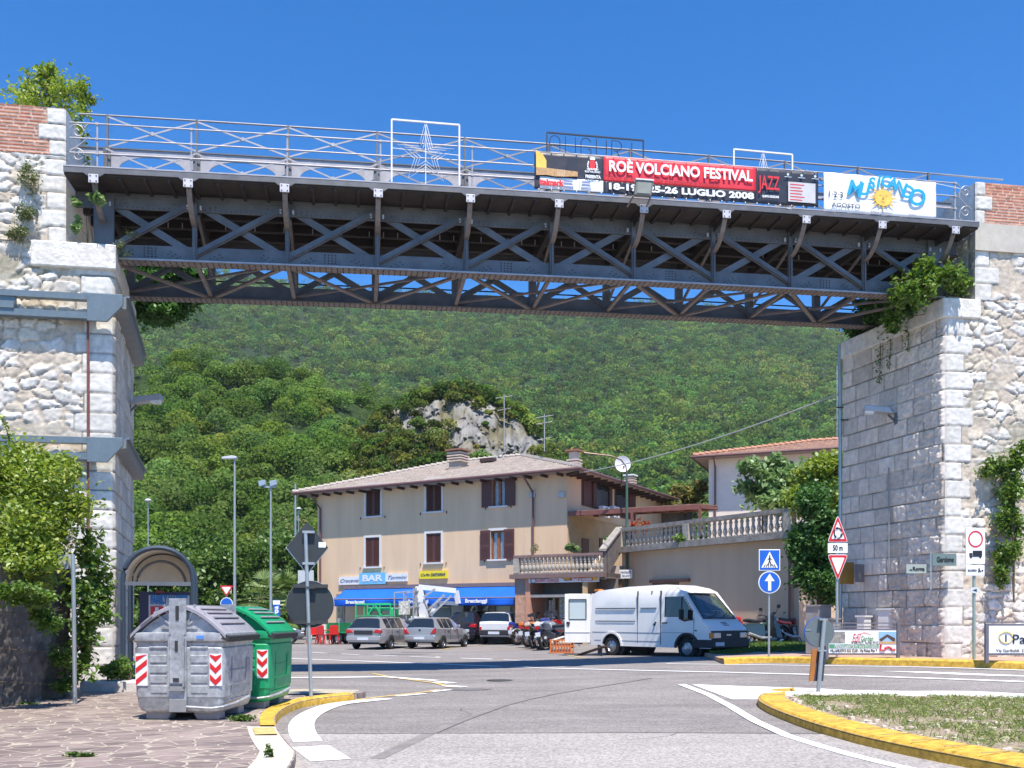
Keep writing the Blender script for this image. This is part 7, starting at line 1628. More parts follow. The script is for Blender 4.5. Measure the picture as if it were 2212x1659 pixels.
def car(label, u, v, yaw, sc, st, pm, L, Wd, ax, R0, group=None, cladding=False, cat='car', plate=True, tail='std', name='parked_car', mirror=True):
    """st: stations (x, sill, belt, roof, half width, half roof width, cabin flag); x=0 at the rear bumper. (u, v) = ground point under the rear axle centre"""
    p = gp(u, v); r = thing(name, label, cat, p, R(90)-R(yaw), group); r.scale = (sc,)*3
    xo = -ax[0]
    rows = lambda s: [(s[4]*.90, s[1]), (s[4]*.985, s[1]+.14), (s[4], (s[1]+s[2])/2), (s[4]*.975, s[2]-.04), (s[4]*.94, s[2]), (s[5], max(s[2], s[3]-.05)), (s[5]*.86, s[3]), (s[5]*.4, s[3]+.012), (0, s[3]+.015)]
    NR = 9; V_ = []; 
    for s in st:
        a = rows(s); V_ += [(s[0]+xo, y, z) for y, z in a]+[(s[0]+xo, -y, z) for y, z in a[:-1][::-1]]
    M_ = 2*NR-1; body = MB(); glass = [MB(), MB()]; ends = MB()
    for i in range(len(st)-1):
        for j in range(M_-1):
            f = [V_[i*M_+j], V_[i*M_+j+1], V_[(i+1)*M_+j+1], V_[(i+1)*M_+j]]
            side = j == 4 or j == M_-2-4; top = 5 <= j <= M_-2-5; c0, c1 = st[i][6], st[i+1][6]
            isg = (side and c0 == 1 and c1 == 1) or (top and ((c0 == 0 and c1 == 2) or (c0 == 2 and c1 == 0)))
            if side and ((c0, c1) in ((2, 1), (1, 2))): isg = False
            (glass[0] if isg else body).add(f, [(3, 2, 1, 0)], True)
    # rear and front caps
    for i, flip in ((0, 0), (len(st)-1, 1)):
        q = V_[i*M_:(i+1)*M_]; body.add(q, [tuple(range(M_)) if not flip else tuple(range(M_))[::-1]])
    bm_o = body.build('body', pm, r, smooth_angle=40)
    g_ = glass[0].build('windows', M_CGL, r, smooth_angle=30)
    zb = st[0][1]
    w2 = Wd/2
    # bumpers, arches, wheels
    mb = MB(); bh = .24
    mb.box(xo-.07, xo+.25, -w2*.93, w2*.93, zb+.05, zb+.05+bh); mb.build('rear_bumper', M_TRIMB if cladding else pm, r, bevel=.05)
    mb = MB(); mb.box(L+xo-.22, L+xo+.06, -w2*.90, w2*.90, zb+.05, zb+.05+bh); mb.build('front_bumper', M_TRIMB if cladding else pm, r, bevel=.05)
    mb = MB(); mb.box(xo+.1, L+xo-.1, -w2*.86, w2*.86, zb-.06, zb+.04); mb.build('underbody', M_TRIMB, r)
    for x in ax:
        for s in (-1, 1):
            mb = MB(); n = 20; rr = R0*1.14; mb.prism([(x+xo+rr*math.cos(math.pi*t_/n), R0+rr*math.sin(math.pi*t_/n)*1.0) for t_ in range(n+1)]+[(x+xo-rr, zb-.02), (x+xo+rr, zb-.02)], (0, .02, 0), o=(0, s*(w2+.004)-.01, 0)); mb.build('wheel_arch', M_TRIMB, r)
            wheel(r, x+xo, s*(w2-.06), R0, .18, s)
    # lights and plate at the rear
    z0 = st[0][2] if tail != 'high' else st[0][2]
    bz = (st[0][2])
    for s in (-1, 1):
        mb = MB()
        if tail == 'std': mb.box(xo-.03, xo+.14, s*w2*.58, s*w2*.955, bz-.26, bz-.04)
        elif tail == 'tri': mb.prism([(s*w2*.62, bz-.22), (s*w2*.95, bz-.20), (s*w2*.93, bz+.06), (s*w2*.80, bz-.02)], (.2, 0, 0), o=(xo-.04, 0, 0), ex=(0, 1, 0))
        elif tail == 'low': mb.box(xo-.03, xo+.1, s*w2*.80, s*w2*.95, bz-.33, bz-.12)
        elif tail == 'round': mb.prism([(s*w2*.52, bz-.14), (s*w2*.95, bz-.20), (s*w2*.96, bz-.03), (s*w2*.7, bz-.0)], (.2, 0, 0), o=(xo-.05, 0, 0), ex=(0, 1, 0))
        mb.build('tail_light', M_TAIL, r, bevel=.03)
        mb = MB(); mb.box(L+xo-.10, L+xo+.02, s*w2*.55, s*w2*.90, zb+.36, zb+.50); mb.build('headlight', M_HEAD, r, bevel=.02)
    if plate: mb = MB(); pz = bz-.20 if tail in ('std',) else zb+.10; mb.box(xo-.085, xo-.03, -.26, .26, pz, pz+.115); mb.build('number_plate', M_PLT, r)
    if mirror:
        xm = [s[0] for s in st if s[6] >= 1][-1]+xo-.15
        for s in (-1, 1): mb = MB(); mb.box(xm-.05, xm+.08, s*(w2-.02), s*(w2+.16), st[3][2]+.0, st[3][2]+.13); mb.build('wing_mirror', pm, r, bevel=.03)
    # door seams, handles
    mb = MB(); cab = [s for s in st if s[6] >= 1]
    xs_ = [cab[0][0]+(cab[-1][0]-cab[0][0])*f for f in (.28, .58, .93)]
    for s in (-1, 1):
        for x in xs_: mb.box(x+xo-.006, x+xo+.006, s*(w2-.0)-.006, s*(w2)+.006, zb+.12, st[3][2]-.06)
        for x in xs_[1:]: mb.box(x+xo-.28, x+xo-.12, s*w2-.012, s*w2+.018, st[3][2]-.17, st[3][2]-.14)
    mb.build('door_seams', M_TRIMB, r)
    # pillars
    mb = MB()
    for s in (-1, 1):
        for x in xs_[:2]: mb.beam((x+xo, s*(w2*.945), st[3][2]-.01), (x+xo-.02, s*(cab[1][5]+.004), cab[1][3]-.05), .06, .02, (0, 1, 0))
    mb.build('pillars', pm if pm is not P_WHT else P_WHT, r)
    return r, xo, w2, bz
# stations: (x, sill z, belt z, roof z, half width, half roof width, cabin)
wagon = [(0, .34, .92, .93, .80, .76, 0), (.06, .30, .96, .97, .86, .78, 0), (.42, .28, .97, 1.40, .90, .60, 2), (.62, .28, .97, 1.44, .90, .62, 1), (1.5, .28, .95, 1.47, .90, .62, 1), (2.6, .28, .93, 1.46, .90, .61, 1), (3.0, .28, .92, 1.42, .90, .58, 2), (3.68, .28, .92, .95, .90, .74, 0), (4.3, .28, .84, .86, .88, .68, 0), (4.72, .30, .70, .72, .80, .6, 0), (4.8, .34, .60, .61, .72, .5, 0)]
hatch = [(0, .34, .90, .91, .74, .70, 0), (.06, .30, .94, .96, .80, .70, 0), (.34, .28, .95, 1.36, .83, .52, 2), (.55, .28, .95, 1.40, .83, .55, 1), (1.3, .28, .93, 1.42, .83, .56, 1), (2.0, .28, .92, 1.41, .83, .55, 1), (2.35, .28, .91, 1.36, .83, .52, 2), (2.95, .28, .90, .93, .83, .68, 0), (3.45, .28, .80, .82, .80, .62, 0), (3.78, .30, .66, .67, .74, .5, 0), (3.83, .34, .56, .57, .68, .44, 0)]
panda = [(0, .36, .90, .91, .70, .66, 0), (.05, .32, 1.0, 1.01, .74, .68, 0), (.13, .30, 1.0, 1.37, .75, .62, 2), (.34, .30, .95, 1.41, .75, .63, 1), (1.1, .30, .94, 1.42, .75, .63, 1), (1.95, .30, .93, 1.41, .75, .62, 1), (2.2, .30, .93, 1.38, .75, .60, 2), (2.62, .30, .93, .96, .75, .66, 0), (3.1, .30, .86, .88, .74, .62, 0), (3.38, .34, .78, .79, .70, .56, 0), (3.41, .38, .60, .60, .66, .5, 0)]
crossover = [(0, .38, .98, 1.0, .80, .74, 0), (.08, .34, 1.02, 1.05, .88, .74, 0), (.50, .32, 1.04, 1.50, .92, .55, 2), (.75, .32, 1.04, 1.54, .92, .58, 1), (1.5, .32, 1.02, 1.56, .92, .60, 1), (2.5, .32, 1.0, 1.55, .92, .59, 1), (2.85, .32, .99, 1.50, .92, .56, 2), (3.5, .32, .98, 1.02, .92, .76, 0), (4.1, .32, .88, .90, .90, .7, 0), (4.45, .34, .72, .74, .84, .6, 0), (4.5, .38, .6, .61, .76, .5, 0)]
r, xo, w2, bz = car('silver estate car parked left of the silver hatchback, seen from behind', 806, 1402, 17, .98, wagon, P_SIL2, 4.8, 1.8, (1.0, 3.85), .31, None, tail='round')
mb = MB(); mb.tube([(xo+.6, -.58, 1.50), (xo+2.6, -.58, 1.50)], .015, 6); mb.tube([(xo+.6, .58, 1.50), (xo+2.6, .58, 1.50)], .015, 6); mb.build('roof_rail', M_TRIMB, r)
mb = MB(); mb.box(xo-.04, xo+.0, -.45, .45, bz-.24, bz-.05); mb.build('plate_recess', M_TRIMB, r)
r, xo, w2, bz = car('silver hatchback parked between the estate car and the black car', 922, 1401, 21, 1.0, hatch, P_SIL, 3.83, 1.66, (.72, 3.15), .29, None, tail='tri')
mb = MB(); mb.beam((xo+.2, .0, 1.0), (xo+.30, -.35, 1.08), .02, .02); mb.cyl((xo-.02, 0, bz-.05), (xo+.03, 0, bz-.05), .05, 12); mb.build('wiper', M_TRIMB, r)
r, xo, w2, bz = car('black car with glowing red tail lights between the silver hatchback and the white car', 1008, 1391, 22, 1.10, crossover, P_BLK, 4.5, 1.84, (.85, 3.6), .34, None, tail='round')
r, xo, w2, bz = car('white boxy small car with a dark bumper next to the motorcycles', 1078, 1392, 21, 1.16, panda, P_WHT, 3.41, 1.5, (.55, 2.72), .275, None, cladding=True, tail='low')
r, xo, w2, bz = car('grey car half hidden between the green container and the leaning sign pole', 527, 1391, 80, 1.0, hatch, P_GRY, 3.83, 1.66, (.72, 3.15), .29, None, tail='tri')
r, xo, w2, bz = car('dark blue car of which only the nose shows beside the green container', 400, 1432, 88, .95, hatch, P_BLU, 3.83, 1.66, (.72, 3.15), .29, None, tail='tri')
# ---- white van
P_VAN = mat('van_white', (.80, .77, .74), .38, .05, var=.06, scale=1.2, coat=.3)
pr = gp(1321, 1416)
yawv = min(np.arange(-70, -5, .25), key=lambda a: abs((pr.x+3.2*math.cos(R(a)))/(pr.y+3.2*math.sin(R(a)))*F_PX+CX-1484)); print('VAN', pr, yawv); yawv = R(float(yawv)); wb = 3.2
van = thing('delivery_van', 'white high-roof van with its rear door open and a ramp behind', 'van', pr, yawv)
SV = 150*pr.y/2000/2.40
van.scale = (1, 1, SV)
# near side is y=0 plane (right-hand side of the van, facing the camera); body extends to y=+1.95
VW = 1.95; L0, L1 = -1.02, 4.12; zr_ = 2.32
side = [(L0, .36), (L0-.02, .80), (L0+.02, 1.9), (L0+.14, 2.16), (L0+.34, 2.25), (.6, 2.36), (2.2, 2.40), (2.75, 2.28), (3.00, 2.16), (3.78, 1.22), (4.06, 1.00), (4.12, .82), (4.12, .42), (4.0, .34)]
sill = .34
def vside(xz, y, ins=0): return [(x, y, z) for x, z in xz]
# cross-section: tumblehome - width narrows toward the roof
def vw(z): return 0 if z < 1.0 else (.05*(z-1.0)/1.1 if z < 2.1 else .05+.16*((z-2.1)/.3)**1.4)
mb = MB(); n = len(side); prev = None
arches = [0., 3.2]
Lr = [(x, vw(z), z) for x, z in side]; Rr = [(x, VW-vw(z), z) for x, z in side]
mb.add(Lr+Rr, [(i, i+1, n+i+1, n+i) for i in range(n-1) if i not in (8,)] , True)
# side skins built as columns so that the wheel arches and the cab door glass are open
def ztop(x):
    return float(np.interp(x, [L0-.02, L0+.02, L0+.14, L0+.34, .6, 2.2, 2.75, 3.0, 3.78, 4.06, 4.12], [1.85, 1.92, 2.16, 2.25, 2.36, 2.40, 2.28, 2.16, 1.22, 1.0, .82]))
def zlow(x):
    z = .34
    for a in arches:
        d = abs(x-a)
        if d < .46: z = max(z, .34+math.sqrt(max(0, .46**2-d*d))*.98)
    return z
xs_ = sorted(set([round(x, 3) for x in list(np.arange(L0, L1+.001, .06))+[L0, L1]]))
def glass_hole(x): 
    if 2.28 <= x <= 3.42:
        top_ = min(1.98, ztop(x)-.14); bot_ = 1.36 if x < 2.95 else 1.22
        if top_-bot_ > .03: return bot_, top_
    return None
for yside, sg in ((0, 1), (VW, -1)):
    for xa_, xb_ in zip(xs_[:-1], xs_[1:]):
        za = zlow((xa_+xb_)/2); spans = [(max(zlow(xa_), .34), ztop(xa_), max(zlow(xb_), .34), ztop(xb_))]; h = glass_hole((xa_+xb_)/2)
        if h: segs = [(zlow(xa_), h[0], zlow(xb_), h[0]), (h[1], ztop(xa_), h[1], ztop(xb_))]
        else: segs = [(zlow(xa_), ztop(xa_), zlow(xb_), ztop(xb_))]
        for a0, a1, b0_, b1_ in segs:
            m_ = 6; A_ = [(xa_, yside+sg*vw(a0+(a1-a0)*k/m_), a0+(a1-a0)*k/m_) for k in range(m_+1)]; B_ = [(xb_, yside+sg*vw(b0_+(b1_-b0_)*k/m_), b0_+(b1_-b0_)*k/m_) for k in range(m_+1)]
            fs = [(k, m_+1+k, m_+2+k, k+1) for k in range(m_)]
            mb.add(A_+B_, fs if sg > 0 else [f[::-1] for f in fs], True)
mb.build('body', P_VAN, van, smooth_angle=40)
mb = MB(); mb.box(L0+.1, 3.9, .12, VW-.12, .40, .46); mb.build('floor', M_TRIMB, van)
mb = MB(); mb.box(1.7, 1.74, .06, VW-.06, .46, 2.2); mb.build('bulkhead', mat('van_inside', (.20, .20, .20), .8), van)
# windscreen with frame, side glass, seats, wheel
ws = [(3.03, .26, 2.10), (3.03, VW-.26, 2.10), (3.74, VW-.12, 1.27), (3.74, .12, 1.27)]
wf = [(3.0, vw(2.16), 2.16), (3.0, VW-vw(2.16), 2.16), (3.78, VW-vw(1.22), 1.22), (3.78, vw(1.22), 1.22)]
mb = MB(); mb.add(wf+ws, [(0, 1, 5, 4), (1, 2, 6, 5), (2, 3, 7, 6), (3, 0, 4, 7)]); mb.build('windscreen_frame', P_VAN, van)
M_VGL = mat('van_glass', (.75, .85, .9), .02, var=0, trans=.97)
mb = MB(); mb.add([(x-.02, y, z-.01) for x, y, z in ws], [(0, 3, 2, 1)]); mb.build('windscreen', M_VGL, van)
mb = MB(); e = .014
for a, b in zip(ws, ws[1:]+ws[:1]): mb.beam(Vector(a)+Vector((.015, 0, .015)), Vector(b)+Vector((.015, 0, .015)), .035, .012)
for s0_, s1_ in (((3.72, .35), (3.60, 1.0)), ((3.70, 1.05), (3.56, 1.6))): mb.beam((s0_[0]+.05, s0_[1], 1.30), (s1_[0]+.02, s1_[1], 1.46), .02, .02)
mb.build('wipers_and_seal', M_TRIMB, van)
for yy, sg in ((.03, 1), (VW-.03, -1)):
    mb = MB(); mb.add([(2.30, yy+sg*.0, 1.36), (2.95, yy, 1.36), (2.97, yy, 1.22), (3.42, yy, 1.22), (3.42, yy, 1.55), (3.08, yy+sg*.03, 1.98), (2.30, yy+sg*.03, 1.98)], [(0, 1, 2, 3, 4, 5, 6)]); mb.build('side_window', M_CGL if sg > 0 else M_VGL, van)
mb = MB(); mb.beam((2.96, .025, 1.3), (2.96, .055, 1.97), .035, .02); mb.tube([(2.29, .02, 1.35), (2.96, .02, 1.35)], .012, 5); mb.tube([(2.29, .02, 1.35), (2.29, .05, 1.99), (3.08, .05, 1.99), (3.44, .03, 1.5)], .012, 5)
for xa_, xb_, z in ((-.75, 1.05, 1.62), (-.75, 1.05, 1.18), (1.28, 1.95, 1.62)): mb.box(xa_, xb_, -.008, .06, z, z+.022)
mb.box(1.15, 1.162, -.006, .06, .45, 2.2); mb.box(2.13, 2.15, -.008, .06, .42, 2.2); mb.box(3.46, 3.472, -.006, .06, .5, 1.3)
mb.box(-.9, 2.1, -.008, .03, .80, .812); mb.box(2.2, 3.45, -.006, .03, .82, .83); mb.box(-.8, 2.1, -.008, .03, .52, .53)
mb.box(2.2, 2.4, -.03, .02, 1.12, 1.16); mb.beam((1.86, -.03, 1.05), (1.96, -.03, 1.17), .05, .03); mb.box(3.5, 3.58, -.012, .03, .88, .92); mb.build('seams_and_handles', M_TRIMB, van)
mb = MB(); 
for z in (1.595, 1.155): mb.box(-.72, 1.02, -.012, .05, z-.012, z+.008)
mb.build('side_ribs', P_VAN, van)
for a in arches:
    mb = MB(); n2 = 16; rr = .46
    for k in range(n2): 
        t0, t1 = math.pi*k/n2, math.pi*(k+1)/n2; mb.beam((a+rr*math.cos(t0), .0, .34+rr*math.sin(t0)), (a+rr*math.cos(t1), .0, .34+rr*math.sin(t1)), .07, .06, (0, 1, 0))
    mb.build('arch_trim', P_VAN if a < 1 else M_TRIMB, van)
    mb = MB(); mb.cyl((a, .5, .36), (a, .14, .36), .47, 20); mb.cyl((a, VW-.5, .36), (a, VW-.14, .36), .47, 20); mb.build('wheel_well', M_TRIMB, van)
    wheel(van, a, .10, .33, .2, -1); wheel(van, a, VW-.10, .33, .2, 1)
mb = MB(); mb.box(3.55, 4.18, -.03, VW+.03, .36, .62); mb.box(3.42, 3.6, -.03, .02, .36, .64); mb.build('front_bumper', M_TRIMB, van, bevel=.04)
mb = MB(); mb.box(4.08, 4.14, .03, VW-.03, .62, .90); mb.build('grille', M_TRIMB, van)
for y0_, y1_ in ((.10, .46), (VW-.46, VW-.10)): mb = MB(); mb.box(4.12, 4.17, y0_, y1_, .66, .84); mb.build('headlight', M_HEAD, van, bevel=.02)
for y0_, y1_ in ((-.01, .09), (VW-.09, VW+.01)): mb = MB(); mb.box(4.05, 4.16, y0_, y1_, .66, .84); mb.build('indicator', M_AMB, van, bevel=.01)
mb = MB(); mb.box(4.155, 4.17, .75, 1.0, .74, .79); mb.build('badge', M_RIM, van); mb = MB(); mb.box(4.18, 4.195, .15, .6, .42, .54); mb.build('number_plate', M_PLT, van)
mb = MB()
for k in range(3): mb.beam((3.86+.06*k, .85+.0*k, 1.165-.045*k), (3.86+.06*k, 1.12, 1.165-.045*k), .028, .02)
mb.build('bonnet_vents', M_TRIMB, van)
mb = MB(); mb.tube([(3.25, .06, 1.24), (3.16, -.10, 1.2), (3.16, -.2, 1.25)], .02, 6); mb.box(3.1, 3.16, -.30, -.10, 1.26, 1.58); mb.build('wing_mirror', M_TRIMB, van, bevel=.02)
mb = MB(); nn = 18; mb.tube([(3.1+.13*math.cos(2*math.pi*k/nn)*.5, 1.45+.19*math.sin(2*math.pi*k/nn), 1.32+.13*math.cos(2*math.pi*k/nn)*.8) for k in range(nn+1)], .015, 5); mb.build('steering_wheel', M_TRIMB, van)
for y0_ in (.25, 1.2): mb = MB(); mb.box(2.05, 2.5, y0_, y0_+.5, .8, .95); mb.box(2.0, 2.15, y0_, y0_+.5, .95, 1.6); mb.build('seat', mat('seat_blue', (.05, .08, .16), .8), van, bevel=.04)
mb = MB(); mb.box(3.2, 3.7, .15, VW-.15, 1.0, 1.22); mb.build('dashboard', mat('dash_grey', (.09, .09, .10), .7), van, bevel=.04)
# open rear door swung out towards the camera side
da = math.atan2(0, -1); dr_ = bpy.data.objects.new('rear_door', None)
mb = MB(); T_ = Matrix.Translation((L0, .03, 0)) @ Matrix.Rotation(R(226), 4, 'Z') @ Matrix.Rotation(0, 4, 'X'); mb.T = T_
# door in local: x = width 0..0.95, z height; y thickness; window opening
def frame(mb, x0, x1, z0, z1, wx0, wx1, wz0, wz1, y0, y1): mb.box(x0, wx0, y0, y1, z0, z1); mb.box(wx1, x1, y0, y1, z0, z1); mb.box(wx0, wx1, y0, y1, z0, wz0); mb.box(wx0, wx1, y0, y1, wz1, z1)
frame(mb, .0, .90, .42, 2.14, .16, .74, 1.26, 1.94, -.03, .03); mb.box(.02, .88, .03, .05, .78, .83); dd_o = mb.build('rear_door', P_VAN, van, bevel=.03)
mb = MB(); mb.T = T_; mb.box(.16, .74, -.006, .006, 1.26, 1.94); mb.build('pane', mat('door_pane', (.45, .52, .55), .1, var=0), dd_o)
mb = MB(); mb.T = T_
for z in (1.25, 1.95): mb.box(.15, .75, .03, .045, z-.015, z+.015)
for x in (.15, .75): mb.box(x-.015, x+.015, .03, .045, 1.25, 1.95)
mb.box(.72, .84, .03, .07, 1.08, 1.16); mb.box(.76, .80, .03, .06, 1.0, 1.1); mb.build('seal_and_handle', M_TRIMB, dd_o)
mb = MB(); mb.box(L0-.02, L0+.03, .0, .10, .5, 2.1); mb.box(L0-.02, L0+.03, VW-.1, VW, .5, 2.1); mb.box(L0-.02, L0+.03, .1, VW-.1, 2.0, 2.16); mb.box(L0-.08, L0+.05, .0, VW, .36, .52); mb.build('door_frame', P_VAN, van)
mb = MB(); mb.box(-.9, -.7, .1, .35, 2.24, 2.31); mb.build('roof_light', M_AMB, van)
mb = MB(); mb.box(-.15-.5, -.12-.42, -.0, .06, .06, .36); mb.build('mud_flap', M_TRIMB, van)
# ramp and crate
a = gp(1232, 1417); rp_ = thing('loading_ramp', 'dark wooden ramp leaning on the rear of the white van', 'ramp', a, yawv); lw = 0
mb = MB(); mb.add([(0, .2, .0), (0, .55, .0), (1.35, .55, .36), (1.35, .2, .36), (0, .2, .03), (0, .55, .03), (1.35, .55, .39), (1.35, .2, .39)], [(0, 1, 2, 3), (7, 6, 5, 4), (0, 3, 7, 4), (3, 2, 6, 7), (2, 1, 5, 6), (1, 0, 4, 5)]); mb.build('plank', mat('plank_dark', (.12, .08, .06), .9, var=.3), rp_)
mb = MB(); mb.beam((1.25, .22, .02), (1.28, .22, .36), .04, .04); mb.build('support', M_TRIMB, rp_)
p = gp(1214, 1411); cr = thing('fruit_crate', 'orange plastic crate on the ground behind the open van', 'crate', p, R(-4)); M_CR = mat('crate_orange', (.62, .17, .04), .5, var=.1)
cw, cd, ch_ = .92, .55, .52; mb = MB()
for z in (0, .24, .46):
    hgt = .05
    mb.box(-cw/2, cw/2, 0, .02, z, z+hgt); mb.box(-cw/2, cw/2, cd-.02, cd, z, z+hgt); mb.box(-cw/2, -cw/2+.02, .02, cd-.02, z, z+hgt); mb.box(cw/2-.02, cw/2, .02, cd-.02, z, z+hgt)
for k in range(9): x = -cw/2+.03+(cw-.06)*k/8; mb.box(x-.02, x+.02, -.004, .024, .0, .5); mb.box(x-.02, x+.02, cd-.024, cd+.004, 0, .5)
mb.box(-cw/2+.02, cw/2-.02, .02, cd-.02, 0, .03); mb.build('crate_body', M_CR, cr)
mb = MB(); mb.box(-.4, .35, .08, cd-.05, .05, .46); mb.beam((-.35, .1, .48), (.1, .3, .62), .3, .05); mb.build('contents', mat('crate_stuff', (.55, .54, .50), .8, var=.3, scale=9), cr, bevel=.03)
# ---- white lorry with aerial platform
def gz(u, v, Y): return W(u, v, Y)
al = thing('platform_truck', 'white lorry with a folded aerial work platform, parked before the awning', 'truck', gp(985, 1389), R(-22)); M_WH = paint('truck_white', (.72, .72, .74), 0, .35); M_STG = mat('truck_grey', (.35, .37, .40), .5, .2)
mb = MB(); prof = [(-.3, .5), (1.5, .5), (1.55, 1.3), (1.15, 2.25), (.1, 2.35), (-.3, 2.3)]; mb.prism([(-x+1.0 if 0 else x, z) for x, z in prof], (0, 1.9, 0), o=(0, 0, 0)); cab = mb.build('cab', M_WH, al, bevel=.06)
mb = MB(); mb.prism([(.45, 1.4), (1.42, 1.35), (1.08, 2.1), (.45, 2.1)], (0, .02, 0), o=(0, -.012, 0)); mb.build('cab_window', M_CGL, cab)
mb = MB(); mb.box(-3.9, -.35, .1, 1.8, .75, .95); mb.build('chassis', M_TRIMB, al); mb = MB(); mb.box(-1.5, -.35, .05, 1.85, .95, 1.9); mb.build('tool_box', M_STG, al, bevel=.02); mb = MB(); mb.box(-4.0, -1.6, .05, 1.85, .95, 1.05); mb.build('bed', M_STG, al)
for x in (.9, -2.6): wheel(al, x, .1, .40, .24, -1); wheel(al, x, 1.8, .40, .24, 1)
mb = MB(); mb.box(1.5, 1.62, .1, 1.8, .5, .8); mb.build('bumper', M_TRIMB, al); mb = MB(); mb.tube([(1.45, -.05, 1.5), (1.6, -.3, 1.5)], .02, 5); mb.box(1.55, 1.62, -.45, -.25, 1.35, 1.75); mb.build('mirror', M_TRIMB, al)
Li = lambda u, v, Y: (Matrix.Rotation(R(22), 3, 'Z') @ (W(u, v, Y)-al.location))
def bar(us, th, nm, m_, Y=48.5, dy=0):
    mb = MB(); pts = [Li(u, v, Y+dy) for u, v in us]
    for a, b in zip(pts[:-1], pts[1:]): mb.beam(a, b, th, th)
    return mb.build(nm, m_, al)
bar([(918, 1352), (912, 1300), (905, 1266)], .36, 'mast', M_WH); bar([(905, 1268), (985, 1276)], .26, 'upper_boom', M_WH); bar([(985, 1276), (990, 1304)], .22, 'boom_knuckle', M_WH); bar([(990, 1304), (945, 1302), (930, 1330)], .2, 'lower_boom', M_WH, dy=.35)
bar([(925, 1318), (960, 1285)], .13, 'hydraulic_ram', M_GALV, dy=-.3); bar([(935, 1325), (975, 1287)], .10, 'hydraulic_ram', M_GALV, dy=-.3); bar([(915, 1290), (940, 1272)], .10, 'hydraulic_ram', M_GALV, dy=-.3)
bar([(897, 1345), (897, 1270)], .16, 'side_post', M_GALV, dy=-.2)
mb = MB(); pts = [Li(930, 1338, 48.3), Li(900, 1350, 48.3)]; mb.beam(Li(888, 1345, 48.5), Li(945, 1350, 48.5), .7, .7); mb.build('turret', mat('turret_white', (.6, .6, .62), .4, var=.3, scale=4), al)
# basket
mb = MB(); b00 = Li(852, 1349, 48); b11 = Li(884, 1276, 48); 
cs = [Li(852, 1342, 48), Li(893, 1338, 48)]; up_ = Vector((0, 0, (1342-1280)/F_PX*48)); dep = Vector((.2, .9, 0))
for f in (0, .45, 1):
    q = [cs[0]+up_*f, cs[1]+up_*f, cs[1]+up_*f+dep, cs[0]+up_*f+dep]
    for a, b in zip(q, q[1:]+q[:1]): mb.beam(a, b, .05, .05)
for c in (cs[0], cs[1], cs[1]+dep, cs[0]+dep, (cs[0]+cs[1])/2): mb.beam(c, c+up_, .05, .05)
mb.prism([(0, 0), (cs[1]-cs[0]).length and (1, 0), (1, 1), (0, 1)], (0, 0, .08), o=cs[0], ex=(cs[1]-cs[0]), ey=dep); mb.build('basket', M_GALV, al)
mb = MB(); c_ = (cs[0]+cs[1])/2; mb.box(c_.x-.25, c_.x+.3, c_.y-.1, c_.y+.1, c_.z+.3, c_.z+1.0); mb.build('control_box', mat('control_pale', (.6, .58, .5), .6, var=.5, scale=8), al)
# ---- green flatbed truck
gt = thing('flatbed_truck', 'green flatbed truck with slatted sides and a rack, behind the estate car', 'truck', gp(722, 1392), R(-8)); gt.scale = (.56, .8, .70); M_GT = mat('truck_green', (.035, .48, .18), .45, .05, var=.12, scale=3)
mb = MB(); 
for k in range(4): mb.box(-.75, 2.9, -.02, .03, .95+.17*k, 1.08+.17*k)
for x in (-.7, .5, 1.7, 2.85): mb.box(x-.04, x+.04, -.05, .0, .92, 1.62)
mb.build('side_board', M_GT, gt); mb = MB(); mb.box(-.8, 3.0, 0, 1.9, .85, .95); mb.build('bed', M_GT, gt); mb = MB(); mb.box(-.6, 5.2, .3, 1.6, .55, .85); mb.build('chassis', M_TRIMB, gt)
mb = MB(); mb.box(-.7, 2.6, -.02, .0, .93, 1.62); mb.build('side_panel', mat('truck_green_dark', (.02, .2, .08), .5), gt)
mb = MB(); A = [(2.1, .0, 1.6), (2.1, .0, 3.0), (5.4, .0, 3.05), (5.4, .0, 1.7)]
for a, b in ((A[0], A[1]), (A[1], A[2]), (A[2], A[3]), ((2.1, 0, 2.1), (5.4, 0, 2.15)), ((3.2, 0, 1.6), (3.2, 0, 3.0)), ((4.4, 0, 1.6), (4.4, 0, 3.0)), ((3.2, 0, 2.1), (3.9, 0, 3.0)), ((3.9, 0, 3.0), (4.6, 0, 2.1)), ((2.1, 1.8, 1.6), (2.1, 1.8, 3.0)), ((2.1, 1.8, 3.0), (5.4, 1.8, 3.0)), ((2.1, 0, 3.), (2.1, 1.8, 3.)), ((5.4, 0, 3.), (5.4, 1.8, 3.))): mb.beam(a, b, .09, .09)
mb.build('rack', M_GT, gt); mb = MB(); mb.box(3.1, 5.6, .15, 1.8, .8, 2.75); cb = mb.build('cab', M_GT, gt, bevel=.1); mb = MB(); mb.box(3.4, 4.2, .12, .16, 1.7, 2.5); mb.box(4.4, 5.3, .12, .16, 1.7, 2.5); mb.build('cab_window', M_CGL, cb)
for x in (.3, 4.6): wheel(gt, x, .12, .42, .24, -1); wheel(gt, x, 1.75, .42, .24, 1)
mb = MB(); mb.box(-.75, -.1, -.03, .0, .35, .8); mb.build('mud_guard', mat('rust_brown', (.14, .05, .035), .8), gt)
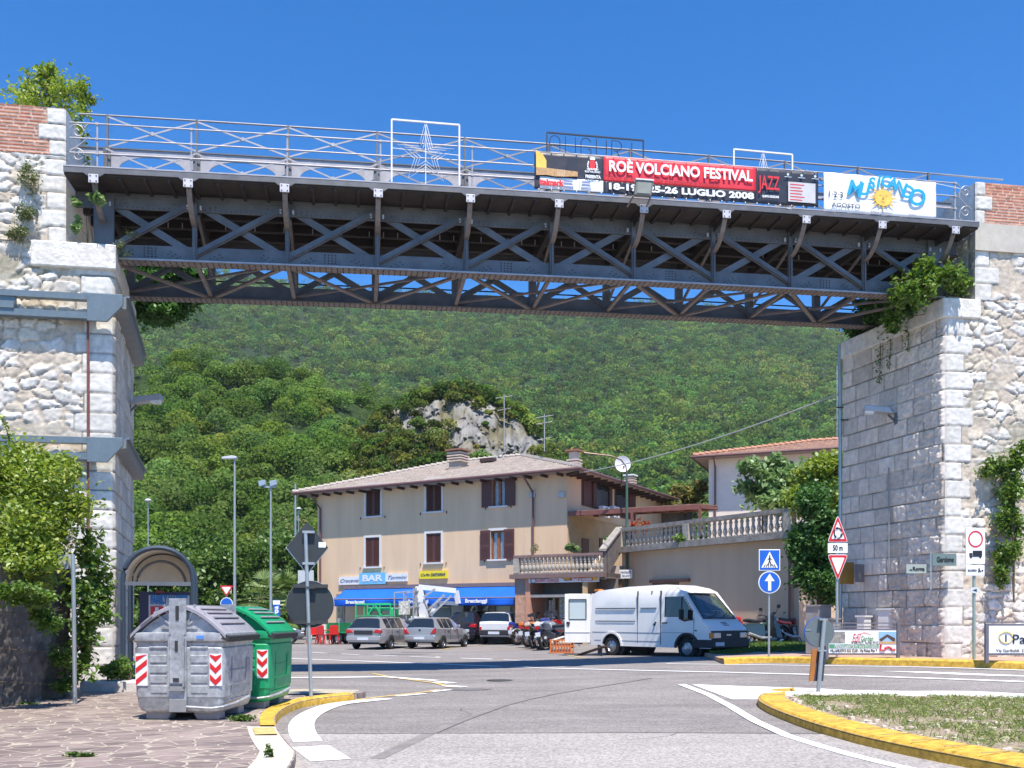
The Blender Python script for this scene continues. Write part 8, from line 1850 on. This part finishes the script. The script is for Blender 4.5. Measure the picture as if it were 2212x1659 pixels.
# ---- red plastic chairs and a white table
M_RC = mat('plastic_red', (.62, .025, .02), .4, var=.05); M_WC = mat('plastic_white', (.72, .70, .66), .5, var=.05)
def chair(label, u, v, rz, m_, first=None):
    r = thing('plastic_chair', label, 'chair', gp(u, v), rz, 'plastic chairs outside the bar'); s = 1.15; r.scale = (s, s, s)
    mb = MB(); mb.box(-.24, .24, -.24, .24, .42, .45); mb.build('seat', m_, r, bevel=.01); mb = MB(); mb.prism([(-.24, .45), (.24, .45), (.22, .84), (.12, .88), (-.12, .88), (-.22, .84)], (0, .03, 0), o=(0, .22, 0)); mb.build('backrest', m_, r)
    for x in (-1, 1):
        for y in (-1, 1): mb = MB(); mb.beam((x*.21, y*.21, .43), (x*.27, y*.27, 0), .05, .04); mb.build('leg', m_, r)
        mb = MB(); mb.tube([(x*.26, -.22, .45), (x*.27, -.2, .64), (x*.26, .2, .66)], .02, 5); mb.build('armrest', m_, r)
chair('red plastic chair just right of the leaning sign pole', 678, 1391, .4, M_RC); chair('white plastic chair between two red ones', 688, 1390, -.5, M_WC); chair('red plastic chair, second from the right', 699, 1392, 2.6, M_RC); chair('red plastic chair nearest the green truck wheel', 716, 1392, -2.4, M_RC)
r = thing('plastic_table', 'white round plastic table among the red chairs', 'table', gp(706, 1389), 0, None); mb = MB(); mb.lathe([(0, .72), (.45, .72), (.45, .75), (0, .75)], 18); mb.build('tabletop', M_WC, r)
for a in range(4): mb = MB(); mb.beam((.2*math.cos(a*1.57+.8), .2*math.sin(a*1.57+.8), .72), (.36*math.cos(a*1.57+.8), .36*math.sin(a*1.57+.8), 0), .05, .05); mb.build('leg', M_WC, r)
# ---- motorcycles and scooters
def moto(label, u, v, yaw, col, col2, kind='sport', lean=-8, grp='motorcycles and scooters parked in a row', sc=1.25, top=False):
    p = gp(u, v); r = thing('motorcycle' if kind != 'scooter' else 'scooter', label, 'motorcycle' if kind != 'scooter' else 'scooter', p, 0, grp)
    r.rotation_euler = (R(lean), 0, R(90-yaw)); r.scale = (sc,)*3
    m1, m2 = mat('moto_'+col, COLS[col], .25, .1, var=.1, coat=.5), mat('moto_'+col2, COLS[col2], .3, .1, var=.1, coat=.5)
    R0 = .31 if kind != 'scooter' else .22; wbm = 1.4 if kind != 'scooter' else 1.25
    for x, nm in ((0, 'wheel'), (wbm, 'wheel')):
        mb = MB(); nn = 18; pts = [(x+R0*.84*math.cos(2*math.pi*k/nn), 0, R0+R0*.84*math.sin(2*math.pi*k/nn)) for k in range(nn+1)]; mb.tube(pts, R0*.17, 7, cap=False); w_ = mb.build('wheel', M_TYRE, r)
        mb = MB(); mb.cyl((x, -.05, R0), (x, .05, R0), .05, 8)
        for k in range(5): a = 2*math.pi*k/5; mb.beam((x, 0, R0), (x+R0*.75*math.cos(a), 0, R0+R0*.75*math.sin(a)), .03, .03, (0, 1, 0))
        mb.build('rim', M_RIM, w_)
        mb = MB(); pts = [(x+R0*1.12*math.cos(a), R0+R0*1.12*math.sin(a)) for a in np.linspace(.5, 2.4, 8)]
        for a, b in zip(pts[:-1], pts[1:]): mb.beam((a[0], 0, a[1]), (b[0], 0, b[1]), .13, .015)
        mb.build('mudguard', m2, r)
    mb = MB(); mb.tube([(wbm, .07, R0), (wbm-.28, .08, .88)], .022, 6); mb.tube([(wbm, -.07, R0), (wbm-.28, -.08, .88)], .022, 6); mb.build('fork', M_GALV, r)
    mb = MB(); mb.tube([(wbm-.42, .34, 1.02), (wbm-.34, .14, .98), (wbm-.32, -.14, .98), (wbm-.42, -.34, 1.02)], .016, 6); mb.tube([(wbm-.42, .36, 1.02), (wbm-.46, .24, 1.02)], .026, 6); mb.tube([(wbm-.42, -.36, 1.02), (wbm-.46, -.24, 1.02)], .026, 6); mb.build('handlebar', M_TRIMB, r)
    for s in (-1, 1): mb = MB(); mb.tube([(wbm-.36, s*.25, 1.0), (wbm-.3, s*.38, 1.2)], .010, 5); mb.box(wbm-.33, wbm-.29, s*.38-.06, s*.38+.06, 1.17, 1.27); mb.build('mirror', M_TRIMB, r, bevel=.01)
    if kind == 'scooter':
        mb = MB(); mb.prism([(wbm-.02, .22), (wbm-.08, .55), (wbm-.28, .98), (wbm-.40, 1.0), (wbm-.34, .6), (wbm-.3, .24)], (0, .36, 0), o=(0, -.18, 0)); mb.build('front_shield', m1, r, bevel=.05)
        mb = MB(); mb.prism([(-.28, .46), (-.32, .72), (.25, .74), (.55, .62), (.5, .22), (.0, .36)], (0, .32, 0), o=(0, -.16, 0)); mb.build('rear_body', m1, r, bevel=.06); mb = MB(); mb.box(.48, wbm-.28, -.17, .17, .2, .28); mb.build('footboard', m2, r)
    else:
        mb = MB(); mb.prism([(.45, .72), (.58, .92), (.85, .96), (1.08, .84), (1.0, .66), (.6, .62)], (0, .28, 0), o=(0, -.14, 0)); mb.build('tank', m1, r, bevel=.06)
        mb = MB(); mb.prism([(.4, .30), (.35, .55), (.6, .64), (.98, .62), (1.08, .4), (.9, .24)], (0, .3, 0), o=(0, -.15, 0)); mb.build('engine', mat('engine_metal', (.14, .14, .15), .4, .6, var=.3, scale=9), r, bevel=.03)
        mb = MB(); mb.prism([(-.34, .80), (-.30, .94), (.1, .80), (.42, .76), (.42, .66), (.0, .68)], (0, .2, 0), o=(0, -.10, 0)); mb.build('tail', m1, r, bevel=.04)
        if kind == 'sport': mb = MB(); mb.prism([(1.02, .42), (.98, .8), (1.05, 1.06), (1.2, 1.08), (1.42, .86), (1.3, .62), (1.2, .4)], (0, .34, 0), o=(0, -.17, 0)); mb.build('fairing', m2, r, bevel=.06)
    mb = MB(); mb.prism([(-.15, .80), (-.12, .88), (.2, .84), (.5, .84), (.5, .76), (.1, .76)], (0, .26, 0), o=(0, -.13, 0)); mb.build('seat', M_TRIMB, r, bevel=.03)
    mb = MB(); mb.tube([(.75, -.13, .28), (.3, -.18, .26), (-.22, -.2, .40)], [.03, .045, .05], 8); mb.build('exhaust', M_GALV, r)
    mb = MB(); mb.lathe([(.0, .0), (.07, .02), (.09, .08), (0, .09)], 10, (0, 0, 0)); mb.v = [(wbm-.16+p_[2], p_[0], .86+p_[1]) for p_ in mb.v]; mb.build('headlamp', M_HEAD, r)
    mb = MB(); mb.box(-.36, -.31, -.07, .07, .70, .78); mb.build('tail_light', M_TAIL, r); mb = MB(); mb.box(-.40, -.385, -.08, .08, .46, .60); mb.build('number_plate', M_PLT, r)
    mb = MB(); mb.tube([(.6, -.14, .3), (.55, -.32, .0)], .014, 5); mb.build('side_stand', M_TRIMB, r)
    if top: mb = MB(); mb.box(-.55, -.15, -.2, .2, .92, 1.22); mb.build('top_case', M_TRIMB, r, bevel=.06)
    return r
COLS = dict(blue=(.03, .05, .30), orange=(.62, .16, .02), white=(.62, .62, .64), black=(.02, .02, .025), red=(.50, .02, .02), grey=(.22, .24, .26), teal=(.30, .42, .45), dark=(.03, .05, .06), green=(.03, .10, .09), cream=(.5, .45, .33))
for a in (('blue motorcycle beside the white boxy car', 1118, 1394, 38, 'blue', 'white', 'sport'), ('orange and black motorcycle, second from the white car', 1140, 1399, 30, 'orange', 'black', 'sport'), ('black motorcycle with a cream tank in the middle of the row', 1152, 1402, 22, 'cream', 'black', 'naked'), ('white and blue motorcycle at the front of the row', 1172, 1405, 14, 'white', 'blue', 'sport'),
          ('dark red motorcycle behind the white and blue one', 1190, 1396, 24, 'red', 'black', 'naked'), ('red scooter behind the orange crate', 1204, 1400, 10, 'red', 'grey', 'scooter'), ('black scooter with high mirrors near the shop window', 1210, 1391, 12, 'black', 'grey', 'scooter'), ('pale teal scooter beside the open van door', 1232, 1400, 6, 'teal', 'white', 'scooter'), ('grey motorcycle half hidden by the open van door', 1226, 1405, -40, 'grey', 'black', 'naked')):
    moto(*a)
for a in (('dark scooter just in front of the white van nose, standing in shade', 1622, 1398, 60, 'dark', 'black', 'scooter'), ('red-nosed motorcycle behind the dark scooter in the shade', 1606, 1390, 40, 'red', 'black', 'sport'), ('green-black scooter in the middle of the shaded row', 1655, 1394, 50, 'green', 'black', 'scooter'), ('red and black motorcycle in the shade under the creeper', 1690, 1394, 62, 'red', 'black', 'sport'), ('black motorcycle in the shade, third from the van', 1668, 1388, 30, 'black', 'grey', 'naked'), ('dark scooter with a top box at the right end of the shaded row', 1722, 1392, 70, 'dark', 'black', 'scooter'), ('black motorcycle behind the top-box scooter by the wall', 1712, 1386, 45, 'black', 'dark', 'sport')):
    moto(*a, grp='scooters and motorcycles in the shade by the terrace wall', lean=-7)
# ================================================================= PLANTS
leaf_mat('wood_leaf', (.045, .10, .018), (.13, .21, .04), (.24, .26, .08), .35)
leaf_mat('ivy_leaf', (.06, .13, .02), (.18, .28, .045), (.32, .36, .10), .4)
leaf_mat('bush_leaf', (.12, .20, .022), (.33, .40, .07), (.46, .44, .14), .42)
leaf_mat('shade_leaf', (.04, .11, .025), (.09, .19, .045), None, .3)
leaf_mat('weed_leaf', (.10, .14, .05), (.22, .24, .10), None, .3)
leaf_mat('fig_leaf', (.12, .22, .07), (.26, .36, .15), (.34, .42, .22), .4)
M_BARK = mat('bark', (.12, .09, .06), .9, var=.3, bump=.8)
def plant(name, label, cat, base, blobs, n, size, lm, stems=True, shoots=0, parts=('crown', 'trunk'), **k):
    """blobs: (centre, radii, weight, clumps)"""
    base = Vector(base); r = thing(name, label, cat, base); P = []
    tot = sum(b[2] for b in blobs)
    for c, rad, w, kk in blobs: P.append(clump_pts(Vector(c)-base, rad, int(n*w/tot), kk))
    mb = MB(); SP_ = []
    for q in range(shoots):
        b = random.choice(blobs); c = Vector(b[0])-base; d = Vector((random.gauss(0, 1), random.gauss(0, 1), random.gauss(.3, .8))).normalized(); a = c+Vector((d.x*b[1][0], d.y*b[1][1], d.z*b[1][2]))*.75; ln_ = random.uniform(.3, .75)*max(b[1][0], .3); sp = [a+d*ln_*t_+Vector((0, 0, -.25*ln_*t_*t_)) for t_ in (0, .35, .7, 1)]
        mb.tube(sp, [.012, .009, .006, .003], 4)
        for t_ in np.linspace(.1, 1, int(ln_/size*2.2)+2): e_ = a+d*ln_*t_+Vector((0, 0, -.25*ln_*t_*t_)); SP_ += [tuple(e_+Vector([random.gauss(0, size*.4) for _ in range(3)])) for _ in range(2)]
    if SP_: P.append(np.array(SP_))
    leaves(parts[0], np.concatenate(P), size, MATS[lm], r, **k)
    big_ = max(max(b[1]) for b in blobs); k_ = min(1., big_*.8)
    for b in (blobs[:6] if stems else []):
        c = Vector(b[0])-base; m_ = Vector((c.x*.15, c.y*.15, c.z*.9)); mb.tube([(0, 0, -.01), m_, c], [.05*k_, .035*k_, .012*k_], 6)
        for q in range(3): d = Vector((random.uniform(-1, 1)*b[1][0], random.uniform(-1, 1)*b[1][1], random.uniform(-.2, 1)*b[1][2]))*.7; mb.tube([c*.9, c+d], [.02*k_, .006*k_], 5)
    if mb.v: mb.build(parts[1], M_BARK, r)
    return r
B = lambda u, v, Y, ru, rv, ry, w=1, k=9: (W(u, v, Y), (ru/F_PX*Y, ry, rv/F_PX*Y), w, k)
# big bush over the retaining wall
plant('bush', 'large sunlit yellow-green bush overhanging the retaining wall on the left', 'bush', (-8.6, 15.2, 2.2),
      [B(40, 1010, 15.5, 85, 75, .9, 2, 14), B(100, 1090, 15.3, 80, 90, 1.0, 2.4, 16), B(30, 1150, 14.8, 90, 80, .9, 2, 12), B(115, 1170, 15.2, 45, 60, .7, 1.1, 10), B(60, 1230, 14.6, 80, 50, .8, 1.5, 10), B(135, 1020, 16, 26, 40, .5, .5, 6), B(-60, 1080, 15, 80, 120, 1, 1.5, 10)], 26000, .085, 'bush_leaf', shoots=90)
plant('climbing_ivy', 'climbing plant with pale leaves hanging down beside the post in front of the left pier', 'climbing plant', (-7.6, 15.7, .1),
      [B(200, 1200, 16, 26, 60, .4, 1.0, 14), B(170, 1290, 15.8, 32, 50, .4, 1.2, 10), B(205, 1330, 16, 30, 50, .4, 1, 10), B(175, 1390, 15.9, 22, 50, .35, 1, 8), B(160, 1450, 15.7, 18, 30, .3, .5, 6), B(215, 1270, 16.2, 26, 40, .35, .8, 12)], 2300, .12, 'ivy_leaf', shoots=50)
plant('hanging_creeper', 'sparse creeper hanging over the top of the dark retaining wall', 'creeper', (-7.7, 13.4, 2.2),
      [B(70, 1290, 13.6, 60, 22, .3, 1, 9), B(110, 1330, 14, 40, 35, .25, .8, 8), B(20, 1265, 13.2, 50, 25, .3, .8, 8), B(130, 1410, 15.2, 20, 30, .2, .4, 6), B(140, 1480, 15.5, 18, 16, .25, .4, 6)], 5200, .07, 'ivy_leaf')
plant('weeds', 'green weeds growing between the left pier and the grey container', 'weeds', (-7.1, 17.3, 0), [B(262, 1440, 17.4, 30, 26, .4, 1, 9), B(235, 1455, 17.2, 22, 16, .3, .6, 6)], 2600, .075, 'ivy_leaf')
plant('weeds', 'small tuft of weeds at the foot of the dark retaining wall', 'weeds', (-7.6, 14.6, .1), [B(60, 1522, 14.6, 45, 9, .15, 1, 10)], 900, .06, 'grass_green')
plant('weeds', 'tiny green weed growing in the paving joints in the foreground', 'weeds', gp(176, 1628, HP), [(gp(176, 1628, HP+.03), (.14, .05, .03), 1, 5)], 260, .04, 'grass_green')
plant('weeds', 'small green weed at the foot of the grey container, on its right', 'weeds', gp(520, 1552, HP), [(gp(520, 1552, HP+.04), (.16, .08, .05), 1, 5)], 300, .05, 'grass_green')
plant('weeds', 'small dark weed on the plain kerb in the foreground', 'weeds', gp(580, 1622, HP), [(gp(580, 1624, HP+.06), (.05, .05, .08), 1, 4)], 140, .035, 'grass_green')
# shrub on top of the left pier
plant('shrub', 'green shrub growing on top of the left pier against the sky', 'shrub', W(105, 245, 21.5), [B(95, 215, 21.5, 62, 42, .7, 2.4, 14), B(150, 205, 21.3, 40, 40, .6, 1.1, 9), B(105, 175, 21.4, 26, 25, .4, .6, 6), B(165, 270, 21.1, 26, 50, .4, 1.2, 8), B(155, 330, 21.0, 22, 36, .35, .9, 8), B(50, 200, 21.6, 30, 22, .4, .5, 6), B(185, 212, 21.4, 14, 30, .3, .5, 4), B(120, 165, 21.4, 12, 22, .3, .3, 4)], 4000, .10, 'bush_leaf', shoots=60)
# tufts on the left pier face
for i, (u, v, ru, rv, lab) in enumerate(((60, 390, 26, 40, 'upper'), (50, 460, 30, 22, 'middle'), (40, 505, 26, 18, 'lowest'))): plant('wall_tuft', ['uppermost', 'middle', 'lowest'][i]+' tuft of dry weeds growing out of the left pier stones', 'weeds', W(u, v, 19.55), [B(u, v, 19.55, ru, rv, .12, 1, 10)], 700, .05, 'weed_leaf')
plant('wall_fig', 'pale fig leaves growing beside the left end of the bridge', 'fig plant', W(190, 540, 20.2), [B(205, 428, 19.6, 18, 16, .15, 1, 5), B(165, 436, 19.7, 12, 12, .1, .6, 4), B(170, 490, 19.8, 12, 18, .1, .7, 4)], 150, .16, 'fig_leaf', asp=.8)
plant('wall_tuft', 'dry feathery weed leaning over the left pier cap at the truss end', 'weeds', W(258, 560, 20.3), [B(262, 540, 20.2, 20, 26, .3, 1, 7), B(285, 510, 20.2, 14, 20, .2, .5, 4)], 800, .05, 'weed_leaf', asp=.2)
# dark tree behind the left pier, under the bridge
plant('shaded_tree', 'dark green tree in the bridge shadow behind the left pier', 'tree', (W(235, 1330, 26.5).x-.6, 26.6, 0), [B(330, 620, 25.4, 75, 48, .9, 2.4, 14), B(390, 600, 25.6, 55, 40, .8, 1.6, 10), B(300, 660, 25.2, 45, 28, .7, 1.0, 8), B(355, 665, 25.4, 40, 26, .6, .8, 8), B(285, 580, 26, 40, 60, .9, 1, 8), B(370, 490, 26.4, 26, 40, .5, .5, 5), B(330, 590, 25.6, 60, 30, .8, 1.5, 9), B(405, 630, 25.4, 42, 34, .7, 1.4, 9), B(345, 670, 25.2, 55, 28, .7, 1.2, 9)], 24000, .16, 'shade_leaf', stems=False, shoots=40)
# creeper at the right pier
plant('pier_creeper', 'bright trailing creeper over the cap of the right pier', 'creeper', W(2010, 640, 23.3), [B(1975, 620, 22.9, 40, 40, .4, 1.6, 10), B(2040, 605, 23.0, 40, 30, .4, 1.3, 9), B(1995, 585, 23.0, 22, 26, .3, .6, 6), B(1945, 640, 23.2, 24, 26, .3, .7, 7), B(2080, 610, 23.4, 24, 26, .3, .5, 6), B(1925, 690, 23.6, 14, 26, .2, .4, 5)], 4200, .12, 'ivy_leaf', shoots=50)
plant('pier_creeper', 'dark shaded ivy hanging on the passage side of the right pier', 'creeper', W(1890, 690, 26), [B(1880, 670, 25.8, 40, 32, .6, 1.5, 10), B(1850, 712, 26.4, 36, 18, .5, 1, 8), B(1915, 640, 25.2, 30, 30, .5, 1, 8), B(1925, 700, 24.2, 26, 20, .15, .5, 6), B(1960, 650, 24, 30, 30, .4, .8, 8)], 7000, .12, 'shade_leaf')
for i, (u, v0, v1, s) in enumerate(((1938, 690, 830, 2.3), (1960, 690, 800, 1.9), (1990, 660, 760, 1.2))):
    q = RP+IN*s+Vector((-IN.y, IN.x, 0))*.10; zz0, zz1 = zat(v1, q.y), zat(v0, q.y); r = thing('ivy_strand', ['longest', 'second', 'shortest'][i]+' strand of ivy hanging down the grey blocks of the right pier', 'ivy', (q.x, q.y, zz1)); n_ = 110
    t_ = rng.random(n_); P = np.stack([.06*rng.normal(size=n_), .04*rng.normal(size=n_), -t_*(zz1-zz0)], -1); leaves('foliage', P, .08, MATS['ivy_leaf'], r); mb = MB(); mb.tube([(0, 0, 0), (.03, 0, -(zz1-zz0)*.5), (0, 0, -(zz1-zz0))], .008, 4); mb.build('stem', M_BARK, r)
# ivy on the right pier front face
plant('wall_ivy', 'bright green ivy climbing the rubble face of the right pier', 'ivy', W(2190, 1300, 23.1), [B(2160, 1010, 23.1, 42, 30, .22, 1.4, 10), B(2195, 1060, 23.1, 34, 40, .25, 1.4, 9), B(2190, 1130, 23.1, 38, 40, .22, 1.3, 9), B(2180, 1190, 23.1, 34, 34, .2, 1.1, 9), B(2165, 1240, 23.05, 20, 34, .15, .5, 6), B(2205, 980, 23.1, 25, 30, .25, .8, 6)], 6500, .095, 'ivy_leaf', shoots=40)
# trees behind the terrace, right
plant('flowering_tree', 'light green broad-leaved tree behind the terrace balustrade', 'tree', W(1650, 1325, 43), [B(1640, 1050, 43, 46, 40, 1.4, 1.6, 12), B(1690, 1030, 43, 42, 40, 1.3, 1.5, 12), B(1620, 1000+15, 42.5, 26, 22, .8, .5, 6), B(1660, 1085, 42, 46, 25, 1.2, 1, 9), B(1700, 1085, 42, 36, 30, 1.2, 1, 8), B(1670, 1000, 43, 26, 20, .8, .5, 6)], 8500, .30, 'fig_leaf', shoots=40)
plant('garden_tree', 'tall sunlit green tree against the edge of the right pier', 'tree', W(1770, 1330, 37), [B(1760, 1030, 37, 40, 42, 1.3, 1.5, 12), B(1795, 1010, 37, 34, 36, 1.2, 1.2, 10), B(1735, 1080, 37, 40, 34, 1.2, 1.2, 9), B(1790, 1090, 37, 36, 50, 1.3, 1.4, 10)], 13000, .20, 'bush_leaf', shoots=50)
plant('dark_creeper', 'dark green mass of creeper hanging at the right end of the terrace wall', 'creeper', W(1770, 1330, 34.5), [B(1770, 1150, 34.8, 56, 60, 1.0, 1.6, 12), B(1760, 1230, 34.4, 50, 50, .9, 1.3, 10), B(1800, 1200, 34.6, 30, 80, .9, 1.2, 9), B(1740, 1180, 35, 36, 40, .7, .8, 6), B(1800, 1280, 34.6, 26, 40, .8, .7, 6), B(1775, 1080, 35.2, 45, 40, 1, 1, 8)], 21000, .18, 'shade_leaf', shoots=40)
# small plants on the balcony and terrace
plant('potted_plant', 'leafy plant with pale leaves on the stairs beside the house side wall', 'plant', W(1318, 1185, 46.5), [B(1320, 1170, 46.5, 18, 18, .4, 1, 6), B(1338, 1158, 46.5, 12, 12, .3, .5, 4)], 420, .28, 'fig_leaf')
plant('potted_plant', 'small bright green plant behind the little balcony balustrade', 'plant', W(1240, 1192, 46.2), [B(1238, 1184, 46.2, 20, 8, .3, 1, 6)], 260, .26, 'fig_leaf')
plant('potted_plant', 'thin dry shrub at the left end of the little balcony', 'plant', W(1157, 1195, 45.9), [B(1157, 1182, 45.9, 14, 14, .2, 1, 6)], 110, .12, 'weed_leaf', asp=.3)
leaf_mat('red_flower', (.30, .12, .05), (.45, .05, .03), (.2, .25, .06), .3)
plant('flowering_plant', 'red-flowered plant beside the green pole on the terrace', 'plant', W(1385, 1165, 45.8), [B(1385, 1135, 45.8, 18, 18, .4, 1, 6), B(1365, 1150, 45.8, 10, 8, .3, .4, 4)], 260, .2, 'red_flower')
plant('potted_plant', 'green leaves growing between the balusters of the high terrace', 'plant', W(1480, 1180, 42.3), [B(1480, 1160, 42.2, 26, 12, .3, 1, 8), B(1520, 1162, 41.6, 12, 8, .2, .3, 4)], 420, .18, 'ivy_leaf')
plant('distant_shrub', 'reddish green shrub between the annex and the tiled house', 'shrub', W(1480, 1120, 60), [B(1480, 1075, 60, 42, 24, 1.5, 1, 10), B(1505, 1050, 60, 22, 18, 1.2, .5, 6), B(1460, 1095, 59, 40, 12, 1.2, .6, 6)], 2600, .3, 'hill_leaf2') if 0 else None
leaf_mat('autumn_leaf', (.08, .13, .03), (.24, .20, .06), (.4, .16, .06), .3)
plant('distant_shrub', 'reddish green shrub between the annex and the tiled house', 'shrub', W(1480, 1120, 60), [B(1480, 1075, 60, 42, 24, 1.5, 1, 10), B(1505, 1050, 60, 22, 18, 1.2, .5, 6), B(1460, 1095, 59, 40, 12, 1.2, .6, 6)], 2600, .32, 'autumn_leaf')
# trees at the foot of the wood, left
for i, (u, v, Y, ru, rv, lab) in enumerate(((300, 1230, 64, 60, 50, 'leafy tree behind the left pier above the bus shelter, at the left'), (380, 1215, 66, 60, 55, 'broad leafy tree directly above the bus shelter roof'), (455, 1225, 63, 48, 55, 'light green tree behind the give way sign'), (540, 1215, 66, 50, 60, 'tall dense tree between the lamp and the floodlight pole'), (610, 1205, 68, 42, 60, 'dense tree just left of the house corner'), (665, 1230, 70, 40, 60, 'tree behind the leaning sign pole'))):
    plant('leafy_tree', lab, 'tree', W(u, 1378, Y), [B(u, v, Y, ru, rv, 2.2, 1.5, 14), B(u-20, v+45, Y-1, ru*.9, rv*.8, 2, 1.2, 12), B(u+18, v+95, Y-1.5, ru, rv*.8, 2, 1.2, 12), B(u-10, 1345, Y-2, ru, 38, 2, 1, 10)], 5200, .34, 'wood_leaf')
# fan palms
def palm(label, u, v, Y, s):
    base = W(u, 1378, Y); base.z = 0; h = zat(v, Y); r = thing('fan_palm', label, 'palm tree', base, 0, 'fan palms beside the parking sign'); mb = MB(); mb.tube([(0, 0, 0), (.05, 0, h*.5), (0, 0, h)], [.2, .16, .14], 8); mb.build('trunk', mat('palm_bark', (.10, .075, .05), .95, var=.4, scale=9), r)
    mb = MB(); st_ = MB()
    for k in range(26):
        az = random.uniform(0, 2*math.pi); el = random.uniform(-.5, 1.2); d = Vector((math.cos(az)*math.cos(el), math.sin(az)*math.cos(el), math.sin(el))); c = Vector((0, 0, h))+d*s*random.uniform(.6, .9); st_.tube([(0, 0, h), c], .015, 4)
        sd = d.cross(Vector((0, 0, 1))).normalized(); up_ = sd.cross(d).normalized()
        for q in range(15):
            a = -1.3+2.6*q/14; t_ = (d*math.cos(a)+sd*math.sin(a)).normalized(); l_ = s*.62; w_ = sd*math.cos(a)-d*math.sin(a); e = c+t_*l_+Vector((0, 0, -.12*l_)); m_ = c+t_*l_*.55
            mb.add([c, m_+w_*.035*s, e, m_-w_*.035*s+up_*.01], [(0, 1, 2, 3)])
    mb.build('fronds', MATS['palm_leaf'], r); st_.build('stalks', MATS['palm_leaf'], r)
leaf_mat('palm_leaf', (.06, .12, .03), (.20, .26, .08), (.34, .36, .16), .3)
palm('larger fan palm behind the blue parking sign', 562, 1292, 56, 1.5); palm('fan palm right of the blue parking sign', 625, 1290, 58, 1.5)
palm('small fan palm between the palms low by the grey car', 600, 1330, 55, 1.1)

# ================================================================= AIR
mb = MB(); mb.box(-2550, 2550, -80, 1520, -1.2, 440)
hz = bpy.data.materials.new('haze'); hz.use_nodes = True; t = hz.node_tree; t.nodes.remove(t.nodes['Principled BSDF'])
pv = N(t, 'ShaderNodeVolumePrincipled'); pv.inputs['Density'].default_value = .0001; pv.inputs['Color'].default_value = (.80, .90, 1, 1); t.links.new(pv.outputs[0], t.nodes['Material Output'].inputs['Volume'])
o = mb.build('haze', hz); tag(o, 'pale bluish summer haze over the valley', 'haze', kind='stuff')
